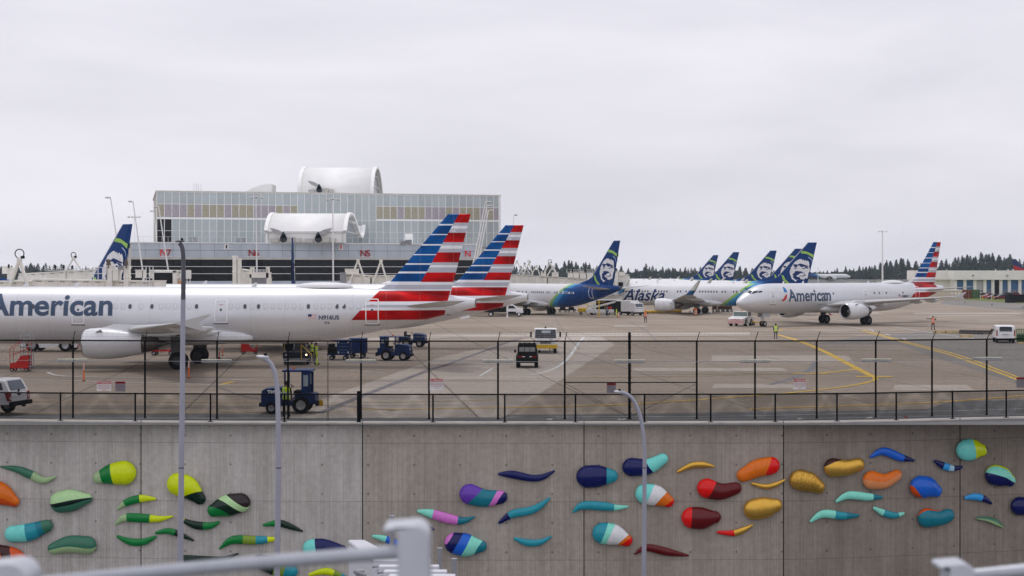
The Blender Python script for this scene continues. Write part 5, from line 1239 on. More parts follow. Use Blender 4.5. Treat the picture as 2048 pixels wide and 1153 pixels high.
mast(268.5, 434, 482, 269.5, 262, 'short upright mast with a crossbar of lamps behind the blue tail tip', [(-.9, 0, .5), (-.3, .0, .4), (.3, 0, .4), (.9, 0, .5)], .1)
mast(317, 412, 485, 328, 236, 'leaning light mast crossing the dark corner of the terminal', [(-.4, -.1, .6)])
mast(307, 422, 485, 314, 262, 'thin leaning light mast left of the terminal corner', [(-.3, 0, .6)], .1)
mast(971, 404, 520, 948, 238, 'leftmost and tallest of three leaning masts between the striped tails', [(.5, 0, .9)])
mast(974, 412, 520, 953, 240, 'middle of three leaning masts between the striped tails', [(.5, 0, .7)])
mast(977, 421, 520, 958, 242, 'lowest of three leaning masts between the striped tails', [(.5, 0, .7)])
mast(1028, 430, 520, 1022, 242, 'thin mast just behind the tip of the second striped tail', [(.3, 0, .6)], .08)
mast(1765, 463.5, 560, 1765, 500, 'tall lone floodlight mast rising before the trees on the right', [(-1.2, 0, 1.0), (-.2, .15, .8), (1.2, 0, 1.0)], .35, None)
mast(1636, 537, 560, 1636, 700, 'thin grey pole beside the far regional jet', [(0, 0, .8)], .2, None)
# ------------------------------------------------------------------ boarding bridges
def bridge(label, segs, Zs, frames=(), cols=(), cab=None, m=None, extra=(), h=2.6):
    """segs: list of ((px,ytop),(px,ytop)); one depth for all"""
    m = m or M_cream; Z = Zs; x0 = segs[0][0][0]; o0 = P(x0, 545, Z); o0.z = 0; t = thing('boarding_bridge', label, 'boarding bridge', o0, 0, 'cream boarding bridges at the gates')
    q = lambda px, py, dz=0: P(px, py, Z+dz)-o0
    for (a, b) in segs:
        A, B = q(*a), q(*b); hh = a[2] if len(a) > 2 else h
        A = q(a[0], a[1]); B = q(b[0], b[1]); d = B-A; n = max(2, int(d.length/.55)); mb = MB(); dv = Vector((0, 2.6, 0)); dn = Vector((0, 0, -hh))
        mb.add([A, B, B+dn, A+dn, A+dv, B+dv, B+dn+dv, A+dn+dv], [(0, 1, 2, 3), (5, 4, 7, 6), (4, 5, 1, 0), (3, 2, 6, 7), (4, 0, 3, 7), (1, 5, 6, 2)])
        for i in range(n+1):
            c = A+d*(i/n); mb.add([c+Vector((-.13, 0, -.3)), c+Vector((-.06, -.07, -.3)), c+Vector((.06, -.07, -.3)), c+Vector((.13, 0, -.3)), c+Vector((-.13, 0, -hh+.2)), c+Vector((-.06, -.07, -hh+.2)), c+Vector((.06, -.07, -hh+.2)), c+Vector((.13, 0, -hh+.2))], [(0, 1, 5, 4), (1, 2, 6, 5), (2, 3, 7, 6)])
            if i % 2: mb.box(c+Vector((0, -.02, -.22)), (.5, .04, .06), 1)
        for zz in (-.05, -hh+.1):
            mb.add([A+Vector((0, -.12, zz+.05)), B+Vector((0, -.12, zz+.05)), B+Vector((0, -.12, zz-.08)), A+Vector((0, -.12, zz-.08)), A+Vector((0, 0, zz+.05)), B+Vector((0, 0, zz+.05)), B+Vector((0, 0, zz-.08)), A+Vector((0, 0, zz-.08))], [(0, 1, 2, 3), (0, 1, 5, 4), (3, 2, 6, 7)])
        mb.build('tunnel', [m, M_grey], t)
    for (xa, ya, xl_, xr_, yb, r, ring) in frames:
        mb = MB(); mb.cyl(q(xa, ya, -.4), q(xl_, yb, -.4), r, n=8); mb.cyl(q(xa, ya, -.4), q(xr_, yb, -.4), r, n=8)
        mb.box(q(xa, ya, -.4), (.4, .4, .3)); fr = mb.build('lift_frame', m, t)
        if ring:
            c = q(xa, ya-ring*Z and ya, -.4)+Vector((0, 0, ring+.1)); mb = MB(); pts = [c+Vector((ring*math.cos(2*PI*i/14), 0, ring*math.sin(2*PI*i/14))) for i in range(15)]; mb.tube(pts, .05, 6); mb.box(c+Vector((ring*.7, 0, -ring*.8)), (.3, .3, .25)); mb.build('hose_reel', M_dark, fr)
    for (xa, xb, ya, yb) in cols:
        mb = MB(); A, B = q(xa, ya, -.3), q(xb, yb, -.3); mb.bx(A.x, B.x, -.3, .5, B.z, A.z); mb.bx(A.x-.06, B.x+.06, -.36, .56, A.z-.25, A.z); mb.bx(A.x-.06, B.x+.06, -.36, .56, (A.z+B.z)/2, (A.z+B.z)/2+.12); mb.build('lift_column', m, t, bevel=.03)
    if cab:
        xa, xb, ya, yb = cab; A, B = q(xa, ya, -.4), q(xb, yb, -.4); w_ = B.x-A.x; mb = MB()
        mb.bx(A.x, B.x, -.4, 2.6, B.z, B.z+.25, 0); mb.bx(A.x, B.x, -.4, 2.6, A.z-.2, A.z, 0); mb.bx(A.x, A.x+.15, -.4, 2.6, B.z, A.z, 0); mb.bx(B.x-.35, B.x, -.4, 2.6, B.z, A.z, 0); mb.bx(A.x+.15, B.x-.35, -.3, 2.5, B.z+.25, A.z-.2, 1); mb.build('cab', [m, M_gldk], t)
    for (nm, xa, xb, ya, yb, mm) in extra:
        A, B = q(xa, ya, -.5), q(xb, yb, -.5); mb = MB()
        if nm == 'railing':
            n = max(3, int((B.x-A.x)/.45))
            for i in range(n+1): x = A.x+(B.x-A.x)*i/n; mb.bx(x-.03, x+.03, -.5, -.44, B.z, A.z)
            for f in (0, .5, 1): zz = B.z+(A.z-B.z)*f; mb.bx(A.x, B.x, -.5, -.43, zz-.03, zz+.03)
        elif nm == 'floodlight': c = (A+B)/2; mb.cyl(c+Vector((0, 0, (A.z-B.z)/2)), c-Vector((0, 0, (A.z-B.z)/2)), (B.x-A.x)*.28, (B.x-A.x)*.5, n=12); mb.cyl(c-Vector((0, 0, (A.z-B.z)/2)), c-Vector((0, 0, A.z-B.z)), .06, n=6)
        else: mb.bx(A.x, B.x, -.5, .6, B.z, A.z); mb.bx(A.x-.05, B.x+.05, -.55, .65, A.z-.08, A.z)
        mb.build(nm, mm, t)
M_brown = mat('flood_brown', (.13, .1, .08), .6)
bridge('near cream boarding bridge on the left with a tall lift frame and a ladder stage', [((-60, 562), (64, 562)), ((66, 558), (302, 562))], 140,
       [(39, 519, 18, 57, 578, .17, .42)], [(247, 257, 533, 580)], None, extra=[('service_platform', 302, 327, 561, 580, M_cream), ('railing', 187, 214, 535, 560, M_mull), ('equipment_box', 213, 224, 532, 575, M_cream), ('floodlight', 212, 222, 519, 531, M_brown), ('floodlight', 248, 257, 519, 531, M_brown), ('equipment_box', 236, 245, 532, 540, M_grey), ('railing', 285, 306, 533, 580, M_mull), ('equipment_box', 271, 286, 540, 556, M_cream), ('equipment_box', 225, 236, 540, 562, M_cream)])
bridge('upper cream boarding bridge behind the near left one, sloping up to the right', [((38, 547.5), (132, 542)), ((133, 542), (192, 538.5))], 182, [(147, 517, 132, 164, 542, .1, .3)], [(14, 24, 535, 560)],
       extra=[('equipment_box', 4, 15, 533, 548, M_cream), ('floodlight', 15, 20, 529, 534, M_dark), ('railing', 90, 160, 534, 541, M_mull), ('floodlight', 108, 113, 531, 536, M_dark), ('floodlight', 125, 130, 530, 536, M_dark), ('floodlight', 142, 147, 531, 536, M_dark)])
bridge('boarding bridge ending in a dark glazed cab left of the tallest lamp post', [((300, 540, .9), (372, 541, .9))], 158, (), [(348, 355, 541, 575)], (305, 352, 542, 573), extra=[('railing', 362, 380, 541, 572, M_mull), ('beacon', 359, 365, 563, 572, mat('beacon_orange', (.9, .32, .02), .4)), ('cab_support', 324, 336, 568, 580, M_gl2)])
bridge('boarding bridge with twin tall white lift columns in front of N6', [((481, 538, 4.2), (500, 541, 4.2))], 205, (), [(465, 473, 512, 578), (475, 481, 517, 578)], extra=[('bellows', 503, 533, 556, 578, mat('bellows_grey', (.25, .25, .26), .8)), ('equipment_box', 499, 540, 545, 556, M_cream), ('equipment_box', 500, 506, 535, 545, M_cream), ('equipment_box', 532, 537, 534, 556, M_cream), ('railing', 505, 535, 540, 545, M_mull), ('cab_wall', 499, 503, 548, 578, M_cream), ('cab_wall', 533, 541, 556, 578, M_cream)])
bridge('cream boarding bridge with two white lift frames below N5', [((690, 548), (742, 551)), ((742, 551), (800, 551))], 200, [(716, 521, 695, 736, 578, .12, 0), (762, 522, 742, 778, 578, .12, 0)], [], extra=[('cab_wall', 680, 691, 545, 580, M_grey), ('equipment_box', 690, 716, 538, 549, M_cream)])
bridge('long cream boarding bridge with clustered lift frames right of the second striped tail', [((1020, 549), (1095, 553)), ((1095, 553), (1180, 559))], 290,
       [(1034, 523, 1018, 1047, 550, .09, 0), (1049, 530, 1038, 1060, 550, .08, .15), (1058, 527, 1046, 1066, 550, .12, .22), (1073, 532, 1062, 1080, 552, .1, 0), (1100, 527, 1083, 1115, 553, .13, .3), (1106, 533, 1094, 1116, 553, .12, 0)], [],
       extra=[('equipment_box', 1082, 1092, 543, 553, M_cream), ('equipment_box', 1104, 1117, 545, 554, M_cream), ('equipment_box', 1136, 1146, 543, 556, M_cream), ('equipment_box', 1147, 1158, 545, 557, M_cream), ('equipment_box', 1160, 1172, 543, 558, M_cream), ('equipment_box', 1174, 1186, 546, 560, M_cream), ('railing', 1034, 1060, 545, 550, M_mull), ('railing', 1133, 1190, 540, 546, M_mull), ('floodlight', 1136, 1140, 539, 544, M_dark), ('floodlight', 1143, 1147, 539, 544, M_dark), ('floodlight', 1168, 1173, 539, 544, M_dark), ('floodlight', 1085, 1088, 541, 545, M_dark)])
bridge('cream boarding bridge cab with black bellows between the blue tail and the titled airliner', [((1212, 546, 3), (1258, 549, 3))], 272, (), [(1229, 1237, 541, 600), (1216, 1223, 555, 600)], (1208, 1228, 560, 578),
       extra=[('bellows', 1237, 1246, 565, 580, M_dark), ('equipment_box', 1208, 1220, 545, 556, M_cream), ('equipment_box', 1238, 1250, 544, 552, M_cream), ('floodlight', 1231, 1235, 537, 541, M_dark), ('railing', 1200, 1230, 540, 546, M_mull), ('tunnel_underframe', 1205, 1245, 592, 602, M_cream)])
# ------------------------------------------------------------------ hangar row on the right
hz = 446.0
hg = thing('hangar_building', 'long low white hangar with blue doors and a black open bay on the right', 'building', ((1900-CX)*446.0/F, 446.0, 0)); o0 = Vector(hg.location)
M_hw = mat('hangar_white', (.90, .88, .83), .7, 0, .06, .3); M_hb = mat('hangar_door_blue', (.06, .16, .33), .5, 0, .1); M_hgry = mat('hangar_door_grey', (.5, .5, .5), .5)
hx = lambda px: (px-CX)*hz/F-o0.x; hzz = lambda py: H-(py-YH)*hz/F
mb = MB(); mb.bx(hx(1910), hx(2400), 1.2, 40, 0, hzz(545)); mb.bx(hx(1838), hx(1910), 6, 12, 0, hzz(545)); mb.build('rear_wall', M_hw, hg)
mb = MB(); mb.bx(hx(1905), hx(2400), -1, 40.2, hzz(560), hzz(541.5)); mb.bx(hx(1836), hx(1905), 4.5, 12.5, hzz(560), hzz(541.3)); mb.build('fascia', M_hw, hg)
xs = [(1914, 1927, 'b'), (1933, 1947, 'b'), (1953, 1967, 'g'), (1973, 1983, 'b'), (1989, 1999, 'k'), (2005, 2016, 'b'), (2022, 2037, 'b'), (2043, 2058, 'b'), (2064, 2080, 'b'), (2086, 2100, 'g')]
prev = 1910
for a, b, k in xs:
    mb = MB(); mb.bx(hx(prev), hx(a), 0, 1.4, 0, hzz(560)-.003); mb.build('pillar', M_hw, hg)
    mb = MB(); mb.bx(hx(a), hx(b), .5, .7, 0, hzz(560)-.003)
    for z in (1.2, 2.4, 3.6, 4.6): mb.bx(hx(a), hx(b), .46, .5, z, z+.05)
    d = mb.build('hangar_door', {'b': M_hb, 'g': M_hgry, 'k': M_dark}[k], hg)
    if k != 'k':
        for j in range(3):
            for z in (.8, 1.6):
                mb = MB(); w_ = (hx(b)-hx(a))/3; mb.bx(hx(a)+w_*(j+.15), hx(a)+w_*(j+.85), .42, .46, z, z+.45); mb.bx(hx(a)+w_*(j+.1), hx(a)+w_*(j+.9), .44, .47, z-.07, z+.52, 1); mb.build('door_pane', [M_glass, M_white], d)
    prev = b
mb = MB(); mb.bx(hx(2100), hx(2400), 0, 1.4, 0, hzz(560)-.003); mb.build('pillar', M_hw, hg)
for px, py in ((1901, 541), (2000, 541), (2025, 541), (2035, 541)):
    mb = MB(); p = Vector((hx(px), 4, hzz(py)-.1)); mb.cyl(p, p+Vector((0, 0, .35)), .15, n=8); mb.cyl(p+Vector((0, 0, .35)), p+Vector((0, 0, .42)), .22, n=8); mb.build('roof_pipe', M_white, hg)
for px, py in ((1944, 551), (2012, 551.5)): mb = MB(); mb.box((hx(px), -1.1, hzz(py)), (.5, .3, .4)); mb.box((hx(px), -1.3, hzz(py)-.1), (.35, .2, .2)); mb.build('wall_light', M_grey, hg)
blk = thing('block_hut', 'low cream block walled hut left of the rust coloured container', 'hut', G(1880, 600.5)); mb = MB(); k = 400/F; mb.bx(-3.5, 5.9, 0, 4, 0, 2.55); mb.build('wall', mat('cream_block', (.58, .52, .40), .8, 0, .12, 2), blk); mb = MB(); mb.bx(-3.6, 6, -.1, 4.1, 2.56, 2.7); mb.build('roof', M_hw, blk)
for j in range(6): mb = MB(); mb.bx(3.0+(j % 3)*.9, 3.5+(j % 3)*.9, -.03, 0, .6+(j//3)*.9, 1.1+(j//3)*.9); mb.build('vent_block', M_cream, blk)
def container(px0, px1, y0, y1, m, label):
    a = G(px0, y1); w_ = (px1-px0)*a.y/F; h = (y1-y0)*a.y/F; t = thing('container', label, 'container', a, 0, 'shipping containers by the hangar'); mb = MB(); mb.bx(0, w_, 0, 6, .12, h)
    n = int(w_/.22)
    for i in range(n): x = w_*(i+.5)/n; mb.bx(x-.05, x+.05, -.04, 0, .25, h-.15)
    mb.build('body', m, t); 
    for x in (.35, .65): mb = MB(); mb.cyl((w_*x, -.08, .2), (w_*x, -.08, h-.1), .03, n=6); mb.box((w_*x+.1, -.09, h*.45), (.25, .04, .05)); mb.build('lock_bar', M_grey, t)
container(1925, 1943, 580, 598.5, mat('rust_brown_container', (.2, .06, .03), .7, 0, .2, 1), 'rust brown container, left of the green one'); container(1944, 1959.5, 580, 598.5, mat('green_container', (.07, .14, .05), .7, 0, .2, 1), 'green container right of the rust brown one')
mb = MB(); a = G(1640, 566)
for i, (px0, px1, y, h) in enumerate(((1640, 1700, 562, 3.0), (1702, 1722, 561.5, 3.4), (1726, 1760, 562, 2.6), (1764, 1812, 561, 3.6), (1618, 1636, 562, 2.4))):
    Z = 560+i*9; x0, x1 = (px0-CX)*Z/F, (px1-CX)*Z/F; t = thing('cargo_shed', '%s low pale shed from the left on the far apron above the towed airliner' % ('second third fourth fifth first'.split()[i]), 'shed', (x0, Z, 0)); mb = MB(); mb.bx(0, x1-x0, 0, 8, 0, h); mb.build('wall', M_hw, t); mb = MB(); mb.bx(-.2, x1-x0+.2, -.2, 8.2, h+.003, h+.3); mb.build('roof', M_beam, t)
# ------------------------------------------------------------------ conifers
M_fol = mat('conifer_foliage', (.022, .042, .034), .9, 0, .5, .35); M_fol2 = mat('light_conifer_foliage', (.04, .066, .048), .9, 0, .5, .35); M_bark = mat('bark', (.09, .07, .055), .9)
def conifer_mesh(seed, h, w_, style):
    r = random.Random(seed); mb = MB(); mb.cyl((0, 0, 0), (0, 0, h*.96), h*.018, h*.002, n=5, mi=1)
    n = 430
    for i in range(n):
        t = r.random()**.75; z = h*(.12+.88*t); rad = w_*(1-t)**(.8 if style else 1.05)*(.35+.65*r.random())*(1+.25*math.sin(z*2.2+seed)); a = r.random()*2*PI
        if r.random() < .08: continue
        x, y = rad*math.cos(a), rad*math.sin(a); s_ = h*.035*(1.25-.8*t)*(0.6+.8*r.random()); dx, dy = math.cos(a), math.sin(a)
        p = Vector((x, y, z)); out = Vector((dx, dy, -.45))*s_*1.7; sd_ = Vector((-dy, dx, 0))*s_*.75; up = Vector((0, 0, s_*.5))
        mb.add([p-out*.5+up, p+sd_, p+out, p-sd_, p+up*.2-out*.1-Vector((0, 0, s_*.7))], [(0, 1, 2), (0, 2, 3), (1, 4, 2), (3, 2, 4), (0, 4, 1), (0, 3, 4)], 0)
    return mb
protos = []
for i in range(8):
    mb = conifer_mesh(i*13+1, 20, 4.2 if i % 3 else 5.4, i % 2); me_o = mb.build('conifer_tree', [M_fol if i % 3 != 1 else M_fol2, M_bark]); protos.append(me_o)
rt = random.Random(11); usedp = set(); cnt = 0
def top_y(px): return cinterp([(-60, 534), (40, 530), (60, 526), (100, 528), (180, 532), (290, 533), (1030, 532), (1080, 527), (1105, 524), (1140, 521), (1160, 522), (1200, 530), (1240, 533), (1262, 536), (1285, 531), (1330, 532), (1380, 534), (1430, 536), (1480, 533), (1545, 535), (1610, 541), (1650, 538), (1690, 534), (1730, 530), (1760, 524), (1785, 518), (1810, 517), (1850, 524), (1880, 520), (1905, 518), (1930, 509), (1960, 506), (1990, 508), (2010, 512), (2060, 516), (2200, 512)], px)[0]
rows = [(1020, 17, .0), (1085, 14, 3.5), (1150, 15, 5.0)]
segs = [(-40, 300, 'dark conifer in the far tree line left of the terminal'), (1025, 1230, 'dark conifer in the far tree line behind the clustered lift frames'), (1232, 1620, 'dark conifer in the far tree line behind the cluster of blue tails'), (1622, 1845, 'dark conifer in the far tree line around the lone floodlight mast'), (1846, 2110, 'dark conifer in the tall stand behind the white hangar')]
LM = [(-60, 'left of the first lift frame'), (38, 'between the two left lift frames'), (148, 'right of the smaller left lift frame'), (200, 'behind the blue tail at left'), (1020, 'behind the clustered lift frames'), (1110, 'between the lift frames and the dark blue tail'), (1170, 'behind the dark blue tail'), (1232, 'right of the dark blue tail'), (1292, 'over the nose half of the titled airliner'), (1360, 'left of the smallest tail of the cluster'), (1440, 'behind the second tail of the cluster'), (1490, 'behind the third tail of the cluster'), (1560, 'behind the tallest tail of the cluster'), (1622, 'above the far regional jet'), (1700, 'left of the lone floodlight mast'), (1765, 'right of the lone floodlight mast'), (1825, 'behind the tail of the towed airliner'), (1880, 'above the left end of the white hangar'), (1925, 'above the first blue hangar doors'), (1975, 'above the black open hangar bay'), (2020, 'around the red tail fin')]
def add_tree(px, Z, zt, lb):
    global cnt
    if lb.startswith('dark conifer'): lb = '%s conifer in the %s row %s' % (('dark', 'pale', 'hazy')[rt.randrange(1) if Z < 1060 else (1 if Z < 1120 else 2)], 'front' if Z < 1060 else ('middle' if Z < 1120 else 'back'), [t for a, t in LM if a <= px][-1])
    k = rt.randrange(8); h = zt-1.5
    if h < 4: h = 4
    if k in usedp: o = protos[k].copy(); col.objects.link(o)
    else: o = protos[k]; usedp.add(k)
    o.location = ((px-CX)*Z/F, Z, 1.2); s_ = h/20; o.scale = (s_*rt.uniform(1.0, 1.6), s_*rt.uniform(1.0, 1.6), s_); o.rotation_euler = (0, 0, rt.random()*6.28)
    tag(o, lb, 'tree', 'conifers along the horizon'); cnt += 1
for a, b, lb in segs:
    for ri, (Z, step, dy) in enumerate(rows):
        px = a+ri*4
        while px < b:
            yy = top_y(px)+dy*.5+rt.choice((0, 1, 3, 5, 8, -2)); add_tree(px, Z, H+(YH-yy)*Z/F, lb); px += step*rt.uniform(.55, 1.15)
for px, yy, Z in ((1292, 526.5, 980), (62, 525, 985), (1962, 503.5, 985), (1985, 505.5, 990), (1935, 510, 985), (1802, 515.5, 985), (1138, 519.5, 985), (2020, 508, 985)):
    add_tree(px, Z, H+(YH-yy)*Z/F, {1292: 'taller dark conifer standing out behind the titled airliner', 62: 'taller dark conifer right of the lift frame at far left', 1962: 'tallest conifer behind the white hangar', 1985: 'second tallest conifer behind the white hangar', 1935: 'pointed conifer behind the step in the hangar roof', 1802: 'taller conifer just right of the lone floodlight mast', 1138: 'taller conifer left of the dark blue tail', 2020: 'conifer with spread top left of the red tail fin'}[px])
for o in protos:
    if not o.get('label'): bpy.data.objects.remove(o, do_unlink=True)
r_ = random.Random(4); mb = MB()
for i in range(2600):
    seg = segs[r_.randrange(len(segs))]; px = r_.uniform(seg[0], seg[1]); Z = r_.uniform(1090, 1200); x = (px-CX)*Z/F; hz_ = min(9.5, max(4, (H+(YH-top_y(px))*Z/F)*.55)); z = 1+hz_*r_.random(); s_ = r_.uniform(.8, 2.0)
    mb.add([(x-s_, Z, z-s_*.6), (x+s_, Z+r_.uniform(-.5, .5), z-s_*.6), (x+s_*.5, Z, z+s_*.7), (x-s_*.5, Z+.5, z+s_*.8)], [(0, 1, 2, 3)])
tag(mb.build('undergrowth', M_fol), kind='stuff')
# air between here and the trees
hm = bpy.data.materials.new('haze_air'); hm.use_nodes = True; hn = hm.node_tree; hn.nodes.remove(hn.nodes['Principled BSDF']); pv = hn.nodes.new('ShaderNodeVolumePrincipled')
pv.inputs['Color'].default_value = (.76, .87, 1.0, 1); pv.inputs['Density'].default_value = .0001; pv.inputs['Anisotropy'].default_value = .2; hn.links.new(pv.outputs[0], hn.nodes['Material Output'].inputs['Volume'])
mb = MB(); mb.bx(-2050, 2050, -60, 2550, -10.5, 60); hb = mb.build('haze', hm); hb['kind'] = 'stuff'
# ------------------------------------------------------------------ people
def person(label, loc, rz=0.0, pose='stand', vest=None, hat=None, pants=None, h=1.78, arms=None, group='ground crew', name='person'):
    """one skinned figure; local frame faces -y (towards the camera)"""
    k = h/1.78; t = thing(name, label, 'person', loc, rz, group)
    # joints: (x, y, z, r)
    step = .16 if pose == 'walk' else .03
    J = dict(pel=(0, 0, .94, .135), ches=(0, 0, 1.22, .15), neck=(0, 0, 1.47, .062), head0=(0, -.01, 1.56, .085), head1=(0, -.02, 1.66, .105), head2=(0, -.01, 1.745, .075),
             hl=(.1, 0, .9, .095), hr=(-.1, 0, .9, .095), kl=(.12, -step*.6, .49, .062), kr=(-.12, step*.3, .49, .062), al=(.13, -step, .09, .045), ar=(-.13, step*1.2, .09, .045), tl=(.15, -step-.17, .04, .035), tr=(-.15, step*1.2-.17, .04, .035),
             sl=(.19, 0, 1.42, .062), sr=(-.19, 0, 1.42, .062))
    A = {'down': [((.25, .02, 1.16, .046), (.26, -.06, .92, .034), (.26, -.1, .84, .03))]*2, 'reach': [((.25, -.1, 1.2, .046), (.14, -.34, 1.2, .034), (.1, -.42, 1.22, .03))]*2,
         'out': [((.45, 0, 1.38, .046), (.70, 0, 1.42, .034), (.80, 0, 1.43, .03))]*2, 'up': [((.36, 0, 1.22, .046), (.34, -.08, 1.48, .034), (.33, -.08, 1.58, .03))]*2}
    la, ra = (arms or ('down', 'down')); E = []; V = []; idx = {}
    def av(n, p): idx[n] = len(V); V.append(p)
    for n, p in J.items(): av(n, p)
    for sd_, a_, s_ in (('l', la, 1), ('r', ra, -1)):
        e, w_, hd = A[a_][0]
        for n, p in (('e', e), ('w', w_), ('h', hd)): av(n+'_'+sd_, (p[0]*s_, p[1], p[2], p[3]))
        hx_, hy, hz_ = hd[0]*s_, hd[1], hd[2]; d = Vector((hd[0]-w_[0], hd[1]-w_[1], hd[2]-w_[2])).normalized(); d.x *= s_
        side = d.cross(Vector((0, 1, 0))) if abs(d.y) < .8 else Vector((1, 0, 0)); side.normalize()
        for f in range(4):
            o = side*(f-1.5)*.02; ln = (.068, .08, .075, .06)[f]; av('f%d0_%s' % (f, sd_), (hx_+d.x*.04+o.x, hy+d.y*.04+o.y, hz_+d.z*.04+o.z, .010)); av('f%d1_%s' % (f, sd_), (hx_+d.x*(.04+ln)+o.x, hy+d.y*(.04+ln)+o.y-.012, hz_+d.z*(.04+ln)+o.z, .008))
            E += [('h_'+sd_, 'f%d0_%s' % (f, sd_)), ('f%d0_%s' % (f, sd_), 'f%d1_%s' % (f, sd_))]
        av('t_'+sd_, (hx_+side.x*-.045+d.x*.02, hy+side.y*-.045-.02, hz_-side.z*.045+d.z*.02, .010)); E.append(('h_'+sd_, 't_'+sd_))
        E += [('ches', 's'+sd_), ('s'+sd_, 'e_'+sd_), ('e_'+sd_, 'w_'+sd_), ('w_'+sd_, 'h_'+sd_)]
    E += [('pel', 'ches'), ('ches', 'neck'), ('neck', 'head0'), ('head0', 'head1'), ('head1', 'head2'), ('pel', 'hl'), ('pel', 'hr'), ('hl', 'kl'), ('hr', 'kr'), ('kl', 'al'), ('kr', 'ar'), ('al', 'tl'), ('ar', 'tr')]
    me = bpy.data.meshes.new('body'); me.from_pydata([(p[0]*k, p[1]*k, p[2]*k) for p in V], [(idx[a], idx[b]) for a, b in E], [])
    o = bpy.data.objects.new('body', me); col.objects.link(o)
    sk = o.modifiers.new('skin', 'SKIN'); sk.use_smooth_shade = True
    for i, p in enumerate(V): me.skin_vertices[0].data[i].radius = (p[3]*k*(1.15 if i in (0, 1) else 1), p[3]*k)
    me.skin_vertices[0].data[0].use_root = True
    sb = o.modifiers.new('sub', 'SUBSURF'); sb.levels = 1; sb.render_levels = 1
    bpy.context.view_layer.update(); dg = bpy.context.evaluated_depsgraph_get(); m2 = bpy.data.meshes.new_from_object(o.evaluated_get(dg)); bpy.data.objects.remove(o, do_unlink=True)
    m2.materials.clear(); pm = pants or M_navy; m2.materials.append(pm); m2.materials.append(M_skin)
    for p in m2.polygons:
        p.use_smooth = True; z = p.center.z/k; p.material_index = 1 if z > 1.485 else 0
        if la != 'x' and abs(p.center.x/k) > .2 and z < .87 and z > .6: p.material_index = 1
    b = bpy.data.objects.new('body', m2); col.objects.link(b); b.parent = t
    # eyes, nose, mouth, ears
    mb = MB()
    for s_ in (1, -1): mb.sphere((s_*.034*k, -.108*k, 1.665*k), .011*k, 0, 6, 4)
    mb.box((0, -.113*k, 1.615*k), (.05*k, .006, .008*k)); mb.build('eyes', M_hair, b)
    mb = MB(); mb.cyl((0, -.115*k, 1.66*k), (0, -.13*k, 1.635*k), .010*k, .014*k, n=6); mb.build('nose', M_skin, b)
    # hair or hat cap
    mb = MB(); rings = []
    for i in range(6):
        a = PI/2*i/5; rr = .118*k*math.cos(a)+.004; rings.append([Vector((rr*math.cos(2*PI*j/12), rr*1.08*math.sin(2*PI*j/12)+.01*k, (1.665+.105*math.sin(a))*k)) for j in range(12)])
    mb.loft(rings, 0); mb.sphere((0, .055*k, 1.65*k), .085*k, 0, 10, 6)
    if hat: mb.box((0, -.13*k, 1.68*k), (.13*k, .09*k, .012*k))
    mb.build('cap' if hat else 'hair', hat or M_hair, t)
    if vest:
        mb = MB(); prof = [(.86, .185, .13), (.95, .18, .135), (1.08, .175, .135), (1.22, .19, .15), (1.34, .2, .15), (1.42, .17, .125), (1.47, .10, .09)]; rings = []
        for z, a, c in prof: rings.append([Vector((a*k*math.copysign(abs(math.cos(q))**.8, math.cos(q)), c*k*math.copysign(abs(math.sin(q))**.8, math.sin(q)), z*k)) for q in [2*PI*j/16 for j in range(16)]])
        mb.loft(rings, 0, True, False)
        vo = mb.build('vest', vest, t)
        mb = MB()
        for z, a, c in ((1.0, .184, .142), (1.17, .19, .15)):
            mb.loft([[Vector((a*k*math.copysign(abs(math.cos(q))**.8, math.cos(q)), c*k*math.copysign(abs(math.sin(q))**.8, math.sin(q)), (z+dz)*k)) for q in [2*PI*j/16 for j in range(16)]] for dz in (0, .05)], 0, True, False)
        for s_ in (1, -1):
            for yy in (-1, 1): mb.box((s_*.09*k, yy*.148*k, 1.3*k), (.04*k, .012, .2*k))
        mb.build('reflective_tape', M_lamp, vo)
    mb = MB()
    for s_, q in ((1, 'al'), (-1, 'ar')):
        p = J[q]; mb.box((p[0]*k, (p[1]-.07)*k, .045*k), (.1*k, .28*k, .09*k))
    mb.build('boots', M_dark, t, bevel=.02)
    return t
# ------------------------------------------------------------------ vehicles
def wheel(parent, x, y, r, w_=.25, side=1, rim=None, rr=.56):
    q = w_/2; mb = MB(); mb.lathe([(-q, r*rr), (-q, r*.84), (-q*.72, r*.97), (-q*.4, r), (q*.4, r), (q*.72, r*.97), (q, r*.84), (q, r*rr), (-q, r*rr)], (0, 0, 0), 'y', 24)
    wo = mb.build('wheel', M_rub, parent, loc=(x, y, r))
    mb = MB(); mb.lathe([(-q*.5, .015), (-q*.55, r*rr*.45), (-q*.8, r*rr*.8), (-q*.95, r*(rr+.02)), (q*.95, r*(rr+.02)), (q*.8, r*rr*.8), (q*.55, r*rr*.45), (q*.5, .015)], (0, 0, 0), 'y', 18)
    for i in range(5): a = 2*PI*i/5; mb.cyl((r*.2*math.cos(a), -q*.75, r*.2*math.sin(a)), (r*.2*math.cos(a), q*.75, r*.2*math.sin(a)), r*.03, n=6)
    mb.build('rim', rim or M_rim, wo); return wo
def lamp_disc(parent, c, r, m, nm='headlight', d=(1, 0, 0)):
    mb = MB(); c = Vector(c); d = Vector(d); mb.cyl(c-d*.02, c+d*.02, r, n=12); return mb.build(nm, m, parent)
M_tail = mat('tail_lamp_red', (.28, .006, .006), .25)
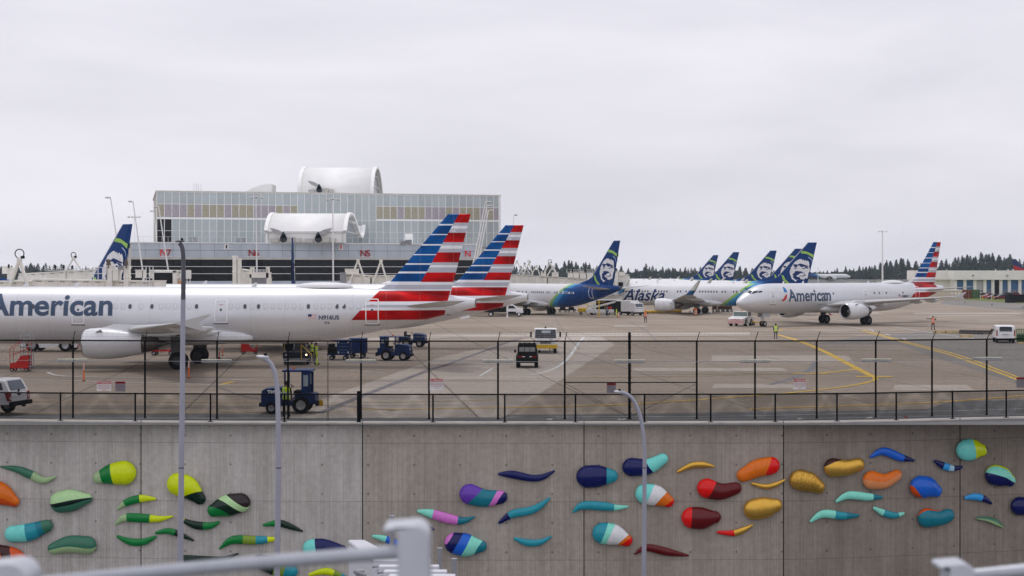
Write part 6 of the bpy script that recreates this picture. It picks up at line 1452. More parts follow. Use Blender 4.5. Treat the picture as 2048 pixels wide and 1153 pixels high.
# --- baggage tractors, local +x is the bonnet end
def tug(label, loc, rz, L_=2.9, Ht=2.25, cab='frame', rf=.38, rrr=.45, paint=None, num=None):
    p = paint or M_tugb; t = thing('baggage_tractor', label, 'tractor', loc, rz, 'dark blue baggage tractors'); h = L_/2; wd = .72
    mb = MB(); mb.prism([(-h, .5), (-h, 1.0), (-h+.12, 1.06), (-.35, 1.06), (-.35, .72), (.1, .72), (.1, .42), (-h+.9, .42), (-h+.9, .5)], -wd, wd); mb.build('rear_body', p, t, bevel=.03)
    mb = MB(); mb.prism([(.1, .42), (.1, 1.3), (.25, 1.38), (h-.25, 1.32), (h-.05, 1.22), (h, .95), (h, .38), (h-.1, .36)], -wd+.04, wd-.04); bn = mb.build('bonnet', p, t, bevel=.05)
    mb = MB(); [mb.bx(h+.002, h+.02, -.4, .4, .7+.09*i, .75+.09*i) for i in range(5)]; mb.build('grille', M_dark, bn)
    for s_ in (1, -1): lamp_disc(t, (h+.01, s_*.5, .95), .09, M_lamp)
    mb = MB(); mb.bx(h-.02, h+.12, -.55, .55, .36, .56); mb.bx(-h-.12, -h+.02, -.6, .6, .4, .62); mb.build('bumper', M_dark, t, bevel=.02)
    mb = MB(); mb.box((-h-.2, 0, .5), (.22, .16, .3)); mb.cyl((-h-.2, 0, .36), (-h-.2, 0, .72), .025, n=6); mb.build('hitch', M_yel if cab == 'frame' else M_dark, t)
    mb = MB(); mb.bx(-.75, -.25, -.55, .55, 1.06, 1.18); mb.bx(-.82, -.7, -.55, .55, 1.1, 1.55); mb.build('seat', M_dark, t, bevel=.04)
    mb = MB(); mb.cyl((.05, 0, 1.1), (-.12, 0, 1.42), .02, n=6); pts = [Vector((-.12+.07*math.cos(a), .17*math.sin(a), 1.42+.14*math.cos(a)*.6)) for a in [2*PI*i/14 for i in range(15)]]; mb.tube(pts, .014, 5); mb.build('steering_wheel', M_dark, t)
    if cab:
        for s_ in (1, -1):
            mb = MB(); mb.bx(.12, .20, s_*wd-.04, s_*wd+.04, 1.3, Ht-.06); mb.build('cab_post', p, t)
            mb = MB(); y0, y1 = s_*wd-.03, s_*wd+.03
            mb.bx(-1.15, -1.05, y0, y1, 1.03, Ht-.06); mb.bx(-.8, -.7, y0, y1, 1.03, Ht-.06); mb.bx(-1.05, -.8, y0, y1, 1.03, 1.45); mb.bx(-1.05, -.8, y0, y1, Ht-.22, Ht-.06); mb.build('rear_quarter', p, t)
            mb = MB(); mb.bx(-1.05, -.8, s_*wd-.008, s_*wd+.008, 1.45, Ht-.22); mb.build('side_window', mat('pale_window', (.35, .4, .42), .15), t)
        mb = MB(); mb.prism([(-1.25, Ht-.06), (.3, Ht-.06), (.34, Ht-.02), (.25, Ht+.04), (-1.2, Ht+.04)], -wd-.06, wd+.06); mb.build('roof', p, t, bevel=.02)
        mb = MB(); mb.bx(.14, .17, -wd+.05, wd-.05, 1.42, Ht-.1); mb.build('windscreen', M_glass if cab != 'frame' else mat('pale_window', (.35, .4, .42), .15), t) if cab != 'frame' else mb.bx(0, .01, 0, .01, 0, .01)
        mb = MB(); mb.cyl((-.2, 0, Ht+.04), (-.2, 0, Ht+.16), .06, n=8); mb.build('beacon', M_org, t)
    for s_ in (1, -1): wheel(t, h-.55, s_*.62, rf, .24); wheel(t, -h+.75, s_*.66, rrr, .3)
    mb = MB()
    for s_ in (1, -1): mb.tube([(-h+.75+(rrr+.07)*math.cos(a), s_*.7, rrr+(rrr+.07)*math.sin(a)) for a in [R(10+16*i) for i in range(11)]], .03, 5)
    mb.build('wheel_arch', p, t)
    if num:
        text_obj('lettering', num, .26, M_white, bn, basis((h-.12, -wd+.035, 1.08), (-1, 0, 0), (0, 0, 1)) if False else basis((h-.35, wd-.03, 1.05), (-1, 0, 0), (0, 0, 1)), .012, 'LEFT')
    return t
g = G(573, 829); 
tug('blue baggage tractor with open cab frame parked behind the near curved lamp post', (g.x+.05, g.y+.9, 0), PI, 2.85, 2.25, 'frame', .30, .46, None, 'TM226')
g = G(789, 722); tug('blue baggage tractor with a cab under the nearest striped tail, pulling a curtained cart', (g.x, g.y+.7, 0), R(-8), 2.75, 2.0, 'cab', .38, .45)
g = G(825, 695); tug('open blue baggage tractor without a cab, farther right behind the nearest tail', (g.x, g.y+.7, 0), R(-6), 2.6, 1.7, None, .36, .42)
g = G(573, 833); person('person in hi vis yellow vest seen from behind at the near blue tractor', (g.x+.02, g.y-.25, 0), PI, 'stand', M_hiy, None, None, 1.86, ('reach', 'down'))
# --- baggage carts
def cart(label, loc, rz, curtain, w_=1.9, d=1.5, h=1.7):
    t = thing('baggage_cart', label, 'cart', loc, rz, 'blue baggage carts'); mb = MB(); mb.bx(-w_/2, w_/2, -d/2, d/2, .42, .52); mb.build('deck', M_tugb, t)
    mb = MB(); mb.bx(-w_/2, w_/2, -d/2, d/2, h-.05, h); mb.build('roof', M_tugb, t)
    if curtain:
        mb = MB(); n = 24
        for s_ in (-1, 1): a = [(-w_/2+w_*i/n, s_*(d/2+.02*math.sin(i*1.7)), h-.05) for i in range(n+1)]; b = [(x, y+s_*.03, .5) for x, y, z in a]; mb.add(a+b, [(i, i+1, n+2+i, n+1+i) for i in range(n)], 0, True)
        mb.build('curtain', M_tugb, t)
    else:
        mb = MB(); mb.bx(-w_*.05, w_/2, -d/2, -d/2+.04, .52, h-.05); mb.build('side_panel', M_tugb, t)
        for zz in (.62, .85, 1.15, 1.42): mb = MB(); mb.bx(.05, w_/2-.12, -d/2-.01, -d/2-.002, zz, zz+.02); mb.build('panel_stripe', mat('pale_blue_stripe', (.2, .3, .5), .5), t)
        for x in (-.02, w_/2-.14):
            for zz in (.56, 1.45): mb = MB(); mb.bx(x, x+.09, -d/2-.012, -d/2-.003, zz, zz+.18); mb.build('reflector', M_lamp, t)
        mb = MB(); mb.bx(-w_/2+.05, -w_*.1, -d/2+.1, d/2-.1, .52, 1.1); mb.bx(-w_/2+.1, -w_*.2, -d/2+.15, d/2-.3, 1.1, 1.35); mb.build('bags', M_dark, t, bevel=.06)
    for x in (-w_/2, w_/2):
        for y in (-d/2, d/2-.05): mb = MB(); mb.bx(x-.02 if x > 0 else x, x if x > 0 else x+.02, y, y+.05, .5, h); mb.build('corner_post', M_grey, t)
    mb = MB(); mb.cyl((w_/2, 0, .42), (w_/2+.7, 0, .36), .03, n=6); mb.build('drawbar', M_dark, t)
    for x in (-w_*.3, w_*.3):
        for y in (-d*.38, d*.38): wheel(t, x, y, .2, .12)
    return t
g = G(676, 721); cart('blue panelled baggage cart with white reflectors behind the belt loader', (g.x, g.y+.8, 0), 0, False)
g = G(714, 717); cart('blue curtained baggage cart between the panelled cart and the cabbed tractor', (g.x, g.y+.9, 0), 0, True, 1.5)
# --- dark belt loader with lit headlamps, facing camera
def belt_loader(label, loc, rz, body, L_=7.0, w_=2.1, top=2.9, lit=False, name='belt_loader'):
    t = thing(name, label, 'belt loader', loc, rz); h = L_/2
    mb = MB(); mb.prism([(-h+.8, .45), (-h+.8, .95), (h-1.6, .95), (h-1.5, 1.1), (h-.1, 1.05), (h, .9), (h, .42)], -w_/2, w_/2); mb.build('chassis', body, t, bevel=.04)
    mb = MB(); mb.bx(h-.02, h+.1, -w_/2, w_/2, .38, .55); mb.build('bumper', M_grey, t)
    for s_ in (1, -1): lamp_disc(t, (h+.02, s_*w_*.38, .82), .075, mat('lit_headlamp', (1, .72, .40), .3, emit=5) if (lit and s_ == lit) else M_lamp)
    bt_ = thing('x', '', '', (0, 0, 0)); bpy.data.objects.remove(bt_, do_unlink=True)
    mb = MB(); a, b = Vector((h-.3, w_*.12, .95)), Vector((-h-.4, w_*.12, top)); d = (b-a).normalized(); up = Vector((-d.z, 0, d.x)); up = up if up.z > 0 else -up
    for s_ in (-1, 1): mb.add([a+Vector((0, s_*.42, 0)), b+Vector((0, s_*.42, 0)), b+Vector((0, s_*.42, 0))+up*.28, a+Vector((0, s_*.42, 0))+up*.28, a+Vector((0, s_*.5, 0)), b+Vector((0, s_*.5, 0)), b+Vector((0, s_*.5, 0))+up*.28, a+Vector((0, s_*.5, 0))+up*.28], [(0, 1, 2, 3), (7, 6, 5, 4), (0, 4, 5, 1), (2, 6, 7, 3), (0, 3, 7, 4), (1, 5, 6, 2)])
    cv = mb.build('conveyor_frame', body if body is not M_white else M_cream, t)
    mb = MB(); mb.add([a+Vector((0, -.42, .2)), b+Vector((0, -.42, .2)), b+Vector((0, .42, .2)), a+Vector((0, .42, .2))], [(0, 1, 2, 3)]); mb.build('belt', M_rub, cv)
    for f in (.15, .55): mb = MB(); q = a.lerp(b, f); mb.cyl((q.x, -.3, .9), (q.x-.4, -.3, q.z+.3), .05, n=6); mb.cyl((q.x, .6, .9), (q.x-.4, .6, q.z+.3), .05, n=6); mb.build('lift_ram', M_grey, t)
    mb = MB(); mb.tube([(h-.4, -w_*.45, 1.1), (h-.4, -w_*.45, 1.9), (-h*.2, -w_*.45, 2.3), (-h*.2, -w_*.45, 1.0)], .03, 6); mb.build('hand_rail', M_yel, t)
    mb = MB(); mb.bx(h-1.5, h-1.1, -w_*.42, -w_*.12, 1.0, 1.25); mb.bx(h-1.55, h-1.45, -w_*.42, -w_*.12, 1.2, 1.65); mb.build('seat', M_dark, t, bevel=.03)
    for x in (h-1.3, -h+1.8):
        for s_ in (1, -1): wheel(t, x, s_*(w_/2-.15), .36, .24)
    return t
M_dkblue = mat('very_dark_blue_paint', (.008, .012, .03), .4)
g = G(597, 731); belt_loader('dark belt loader facing the camera under the airliner belly with its headlamps lit', (g.x-.55, g.y+3.4, 0), R(-84), M_dkblue, 6.6, 2.1, 3.2, 1)
mb = MB(); a = P(602, 690, 118.5); b = P(624, 711, 117.5); mb.cyl(a, b, .045, n=8); mb.cyl(a, a+Vector((0, .3, -1.2)), .03, n=6); tag(mb.build('loader_pole', M_yel), 'yellow diagonal pole leaning over the dark belt loader', 'pole')
g = G(632, 729); person('person in hi vis yellow vest and dark trousers right of the lit headlamp', (g.x, g.y, 0), R(60), 'stand', M_hiy, M_dark, M_navy, 1.76, ('reach', 'down'))
g = G(618, 727); person('person in hi vis yellow vest standing just left of another at the belt loader', (g.x, g.y+1.6, 0), R(40), 'stand', M_hiy, M_dark, M_navy, 1.76, ('reach', 'reach'))
g = G(602, 722); person('person in dull yellow vest behind the yellow pole on the belt loader', (g.x, g.y+3.5, .95), R(20), 'stand', M_yel, None, M_navy, 1.7)
g = G(581, 722); person('person in orange vest at the left end of the dark belt loader', (g.x, g.y+4, .3), R(-20), 'stand', M_hio, None, M_navy, 1.66, ('reach', 'down'))
def bollard_cone(label, px, py, h, r, m, bands, name='traffic_cone', cat='cone', base=True, group=None):
    g = G(px, py); t = thing(name, label, cat, g, 0, group); mb = MB(); mb.lathe([(0, r), (h, r*.32 if name == 'traffic_cone' else r*.85), (h+.01, .01)], (0, 0, 0), 'z', 14); b = mb.build('body', m, t)
    for z0, z1 in bands:
        f = lambda z: (r+(r*(.32 if name == 'traffic_cone' else .85)-r)*z/h)+.008
        mb = MB(); mb.lathe([(z0*h, f(z0*h)), (z1*h, f(z1*h))], (0, 0, 0), 'z', 14); mb.build('reflective_band', M_lamp, b)
    if base: mb = MB(); mb.bx(-r*1.7, r*1.7, -r*1.7, r*1.7, .003, .05); mb.build('base', M_rub, t, bevel=.01)
    return t
DG = 'orange delineator posts on the apron'
bollard_cone('orange delineator post in front of the near engine, left of the tallest lamp post', 167.5, 763, 1.25, .055, M_org, [(.62, .7), (.76, .84), (.9, .97)], 'delineator_post', 'delineator', True, DG)
bollard_cone('orange delineator post right of the tallest lamp post below the main wheels', 377.5, 757, 1.2, .055, M_org, [(.62, .7), (.76, .84), (.9, .97)], 'delineator_post', 'delineator', True, DG)
bollard_cone('far orange delineator post right of the main wheels under the belly', 445, 712, 1.0, .05, M_org, [(.6, .7), (.8, .9)], 'delineator_post', 'delineator', True, DG)
bollard_cone('small orange cone just left of the far delineator post', 438.5, 719, .6, .12, M_red, [(.4, .6)])
bollard_cone('lime green cone upright by the feet of the person at the belt loader', 634, 731, 1.0, .07, M_hiy, [(.5, .6)], 'delineator_post', 'delineator', True, None)
g = G(325, 712); t = thing('ground_power_cart', 'low grey and red equipment cart behind the near engine exhaust', 'cart', (g.x, g.y+1, 0)); mb = MB(); mb.bx(-1.3, .9, -.5, .5, .35, .5); mb.cyl((-1.3, -.5, .7), (.9, -.5, .7), .03, n=6); mb.cyl((.9, 0, .4), (1.7, 0, .3), .04, n=6); mb.build('frame', M_red, t); mb = MB(); mb.bx(-1.0, .2, -.4, .4, .5, 1.15); mb.build('housing', M_grey, t, bevel=.05)
for x in (-.9, .6):
    for y in (-.45, .45): wheel(t, x, y, .2, .12)
# --- wheeled red stands and steps
def red_steps(label, loc, rz, w_=1.5, h=1.3, tall=None):
    t = thing('maintenance_steps', label, 'steps', loc, rz); d = .8
    for y in (-d/2, d/2):
        mb = MB(); mb.prism([(-w_/2, .15), (-w_/2, h*.5), (-w_*.2, h*.52), (w_*.12, h*.95), (w_/2, h*.95), (w_/2, .15), (w_*.35, .15), (w_*.1, .3)], y-.02, y+.02); mb.build('side_panel', M_red, t)
    n = 4
    for i in range(n): mb = MB(); x = -w_*.35+i*w_*.18; mb.bx(x-.1, x+.1, -d/2+.03, d/2-.03, h*.3+i*h*.18, h*.3+i*h*.18+.04); mb.build('step', M_grey, t)
    mb = MB()
    for y in (-d/2, d/2): mb.tube([(-w_/2, y, h*.5), (-w_/2, y, h*1.35), (w_*.05, y, h*1.85), (w_/2, y, h*1.85), (w_/2, y, .2)], .025, 6); mb.cyl((-w_/2, y, h*.95), (w_/2, y, h*1.4), .018, n=6)
    mb.build('hand_rail', M_red, t)
    for x in (-w_*.4, w_*.4):
        for y in (-d/2, d/2): wheel(t, x, y, .14, .07)
    if tall:
        mb = MB()
        for x in (.1, .85):
            for y in (-.35, .35): mb.cyl((x, y, .1), (x, y, tall), .025, n=6)
        for z in [.3+.3*i for i in range(int(tall/.3))]: mb.cyl((.1, -.35, z), (.85, -.35, z), .015, n=5); mb.cyl((.1, .35, z), (.85, .35, z), .015, n=5)
        for z in (.35, tall*.62): mb.bx(.05, .9, -.4, .4, z, z+.04)
        mb.build('ladder_tower', M_grey, t)
    return t
g = G(37, 744); red_steps('red maintenance steps with a grey ladder tower at far left below the fuselage', (g.x, g.y+.5, 0), 0, 1.35, 1.25, 2.95)
g = G(497, 709); red_steps('small red wheeled steps under the belly left of the belt loader', (g.x, g.y+.5, 0), PI, 1.35, .95)
# --- pushback tractors
def chevron_mat():
    m = bpy.data.materials.new('red_white_chevrons'); m.use_nodes = True; N = m.node_tree.nodes; L = m.node_tree.links; t = N.new('ShaderNodeTexCoord'); sp = N.new('ShaderNodeSeparateXYZ'); L.new(t.outputs['Object'], sp.inputs[0])
    ab = N.new('ShaderNodeMath'); ab.operation = 'ABSOLUTE'; L.new(sp.outputs[1], ab.inputs[0]); ad = N.new('ShaderNodeMath'); ad.operation = 'ADD'; L.new(ab.outputs[0], ad.inputs[0]); L.new(sp.outputs[2], ad.inputs[1])
    fr = N.new('ShaderNodeMath'); fr.operation = 'WRAP'; fr.inputs[1].default_value = .36; fr.inputs[2].default_value = 0; L.new(ad.outputs[0], fr.inputs[0]); gt = N.new('ShaderNodeMath'); gt.operation = 'GREATER_THAN'; gt.inputs[1].default_value = .18; L.new(fr.outputs[0], gt.inputs[0])
    mx = N.new('ShaderNodeMix'); mx.data_type = 'RGBA'; L.new(gt.outputs[0], mx.inputs[0]); mx.inputs[6].default_value = (.78, .78, .76, 1); mx.inputs[7].default_value = (.5, .015, .02, 1); L.new(mx.outputs[2], N['Principled BSDF'].inputs['Base Color']); N['Principled BSDF'].inputs['Roughness'].default_value = .4; return m
M_chev = chevron_mat()
def pushback(label, loc, rz, L_=5.0, w_=2.5, r=.55, cabx=-.4):
    t = thing('pushback_tractor', label, 'tractor', loc, rz, 'white pushback tractors'); h = L_/2; a1, a2 = h-1.1, -h+1.1
    pts = [(-h, .4), (-h, 1.15), (-h+.5, 1.2), (cabx+.7, 1.35), (h-.4, 1.1), (h, 1.0), (h, .38)]
    pts += [(a1+r*1.12, .38)]+[(a1+r*1.12*math.cos(R(q)), .38+r*1.12*math.sin(R(q))) for q in range(20, 180, 20)]+[(a1-r*1.12, .38), (a2+r*1.12, .38)]+[(a2+r*1.12*math.cos(R(q)), .38+r*1.12*math.sin(R(q))) for q in range(20, 180, 20)]+[(a2-r*1.12, .38)]
    mb = MB(); mb.prism([(-h, .4), (-h, 1.15), (-h+.5, 1.2), (cabx+.7, 1.35), (h-.4, 1.1), (h, 1.0), (h, .38)], -w_/2+.32, w_/2-.32); mb.build('chassis', M_white, t, bevel=.03)
    for s_ in (1, -1): mb = MB(); mb.prism(pts, s_*(w_/2-.32) if s_ < 0 else w_/2-.32, s_*w_/2); mb.build('side_skirt', M_white, t)
    mb = MB(); mb.bx(h, h+.06, -w_/2, w_/2, .38, 1.02); mb.build('front_panel', M_chev, t); mb = MB(); mb.bx(-h-.06, -h, -w_/2, w_/2, .4, 1.12); mb.build('rear_panel', M_chev, t)
    for s_ in (1, -1): lamp_disc(t, (h+.07, s_*w_*.36, .9), .1, M_lamp); 
    mb = MB(); mb.bx(cabx-1.0, cabx+.6, -w_/2+.1, w_/2-.1, 1.2, 1.35); mb.bx(cabx-1.0, cabx+.62, -w_/2+.1, w_/2-.1, 1.92, 2.0)
    for x in (cabx-1.0, cabx+.52):
        for s_ in (1, -1): mb.bx(x, x+.09, s_*(w_/2-.14)-.04, s_*(w_/2-.14)+.04, 1.3, 1.95)
    cb = mb.build('cab', M_white, t)
    mb = MB(); mb.bx(cabx+.55, cabx+.58, -w_/2+.2, w_/2-.2, 1.36, 1.9); mb.build('windscreen', mat('greenish_screen', (.2, .26, .24), .1), cb)
    for s_ in (1, -1): mb = MB(); mb.bx(cabx-.9, cabx+.5, s_*(w_/2-.14)-.01, s_*(w_/2-.14)+.01, 1.36, 1.9); mb.build('side_window', M_glass, cb)
    for i in range(4):
        for s_ in (1, -1): mb = MB(); mb.bx(cabx+.9+i*.18, cabx+.98+i*.18, s_*(w_/2+.004)-.003, s_*(w_/2+.004)+.003, .98, 1.16); mb.build('side_vent', M_dark, t)
    mb = MB(); mb.cyl((cabx, 0, 2.0), (cabx, 0, 2.22), .07, n=8); mb.build('beacon', M_org, t)
    for x in (a1, a2):
        for s_ in (1, -1): wheel(t, x, s_*(w_/2-.12), r, .34)
    return t
g = G(1472, 653); pushback('white pushback tractor with red chevrons towing the airliner on the right', (g.x+.9, g.y+1.6, 0), R(180+62), 4.4, 2.3, .5)
g = G(100, 704); pushback('white pushback tractor with big wheels under the nearest airliner, half hidden', (g.x-.1, g.y+1.25, 0), R(179), 5.3, 2.5, .60, -1.0)
# tow bar
a = Vector((g.x, 0, 0)); p0 = P(1496, 643, 209); p1 = P(1524, 646, 204); t = thing('tow_bar', 'yellow tow bar between the pushback tractor and the airliner nose wheel', 'tow bar', (p0.x, p0.y, 0)); q0, q1 = Vector((0, 0, .55)), Vector((p1.x-p0.x, p1.y-p0.y, .5))
mb = MB(); mb.cyl(q0, q1, .07, n=8); mb.cyl(q0+Vector((.3, .3, .3)), q0.lerp(q1, .5), .04, n=6); mb.cyl(q0+Vector((.3, -.3, .3)), q0.lerp(q1, .5), .04, n=6); mb.build('bar', M_yel, t); wheel(t, .75, .25, .2, .1); wheel(t, .75, -.25, .2, .1)
# --- road vehicles
def van(label, loc, rz, L_=4.8, w_=1.85, h=1.9, name='van'):
    t = thing(name, label, 'van', loc, rz); e = L_/2
    mb = MB(); mb.prism([(-e, .35), (-e, 1.0), (-e+.05, h-.12), (-e+.15, h), (e-1.9, h), (e-1.75, h-.03), (e-.95, 1.15), (e-.15, .98), (e, .8), (e, .3)], -w_/2, w_/2); b = mb.build('body', mat('van_white', (.8, .8, .81), .3, 0, .03, coat=.4), t, bevel=.09)
    mb = MB(); mb.prism([(-.36, .0), (-.62, .0), (-.62, .45), (-.5, .5), (.5, .5), (.62, .45), (.62, 0)], -.015, .015, ax='x'); o = mb.build('rear_window', M_glass, t, bevel=.01, loc=(-e+.015, 0, 1.22)); 
    mb = MB(); mb.bx(-e-.02, -e+.04, -.3, .3, .86, .92); mb.build('rear_handle', M_dark, t); mb = MB(); mb.bx(-e-.02, -e+.02, -.28, .26, .68, .8); mb.build('number_plate', M_sign, t)
    mb = MB(); mb.bx(-e-.07, -e+.25, -w_/2-.01, w_/2+.01, .26, .5); mb.build('rear_bumper', M_dark, t, bevel=.03)
    mb = MB(); mb.bx(e-.3, e+.06, -w_/2+.02, w_/2-.02, .26, .55); mb.build('front_bumper', M_dark, t, bevel=.03)
    for s_ in (1, -1):
        mb = MB(); mb.bx(-e-.015, -e+.1, s_*(w_/2-.1), s_*(w_/2+.012), .75, 1.35); mb.build('tail_lamp', M_tail, t)
        mb = MB(); mb.prism([(e-1.85, 1.2), (e-1.8, 1.62), (e-1.65, 1.7), (e-1.2, 1.22)], s_*(w_/2-.02), s_*(w_/2+.006)); mb.build('side_window', M_glass, t)
        mb = MB(); mb.box((e-1.15, s_*(w_/2+.13), 1.25), (.1, .2, .26)); mb.build('mirror', M_dark, t, bevel=.03)
        mb = MB(); mb.bx(-e+.3, e-1.0, s_*(w_/2)-.01, s_*(w_/2)+.012, .32, .5); mb.build('sill', M_dark, t)
        for x in (-e+.85, e-.85): wheel(t, x, s_*(w_/2-.1), .33, .22)
        mb = MB(); mb.box((e-.2, s_*.65, .82), (.3, .35, .18)); mb.build('headlight', M_lamp, t)
    mb = MB(); mb.bx(-.02, .02, -.7, .7, 0, .42); o = mb.build('windscreen', M_glass, t, loc=(e-1.42, 0, 1.2)); o.rotation_euler = (0, R(-50), 0)
    return t
g = G(2011, 687); van('white panel van seen from behind at the right edge beyond the fence', (g.x+.5, g.y+2.2, 0), R(78), 4.4, 1.83, 1.82)
def pickup(label, loc, rz):
    t = thing('pickup_truck', label, 'pickup truck', loc, rz); e = 2.9; w_ = 2.0; wm = mat('pickup_white', (.80, .80, .81), .25, 0, .02, coat=.5)
    mb = MB(); mb.prism([(-e, .55), (-e, 1.12), (-e+.03, 1.2), (e-1.5, 1.2), (e-.2, 1.15), (e, .95), (e, .5)], -w_/2, w_/2); mb.build('body', wm, t, bevel=.06)
    mb = MB(); rings = []
    for x, ww in ((-e+.02, .97), (-.95, .97)):
        rings.append([Vector((x+(0 if z < 1.3 else (.32 if x < -2 else 0)*(z-1.2)/.65), s_*w_/2*ww*(1-(z-1.2)*.16), z)) for s_, z in ((-1, 1.2), (-1, 1.78), (-.8, 1.87), (.8, 1.87), (1, 1.78), (1, 1.2))])
    mb.loft(rings, 0, True, True, False); mb.build('canopy', wm, t, bevel=.04)
    mb = MB(); mb.prism([(-.9, 1.2), (-.75, 1.88), (-.55, 1.95), (.75, 1.92), (1.45, 1.2)], -w_/2+.12, w_/2-.12); mb.build('cab', wm, t, bevel=.06)
    for s_ in (1, -1):
        y = s_*(w_/2-.035)
        def sq(pts, nm, m):
            mb = MB(); mb.add([(x, s_*(w_/2*.97*(1-(z-1.2)*.16)+.008), z) for x, z in pts], [tuple(range(len(pts)))]); return mb.build(nm, m, t)
        sq([(-2.55, 1.32), (-2.4, 1.7), (-1.75, 1.7), (-1.75, 1.32)], 'canopy_window', M_glass); sq([(-1.65, 1.32), (-1.65, 1.7), (-1.05, 1.7), (-1.05, 1.32)], 'canopy_window', M_glass)
        mb = MB(); mb.prism([(-.7, 1.3), (-.6, 1.8), (.65, 1.8), (1.15, 1.3)], s_*(w_/2-.125), s_*(w_/2-.1)); mb.build('side_window', M_glass, t)
        mb = MB(); mb.prism([(-e-.015, .75), (-e-.015, 1.17), (-e+.24, 1.17), (-e+.16, .95), (-e+.10, .75)], s_*(w_/2-.22), s_*(w_/2+.012)); tl_ = mb.build('tail_lamp', M_tail, t)
        mb = MB(); mb.bx(-e-.02, -e-.0155, s_*(w_/2-.18), s_*(w_/2-.06), .85, .98); mb.build('reversing_lamp', M_lamp, tl_)
        for x in (-e+1.15, e-1.05):
            wheel(t, x, s_*(w_/2-.12), .42, .27); mb = MB(); mb.tube([(x+.5*math.cos(a), s_*(w_/2), .42+.5*math.sin(a)) for a in [R(8+16.4*i) for i in range(11)]], .05, 6); mb.build('wheel_arch', M_dark, t)
        mb = MB(); mb.box((1.35, s_*(w_/2+.15), 1.35), (.12, .25, .26)); mb.build('mirror', M_dark, t)
        mb = MB(); mb.box((e-.08, s_*.75, .95), (.2, .35, .22)); mb.build('headlight', M_lamp, t)
    mb = MB(); mb.add([(-e+.035+.01-.012, -.72, 1.3), (-e+.30-.012, -.66, 1.78), (-e+.30-.012, .66, 1.78), (-e+.035+.01-.012, .72, 1.3)], [(0, 1, 2, 3)]); mb.build('rear_glass', mat('mid_glass', (.13, .15, .19), .12), t)
    mb = MB(); mb.bx(-e-.22, -e-.0, -w_/2+.02, w_/2-.02, .5, .72); mb.bx(-e-.34, -e-.2, -.12, .12, .42, .52); mb.build('rear_bumper', M_black, t, bevel=.03)
    mb = MB(); mb.bx(-e-.02, -e+.0, -.16, .16, 1.02, 1.12); mb.build('tailgate_handle', M_dark, t)
    mb = MB(); mb.bx(-e+.03, -e+.05, -.8, .8, .58, .6); mb.bx(-e-.012, -e-.004, -.78, .78, .93, .945); mb.build('tailgate_crease', M_grey, t)
    mb = MB(); mb.cyl((-e+.22, .0, 1.25), (-e+.0, .0, 1.25), .07, n=8); mb.build('canopy_latch', M_black, t)
    text_obj('lettering', 'TC775', .24, M_navy, t, basis((-e+.25, w_/2+.012, 1.2-.2), (-1, 0, 0), (0, 0, 1)) if False else basis((-1.2, w_/2+.012, .98), (-1, 0, 0), (0, 0, 1)), .008, 'LEFT', .2)
    return t
g = G(30, 833); pickup('white pickup truck with a canopy cut by the left picture edge behind the fence', (-28.5, 78.7, 0), R(180-12))
def utility(label, loc, rz):
    t = thing('utility_vehicle', label, 'utility vehicle', loc, rz); w_ = 1.72; bk = mat('matt_black_body', (.006, .008, .006), .6)
    mb = MB(); mb.prism([(-1.55, .4), (-1.6, .95), (-1.3, 1.0), (.5, 1.0), (1.3, .95), (1.55, .8), (1.55, .4)], -w_/2, w_/2); mb.build('body', bk, t, bevel=.05)
    mb = MB(); rings = [[Vector((x, s_*q, z+(.03 if i == 1 else 0))) for s_, q, z in ((-1, .76, 1.0), (-1, .72, 1.78), (-1, .5, 1.88), (1, .5, 1.88), (1, .72, 1.78), (1, .76, 1.0))] for i, x in enumerate((-1.5, -.6, .35))]; mb.loft(rings, 0, True, True, False)
    tp = mb.build('soft_top', mat('black_canvas', (.01, .01, .011), .85), t, bevel=.03)
    for y in (-.42, 0, .42): mb = MB(); mb.bx(-1.53, -1.505, y-.19, y+.19, 1.28, 1.62); mb.build('rear_window', mat('plastic_window', (.27, .28, .28), .3), tp)
    mb = MB(); [mb.sphere((-1.35, y, 1.87), .11, 0, 8, 5) for y in (-.55, -.18, .2, .56)]; mb.build('rolled_canvas', M_dark, tp)
    for s_ in (1, -1):
        mb = MB(); mb.bx(-1.64, -1.59, s_*.55-.16, s_*.55+.16, .84, .94); mb.build('tail_lamp', M_tail, t)
        mb = MB(); mb.bx(-1.64, -1.60, s_*.27-.1, s_*.27+.1, .86, .93); mb.build('reversing_lamp', M_lamp, t)
        for x in (-1.0, 1.0): wheel(t, x, s_*(w_/2-.16), .34, .3, rim=M_dark)
        mb = MB(); mb.box((.45, s_*(w_/2+.1), 1.2), (.06, .16, .2)); mb.build('mirror', M_dark, t)
    mb = MB(); mb.bx(-1.68, -1.55, -.8, .8, .42, .56); mb.build('bumper', M_dark, t); mb = MB(); mb.bx(-1.71, -1.68, -.42, .42, .28, .36); mb.build('step_bar', M_cream, t)
    return t
g = G(1055, 737); utility('small black utility vehicle with a soft top driving away behind the fence', (g.x, g.y+1.6, 0), R(89))
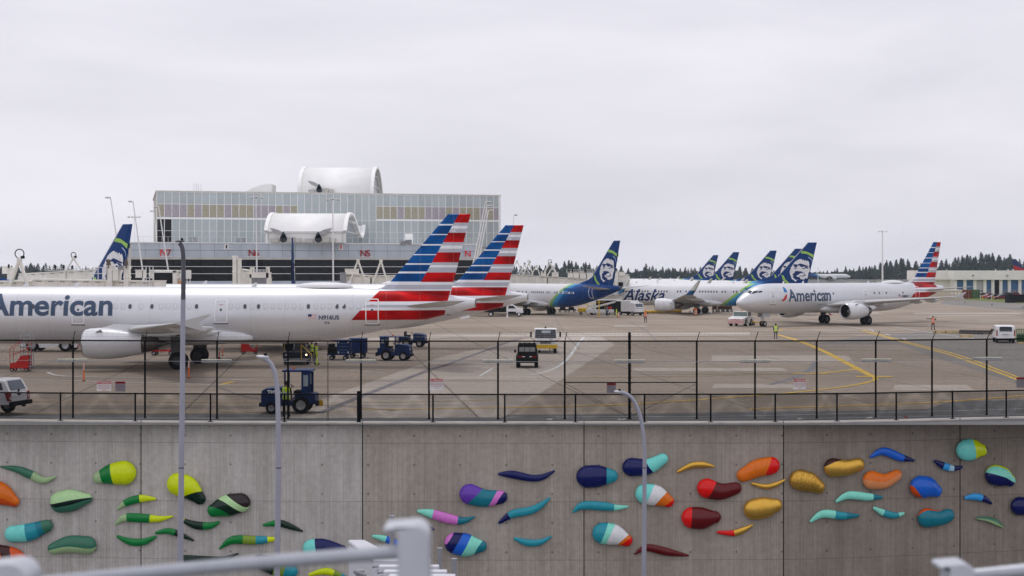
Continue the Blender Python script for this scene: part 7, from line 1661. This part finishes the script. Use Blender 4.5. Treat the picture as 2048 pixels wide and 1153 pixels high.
def flatbed(label, loc, rz):
    t = thing('flatbed_truck', label, 'truck', loc, rz); w_ = 2.05; wm = mat('truck_white', (.78, .78, .76), .35, 0, .04)
    mb = MB(); mb.prism([(.9, .75), (.9, 2.2), (1.1, 2.28), (2.3, 2.26), (2.62, 1.45), (2.7, .75)], -w_/2, w_/2); cb = mb.build('cab', wm, t, bevel=.07)
    mb = MB(); mb.add([(2.30+.085, -.92, 2.19), (2.30+.085, .92, 2.19), (2.62+.06, .96, 1.42), (2.62+.06, -.96, 1.42)], [(0, 1, 2, 3)]); mb.build('windscreen', glass('truck_screen', (.03, .035, .04), .1), cb)
    mb = MB(); mb.add([(2.43, -.35, 2.1), (2.43, .45, 2.1), (2.53, .45, 1.87), (2.53, -.35, 1.87)], [(0, 1, 2, 3)]); mb.build('rear_view_through_cab', mat('pale_window', (.35, .4, .42), .15), cb)
    mb = MB(); mb.bx(2.68, 2.78, -w_/2-.03, w_/2+.03, .48, .82); mb.build('front_bumper', M_yel, t, bevel=.03)
    mb = MB(); [mb.bx(2.69, 2.73, -.5, .5, .92+.08*i, .96+.08*i) for i in range(3)]; mb.build('grille', M_dark, t)
    for s_ in (1, -1):
        mb = MB(); mb.box((2.68, s_*.78, 1.02), (.08, .36, .2)); mb.build('headlight', M_lamp, t, bevel=.03)
        mb = MB(); mb.box((2.60, s_*.97, 1.18), (.1, .1, .14)); mb.build('indicator', M_org, t)
        mb = MB(); mb.box((2.55, s_*1.33, 1.75), (.1, .17, .46)); mr = mb.build('mirror', M_black, t, bevel=.03)
        mb = MB(); mb.tube([(2.35, s_*1.0, 2.1), (2.5, s_*1.3, 2.05), (2.5, s_*1.33, 1.4), (2.45, s_*1.02, 1.2)], .018, 5); mb.build('mirror_arm', M_black, mr)
        mb = MB(); mb.prism([(1.2, 1.4), (1.2, 2.1), (2.1, 2.1), (2.4, 1.4)], s_*(w_/2-.01), s_*(w_/2+.006)); mb.build('side_window', M_glass, t)
        for x in (1.9, -1.7): wheel(t, x, s_*(w_/2-.15), .38, .26)
    mb = MB(); mb.bx(-3.0, .8, -w_/2-.04, w_/2+.04, .85, .97); mb.build('flatbed', mat('bed_brown', (.2, .15, .1), .8), t); mb = MB(); mb.bx(-2.9, 2.5, -.4, .4, .5, .82); mb.build('chassis', M_dark, t)
    mb = MB(); mb.cyl((1.6, 0, 2.28), (1.6, 0, 2.42), .08, n=8); mb.build('beacon', M_dark, t)
    mb = MB(); mb.tube([(2.72, -.6, 1.42), (2.70, -.1, 1.5)], .012, 4); mb.tube([(2.72, .3, 1.42), (2.70, .8, 1.5)], .012, 4); mb.build('wiper', M_black, t)
    return t
g = G(1090, 708); flatbed('white flatbed truck with yellow bumper driving towards the camera behind the fence', (g.x+.1, g.y+2.75, 0), R(-91))
gx = g; dr = person('driver in hi vis yellow behind the windscreen of the flatbed truck', (g.x+.55, g.y+.42, .25), 0, 'stand', M_hiy, None, M_navy, 1.5, ('reach', 'reach'))
def worktruck(label, loc, rz):
    t = thing('work_truck', label, 'truck', loc, rz); w_ = 2.1; wm = mat('van_white', (.8, .8, .81), .3)
    mb = MB(); mb.prism([(.4, .6), (.4, 1.9), (.6, 2.0), (1.6, 1.98), (2.2, 1.4), (3.0, 1.3), (3.15, 1.1), (3.2, .6)], -w_/2, w_/2); mb.build('cab', wm, t, bevel=.08)
    for s_ in (1, -1):
        mb = MB(); mb.prism([(.7, 1.35), (.75, 1.85), (1.55, 1.85), (2.0, 1.38)], s_*(w_/2-.01), s_*(w_/2+.01)); mb.build('side_window', M_glass, t); mb = MB(); mb.bx(.5, 2.0, s_*(w_/2-.02), s_*(w_/2+.03), .5, .85); mb.build('step_box', M_dark, t)
        for x in (2.5, -2.2): wheel(t, x, s_*(w_/2-.14), .42, .28, rim=M_lamp)
    mb = MB(); mb.bx(-3.4, .3, -w_/2, w_/2, .75, 1.15); mb.bx(-3.2, .2, -w_/2+.2, w_/2-.2, 1.15, 1.5); mb.build('deck_load', M_dark, t); mb = MB(); mb.bx(3.15, 3.3, -w_/2+.05, w_/2-.05, .45, .7); mb.build('bumper', M_dark, t)
    return t
g = G(1012, 634); worktruck('white cab work truck with black deck below the second airliner tail', (g.x-.3, g.y+1.1, 0), R(-2))
def stepvan(label, loc, rz):
    t = thing('service_truck', label, 'truck', loc, rz); w_ = 2.2
    mb = MB(); mb.bx(-2.4, 1.0, -w_/2, w_/2, .7, 2.55); mb.build('box_body', M_white, t, bevel=.04); mb = MB(); mb.prism([(1.0, .6), (1.0, 2.2), (2.0, 2.15), (2.25, 1.3), (2.3, .6)], -w_/2+.05, w_/2-.05); mb.build('cab', M_white, t, bevel=.05)
    mb = MB(); mb.add([(2.02+.03, -.85, 2.05), (2.02+.03, .85, 2.05), (2.27, .9, 1.2), (2.27, -.9, 1.2)], [(0, 1, 2, 3)]); mb.build('windscreen', mat('mid_glass', (.2, .24, .26), .12), t)
    mb = MB(); mb.bx(-2.5, -1.2, -w_/2-.02, -w_/2+.3, .6, 2.4); mb.build('open_hatch', M_dark, t)
    mb = MB(); mb.bx(-2.3, 2.28, -w_/2+.1, w_/2-.1, .35, .6); mb.build('chassis', M_dark, t)
    for s_ in (1, -1):
        for x in (1.5, -1.5): wheel(t, x, s_*(w_/2-.15), .38, .26)
        mb = MB(); mb.box((2.3, s_*.75, .9), (.06, .3, .2)); mb.build('headlight', M_lamp, t)
    return t
g = G(1266, 632); stepvan('white service truck facing the camera under the titled airliner', (g.x-.3, g.y+1.9, 0), R(-50))
g = G(1205, 631); belt_loader('white belt loader parked behind the blue tail, left of the service truck', (g.x, g.y+1.2, 0), R(180), M_white, 5.6, 2.0, 2.4)
mb = MB(); g = G(1208, 631); t = thing('baggage_shelter', 'white roofed baggage trailer with dark open side behind the white belt loader', 'trailer', (g.x+.4, g.y+3.2, 0)); mb.bx(-3, 2.6, 0, 2, 2.5, 2.65); mb.build('roof', M_white, t); mb = MB(); mb.bx(-3, -1.6, 0, 2, .5, 2.5); mb.build('end_box', M_white, t); mb = MB(); mb.bx(-1.6, 2.4, .4, 1.9, .5, 2.45); mb.build('dark_interior', M_dark, t); mb = MB(); mb.bx(2.4, 2.6, 0, 2, .4, 2.5); mb.build('blue_end', M_tugb, t); mb = MB(); mb.bx(0.2, 1.2, .3, .4, .9, 1.4); mb.build('red_bag', M_red, t, bevel=.05)
for x in (-2.2, 1.8): wheel(t, x, .2, .3, .2)
t = thing('lavatory_cart', 'yellow framed equipment cart left of the white belt loader', 'cart', G(1176, 631)+Vector((0, 2.5, 0))); mb = MB(); mb.bx(-1.6, 1.2, -.8, .8, .5, 1.2); mb.build('tank', M_yel, t, bevel=.1); mb = MB(); mb.tube([(-1.6, -.8, 1.2), (-1.6, -.8, 1.9), (1.2, -.8, 1.9), (1.2, -.8, 1.2)], .04, 6); mb.tube([(0, -.8, 1.2), (0, -.8, 1.9)], .04, 6); mb.build('frame', M_yel, t); mb = MB(); mb.bx(.1, .9, -.7, .7, 1.2, 1.8); mb.build('pump_box', M_cream, t, bevel=.05)
for x in (-1.1, .8): wheel(t, x, -.7, .25, .15); wheel(t, x, .7, .25, .15)
g = G(1198, 634); mb = MB(); mb.cyl((0, 0, 0), (0, 0, 2.6), .09, n=8); mb.cyl((0, 0, 0), (0, 0, .08), .3, n=10); mb.box((0, 0, 2.5), (.35, .2, .3)); tag(mb.build('yellow_post', M_yel, None, loc=g), 'yellow post standing in front of the white belt loader', 'post')
mb = MB(); a, b = G(1277, 628), G(1362, 626); mb.tube([a+Vector((0, 0, .3)), a.lerp(b, .5)+Vector((0, 0, .28)), b+Vector((0, 0, .3))], .24, 10); [mb.tube([a.lerp(b, f)+Vector((.24*0, .27*math.cos(q), .3+.27*math.sin(q))) for q in [R(30*i) for i in range(13)]], .03, 4) for f in [i/24 for i in range(25)]]; tag(mb.build('air_duct', M_yel), 'long yellow ground air duct lying under the titled airliner', 'air duct')
def cone_at(label, px, py, h, r, name='traffic_cone', grp=None): bollard_cone(label, px, py, h, r, M_org, [(.3, .5), (.65, .8)], name, 'cone' if name == 'traffic_cone' else 'barrel', True, grp)
cone_at('orange and white cone between the white belt loader and the service truck', 1237, 635, .9, .2); bollard_cone('orange and white striped traffic barrel in front of the titled airliner wheels', 1391, 630.5, 1.15, .3, M_org, [(.2, .35), (.5, .65)], 'traffic_barrel', 'barrel', True)
bollard_cone('small pale cone left of the striped barrel under the airliner', 1380, 627.5, .6, .16, M_lamp, [(.4, .6)]); bollard_cone('pale cone right of the striped barrel under the airliner', 1402, 628, .8, .2, M_lamp, [(.4, .6)]); bollard_cone('pale cone beside the rear baggage train', 1422, 628.5, .5, .15, M_cream, [(.4, .6)])
bollard_cone('lime green marker post beside the white belt loader', 1233, 632, 1.1, .1, M_hiy, [(.5, .6)], 'delineator_post', 'delineator', True)
bollard_cone('small red cone between the main wheels of the towed airliner', 1661, 631, .7, .18, M_red, [(.4, .6)])
for i, px in enumerate((1430, 1441, 1451, 1460)):
    g = G(px, 624.5); t = thing('baggage_dolly', '%s loaded baggage dolly from the left behind the wheels of the titled airliner' % ('first second third fourth'.split()[i]), 'dolly', g, 0, 'train of loaded dollies'); mb = MB(); mb.bx(-.48, .48, 0, 1.5, .45, .55); mb.build('deck', M_dark, t); mb = MB(); mb.bx(-.4, .1, .2, 1.2, .55, 1.1); mb.bx(.0, .42, .3, 1.3, .55, 1.4); mb.build('bags', mat('brown_bags', (.12, .06, .05), .8, 0, .4, 3), t, bevel=.06); wheel(t, -.3, .05, .22, .1); wheel(t, .3, .05, .22, .1)
for i, (px, py) in enumerate(((1129, 628), (1147, 628))):
    g = G(px, py); t = thing('equipment_dolly', '%s low cart under the dark blue fuselage' % ('left' if i == 0 else 'right'), 'dolly', g+Vector((0, 9, 0)), 0, 'low carts behind the blue tail'); mb = MB(); mb.bx(-.8, .8, 0, 1.4, .4, .6); mb.bx(-.5, .5, .2, 1, .6, 1.0); mb.build('deck', M_dark, t, bevel=.04); wheel(t, -.5, 0, .22, .12); wheel(t, .5, 0, .22, .12)
g = G(1291, 645.5); person('person in orange vest and dark trousers standing on the apron below the airliner titles', (g.x, g.y, 0), PI, 'stand', M_hio, M_hio, M_navy, 1.8, ('down', 'up'))
g = G(1551.5, 678); person('person in yellow vest standing on the yellow taxi line with back turned', (g.x, g.y, 0), PI, 'stand', M_hiy, None, M_navy, 1.72, ('down', 'down'))
g = G(1866, 660); person('person in orange vest with one arm out on the right of the apron', (g.x, g.y, 0), 0, 'walk', M_hio, None, M_navy, 1.8, ('up', 'out'))
g = G(1262, 633); person('person in dark clothes with a reflective vest beside the service truck', (g.x-4, g.y+.5, 0), 0, 'stand', M_tugb, None, M_navy, 1.7)
# --- cars by the hangar
def car(label, loc, rz, m):
    t = thing('parked_car', label, 'car', loc, rz, 'cars parked in front of the hangar'); mb = MB(); mb.prism([(-2.2, .3), (-2.2, .85), (-1.5, .95), (1.0, .95), (2.1, .78), (2.2, .5), (2.2, .3)], -.9, .9); mb.build('body', m, t, bevel=.1); mb = MB(); mb.prism([(-1.75, .93), (-1.2, 1.42), (.3, 1.42), (1.1, .93)], -.78, .78); mb.build('greenhouse', M_glass, t, bevel=.08); mb = MB(); mb.prism([(-1.2, 1.40), (-1.15, 1.47), (.25, 1.47), (.35, 1.40)], -.76, .76); mb.build('roof', m, t)
    for x in (-1.35, 1.35):
        for s_ in (1, -1): wheel(t, x, s_*.8, .32, .2)
    return t
M_cr = mat('car_red', (.42, .01, .015), .3, coat=.5); M_cdr = mat('car_dark_red', (.16, .008, .015), .3, coat=.5); M_cb = mat('car_dark', (.03, .03, .035), .3, coat=.5)
for px, py, rz, m, lb in ((1975, 598, 200, M_cr, 'bright red car right of the green container'), (1989, 599.5, 190, M_cdr, 'dark red car second from the green container'), (2003, 600, 185, M_cdr, 'dark red car third from the green container'), (2027, 595, 180, M_cr, 'red car behind the black fenced enclosure'), (2040, 594, 180, M_white, 'white car behind the black fenced enclosure at the right edge'), (1967, 596, 160, M_cb, 'black car just behind the bright red car'), (2014, 595, 170, M_cb, 'dark car with pale windows behind the dark red cars')): g = G(px, py); car(lb, g, R(rz), m)
t = thing('slatted_enclosure', 'black slatted fence enclosure at the right edge in front of the cars', 'fence', G(2018, 606.5))
for i in range(26): mb = MB(); mb.bx(i*.22, i*.22+.12, 0, .05, .05, 2.0); mb.build('slat', M_dark, t)
mb = MB(); mb.bx(0, 5.7, .05, .1, .3, .4); mb.bx(0, 5.7, .05, .1, 1.7, 1.8); mb.build('rail', M_dark, t)
mb = MB(); mb.bx(0, .06, .05, 3, .05, 2.0); mb.bx(0, 5.7, 2.95, 3, .05, 2.0); mb.build('return_panel', M_dark, t)
for i, px in enumerate((1961, 1965, 1983, 1986)):
    mb = MB(); mb.cyl((0, 0, 0), (0, 0, 1.2), .09, n=8); mb.sphere((0, 0, 1.2), .09, 0, 8, 4); tag(mb.build('bollard', M_yel if i % 2 else M_white, None, loc=G(px, 600+i*.3)), '%s bollard from the green container, %s' % ('first second third fourth'.split()[i], 'yellow' if i % 2 else 'white'), 'bollard', 'bollards on the hangar verge')
for i, (px, py) in enumerate(((1930, 607.5), (1984, 612.5), (2046, 618))):
    mb = MB(); mb.cyl((0, 0, 0), (0, 0, .3), .05, n=6); mb.cyl((0, 0, .3), (0, 0, .5), .1, .08, n=8, mi=1); tag(mb.build('taxiway_light', [M_dark, mat('blue_lens', (.03, .05, .25), .3)], None, loc=G(px, py)), '%s of three blue edge lights below the grass verge' % ('leftmost middle rightmost'.split()[i]), 'taxiway light', 'blue taxiway edge lights')
# --- kerbs and boxes near the van
def log_(label, a, b, h, m, name='concrete_barrier', group='low barriers left of the van'):
    g0, g1 = G(*a), G(*b); d = g1-g0; t = math.atan2(d.y, d.x); mb = MB(); L_ = d.length; mb.prism([(-.3, 0), (-.22, h*.7), (-.12, h), (.12, h), (.22, h*.7), (.3, 0)], 0, L_, ax='x'); o = mb.build(name, m, None, .02, loc=g0); o.rotation_euler = (0, 0, t); tag(o, label, 'barrier', group)
M_barr = mat('tan_barrier', (.40, .30, .15), .85, 0, .3, 2)
log_('left tan barrier segment below the orange vested person with arm out', (1867, 668), (1889.5, 668), .38, M_barr); log_('right tan barrier segment', (1890.5, 668), (1919, 667.5), .38, M_barr)
log_('dark timber kerb running right towards the van', (1920, 668), (1990, 670), .5, mat('dark_timber', (.06, .05, .045), .9, 0, .3, 2)); log_('small tan barrier piece in front of the dark kerb', (1920, 675), (1946, 675), .3, M_barr)
t = thing('green_fence_panel', 'green mesh fence panel at the right edge beside the van', 'fence', G(2033, 685)); mb = MB(); [mb.bx(i*.25, i*.25+.05, 0, .04, .1, 1.4) for i in range(14)]; mb.build('bars', M_green, t); mb = MB(); [mb.bx(0, 3.4, -.01, .03, z, z+.06) for z in (.2, .8, 1.35)]; mb.build('rails', M_green, t); mb = MB(); mb.bx(.3, 3.0, .3, .8, 0, .9); mb.build('green_box', mat('dark_green', (.02, .07, .04), .6), t)
log_('tan kerb at the right edge below the green panel', (2036, 687), (2090, 690), .15, M_barr)
# ------------------------------------------------------------------ street lamps in front of the wall
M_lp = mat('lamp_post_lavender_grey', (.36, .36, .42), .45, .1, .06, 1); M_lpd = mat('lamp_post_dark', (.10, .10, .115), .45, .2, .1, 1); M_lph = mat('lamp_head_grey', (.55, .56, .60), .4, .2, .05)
def street_lamp(label, pts, Z, w0, w1, m, head, hm):
    ws = [P(x, y, Z) for x, y in pts]; base = Vector((ws[-1].x-.02, Z, -9)); t = thing('street_lamp', label, 'street lamp', base, 0, 'slender street lamps in front of the wall')
    sp = []
    for i in range(len(ws)-1):
        p0, p1, p2, p3 = ws[max(i-1, 0)], ws[i], ws[i+1], ws[min(i+2, len(ws)-1)]
        for k in range(6): q = k/6; sp.append(.5*((2*p1)+(-p0+p2)*q+(2*p0-5*p1+4*p2-p3)*q*q+(-p0+3*p1-3*p2+p3)*q**3))
    sp.append(ws[-1]); n0 = len(sp); sp = [p-base for p in sp]+[Vector((0, 0, 1)), Vector((0, 0, 0))]
    top = sp[0].z; rad = [(w0+(w1-w0)*min(1, max(0, (top-p.z)/(top+0)))**.8)/2*Z/F for p in sp]
    mb = MB(); mb.tube(sp, rad, 16)
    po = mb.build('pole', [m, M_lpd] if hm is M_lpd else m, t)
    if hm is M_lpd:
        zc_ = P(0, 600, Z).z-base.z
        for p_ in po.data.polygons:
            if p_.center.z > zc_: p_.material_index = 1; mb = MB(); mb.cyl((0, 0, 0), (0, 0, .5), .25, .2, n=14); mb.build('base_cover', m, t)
    h0 = P(*head[0], Z)-base; h1 = P(*head[1], Z)-base; d = h1-h0; mb = MB(); up = Vector((0, 0, 1)); L_ = d.length; r_ = head[2]*Z/F
    rings = []
    for q, f, fz in ((0, .35, .5), (.08, .75, .8), (.3, 1, 1), (.7, .95, 1), (.92, .7, .9), (1, .45, .8)):
        c = h0+d*q; rings.append([c+Vector((0, f*r_*1.6*math.cos(a), fz*r_*(math.sin(a) if math.sin(a) > 0 else .35*math.sin(a)))) for a in [2*PI*j/14 for j in range(14)]])
    mb.loft(rings, 0); hd = mb.build('lamp_head', hm, t)
    mb = MB(); c = h0+d*.4-Vector((0, 0, r_*.36)); mb.box(c, (L_*.45, r_*1.7, r_*.12)); mb.build('lens', M_lamp, hd)
    mb = MB(); c = h0+d*.75+Vector((0, 0, r_)); mb.cyl(c, c+Vector((0, 0, .05)), .035, n=8); mb.build('photocell', M_dark, hd)
    yy = P(0, 936 if Z > 20 else 936, Z).z-base.z; p = None
    for q in range(1, len(sp)):
        if sp[q].z < yy <= sp[q-1].z: f = (sp[q-1].z-yy)/(sp[q-1].z-sp[q].z); p = sp[q-1].lerp(sp[q], f); r__ = rad[q-1]
    if p: mb = MB(); mb.cyl(p-Vector((0, 0, .015)), p+Vector((0, 0, .015)), r__*1.04, n=16); mb.build('pole_joint', M_lpd, t)
    return t
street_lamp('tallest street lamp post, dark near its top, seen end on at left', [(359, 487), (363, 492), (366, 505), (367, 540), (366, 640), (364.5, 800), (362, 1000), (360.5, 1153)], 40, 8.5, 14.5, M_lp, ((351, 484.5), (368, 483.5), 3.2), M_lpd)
street_lamp('near curved street lamp with its head pointing left, left of centre', [(526, 717), (536, 722), (546, 736), (552, 757), (555.5, 800), (557, 900), (556, 1000), (554, 1153)], 34, 9, 16, M_lp, ((513, 714), (537, 716), 4.2), M_lph)
street_lamp('slim curved street lamp with its head pointing left, right of centre', [(1240, 785), (1254, 789), (1266, 800), (1276, 820), (1284, 850), (1289, 900), (1289, 960), (1288, 1153)], 44, 7, 12, M_lp, ((1228, 784), (1243, 785), 3), M_lph)
# ------------------------------------------------------------------ handrails close to the camera (out of focus)
M_hr = mat('handrail_galvanised', (.42, .44, .48), .38, .35, .06, 20); M_hp = mat('handrail_post_galvanised', (.50, .52, .56), .4, .3, .08, 12)
def rail_post(name, label, px0, px1, ytop, Z, tongue, rail_pts, rr):
    k = Z/F; base = P((px0+px1)/2, ytop, Z); b0 = Vector((base.x, base.y, H-1.5)); t = thing(name, label, 'handrail', b0, 0, 'galvanised handrails in the foreground'); w_ = (px1-px0)*k; z1 = base.z-b0.z
    # flat bar post whose top is bent over to the left
    sec = []; R_ = w_*.45
    path = [Vector((w_*.5, 0, 0)), Vector((w_*.5, 0, z1-R_))]+[Vector((w_*.5-R_+R_*math.cos(a), 0, z1-R_+R_*math.sin(a))) for a in [R(15*i) for i in range(1, 7)]]+[Vector((-w_*.5-tongue*k, 0, z1-.004))]
    th = .006; inner = [Vector((-w_*.5, 0, 0)), Vector((-w_*.5, 0, z1-R_*1.1)), Vector((-w_*.52, 0, z1-R_*.7)), Vector((-w_*.62, 0, z1-R_*.38)), Vector((-w_*.5-tongue*k, 0, z1-.014))]
    poly = [(p.x, p.z) for p in path]+[(p.x, p.z) for p in inner[::-1]]
    mb = MB(); mb.prism(poly, -.02, .05); mb.build('post', M_hp, t, bevel=.004)
    mb = MB(); mb.tube([P(x, y, z_)-b0 for x, y, z_ in rail_pts], rr, 20); mb.build('rail', M_hr, t)
    return t
rail_post('handrail', 'blurred grey handrail with a bent flat post crossing the bottom centre', 796, 860, 1046, 2.2, 28, [(800, 1104, 2.23), (500, 1127, 2.31), (170, 1158, 2.4), (-60, 1180, 2.45)], .0108)
rail_post('handrail', 'blurred grey handrail and post at the bottom right corner', 1894, 1945, 1124, 2.9, 18, [(1940, 1152, 2.93), (2048, 1141, 2.9), (2250, 1122, 2.85)], .0125)
rail_post('handrail', 'blurred pale top of a handrail post in the bottom left corner', -20, 62, 1124, 2.2, 2, [(-20, 1170, 2.2), (-300, 1200, 2.2)], .0108)
# ------------------------------------------------------------------ white barrier structure and posts beyond the rail
M_gate = mat('white_metalwork', (.62, .63, .68), .4, .1, .05, 2)
gz = 16.0; g0 = P(700, 1080, gz); t = thing('metal_gate_frame', 'white metal louvred frame receding behind the blurred handrail post', 'metal frame', (g0.x, g0.y, -9))
o0 = Vector(t.location); q = lambda px, py, Z: P(px, py, Z)-o0
mb = MB(); a, b, c, d = q(696, 1080, 16.4), q(731, 1080, 16.4), q(812, 1122, 13.4), q(752, 1122, 13.4); dn = Vector((0, 0, -.05)); mb.add([a, b, c, d, a+dn, b+dn, c+dn, d+dn], [(0, 1, 2, 3), (7, 6, 5, 4), (0, 4, 5, 1), (1, 5, 6, 2), (2, 6, 7, 3), (3, 7, 4, 0)]); mb.build('top_cap', M_gate, t, bevel=.02)
dn = Vector((0, 0, -2.2)); mb = MB(); mb.add([a+Vector((.01, 0, -.05)), d+Vector((.01, 0, -.05)), d+dn, a+dn], [(0, 1, 2, 3)]); mb.add([d+Vector((0, 0, -.05)), c+Vector((0, 0, -.05)), c+dn, d+dn], [(0, 1, 2, 3)]); mb.build('side_panel', M_gate, t)
for i, (x0, y0, Z) in enumerate(((748, 1120, 13.2), (758, 1131, 12.5), (768, 1141, 11.9), (778, 1150, 11.3))):
    p0 = q(x0, y0, Z); mb = MB(); mb.bx(p0.x, p0.x+.5, p0.y-.04, p0.y+.04, p0.z-.06, p0.z); mb.bx(p0.x, p0.x+.05, p0.y-.04, p0.y+.04, p0.z-1.5, p0.z-.06); mb.bx(p0.x+.09, p0.x+.13, p0.y-.04, p0.y+.04, p0.z-1.5, p0.z-.06); mb.build('louvre_frame', M_gate, t, bevel=.008)
    mb = MB(); mb.cyl(p0+Vector((.04, -.05, -.08)), p0+Vector((.12, -.05, -.11)), .014, n=6); mb.build('clip', M_dark, t)
mb = MB(); p0 = q(720, 1146, 12.8); mb.box(p0, (.07, .06, .05)); mb.cyl(p0+Vector((-.05, -.03, .02)), p0+Vector((.06, -.03, -.02)), .018, n=8); mb.build('latch', M_grey, t)
for px0, px1, yt, Z, lb in ((780, 788, 1033, 19, 'slim grey square post rising behind the blurred handrail post'), (875.5, 884, 1097.5, 18, 'taller of two slim square posts right of the blurred handrail post'), (904, 913, 1119, 17, 'shorter of two slim square posts right of the blurred handrail post')):
    a = P((px0+px1)/2, yt, Z); w_ = (px1-px0)*Z/F; h = a.z+9; mb = MB(); mb.bx(-w_/2, w_/2, -w_/2, w_/2, 0, h); mb.bx(-w_/2-.002, -w_/2+.008, -w_/2-.003, -w_/2, 0, h); mb.bx(-w_/2-.004, w_/2+.004, -w_/2-.004, w_/2+.004, h, h+.008); tag(mb.build('square_post', mat('anodised_post', (.33, .33, .36), .4, .6, .1, 3), None, .004, loc=(a.x, a.y, -9)), lb, 'post', 'slim square posts below the handrail')
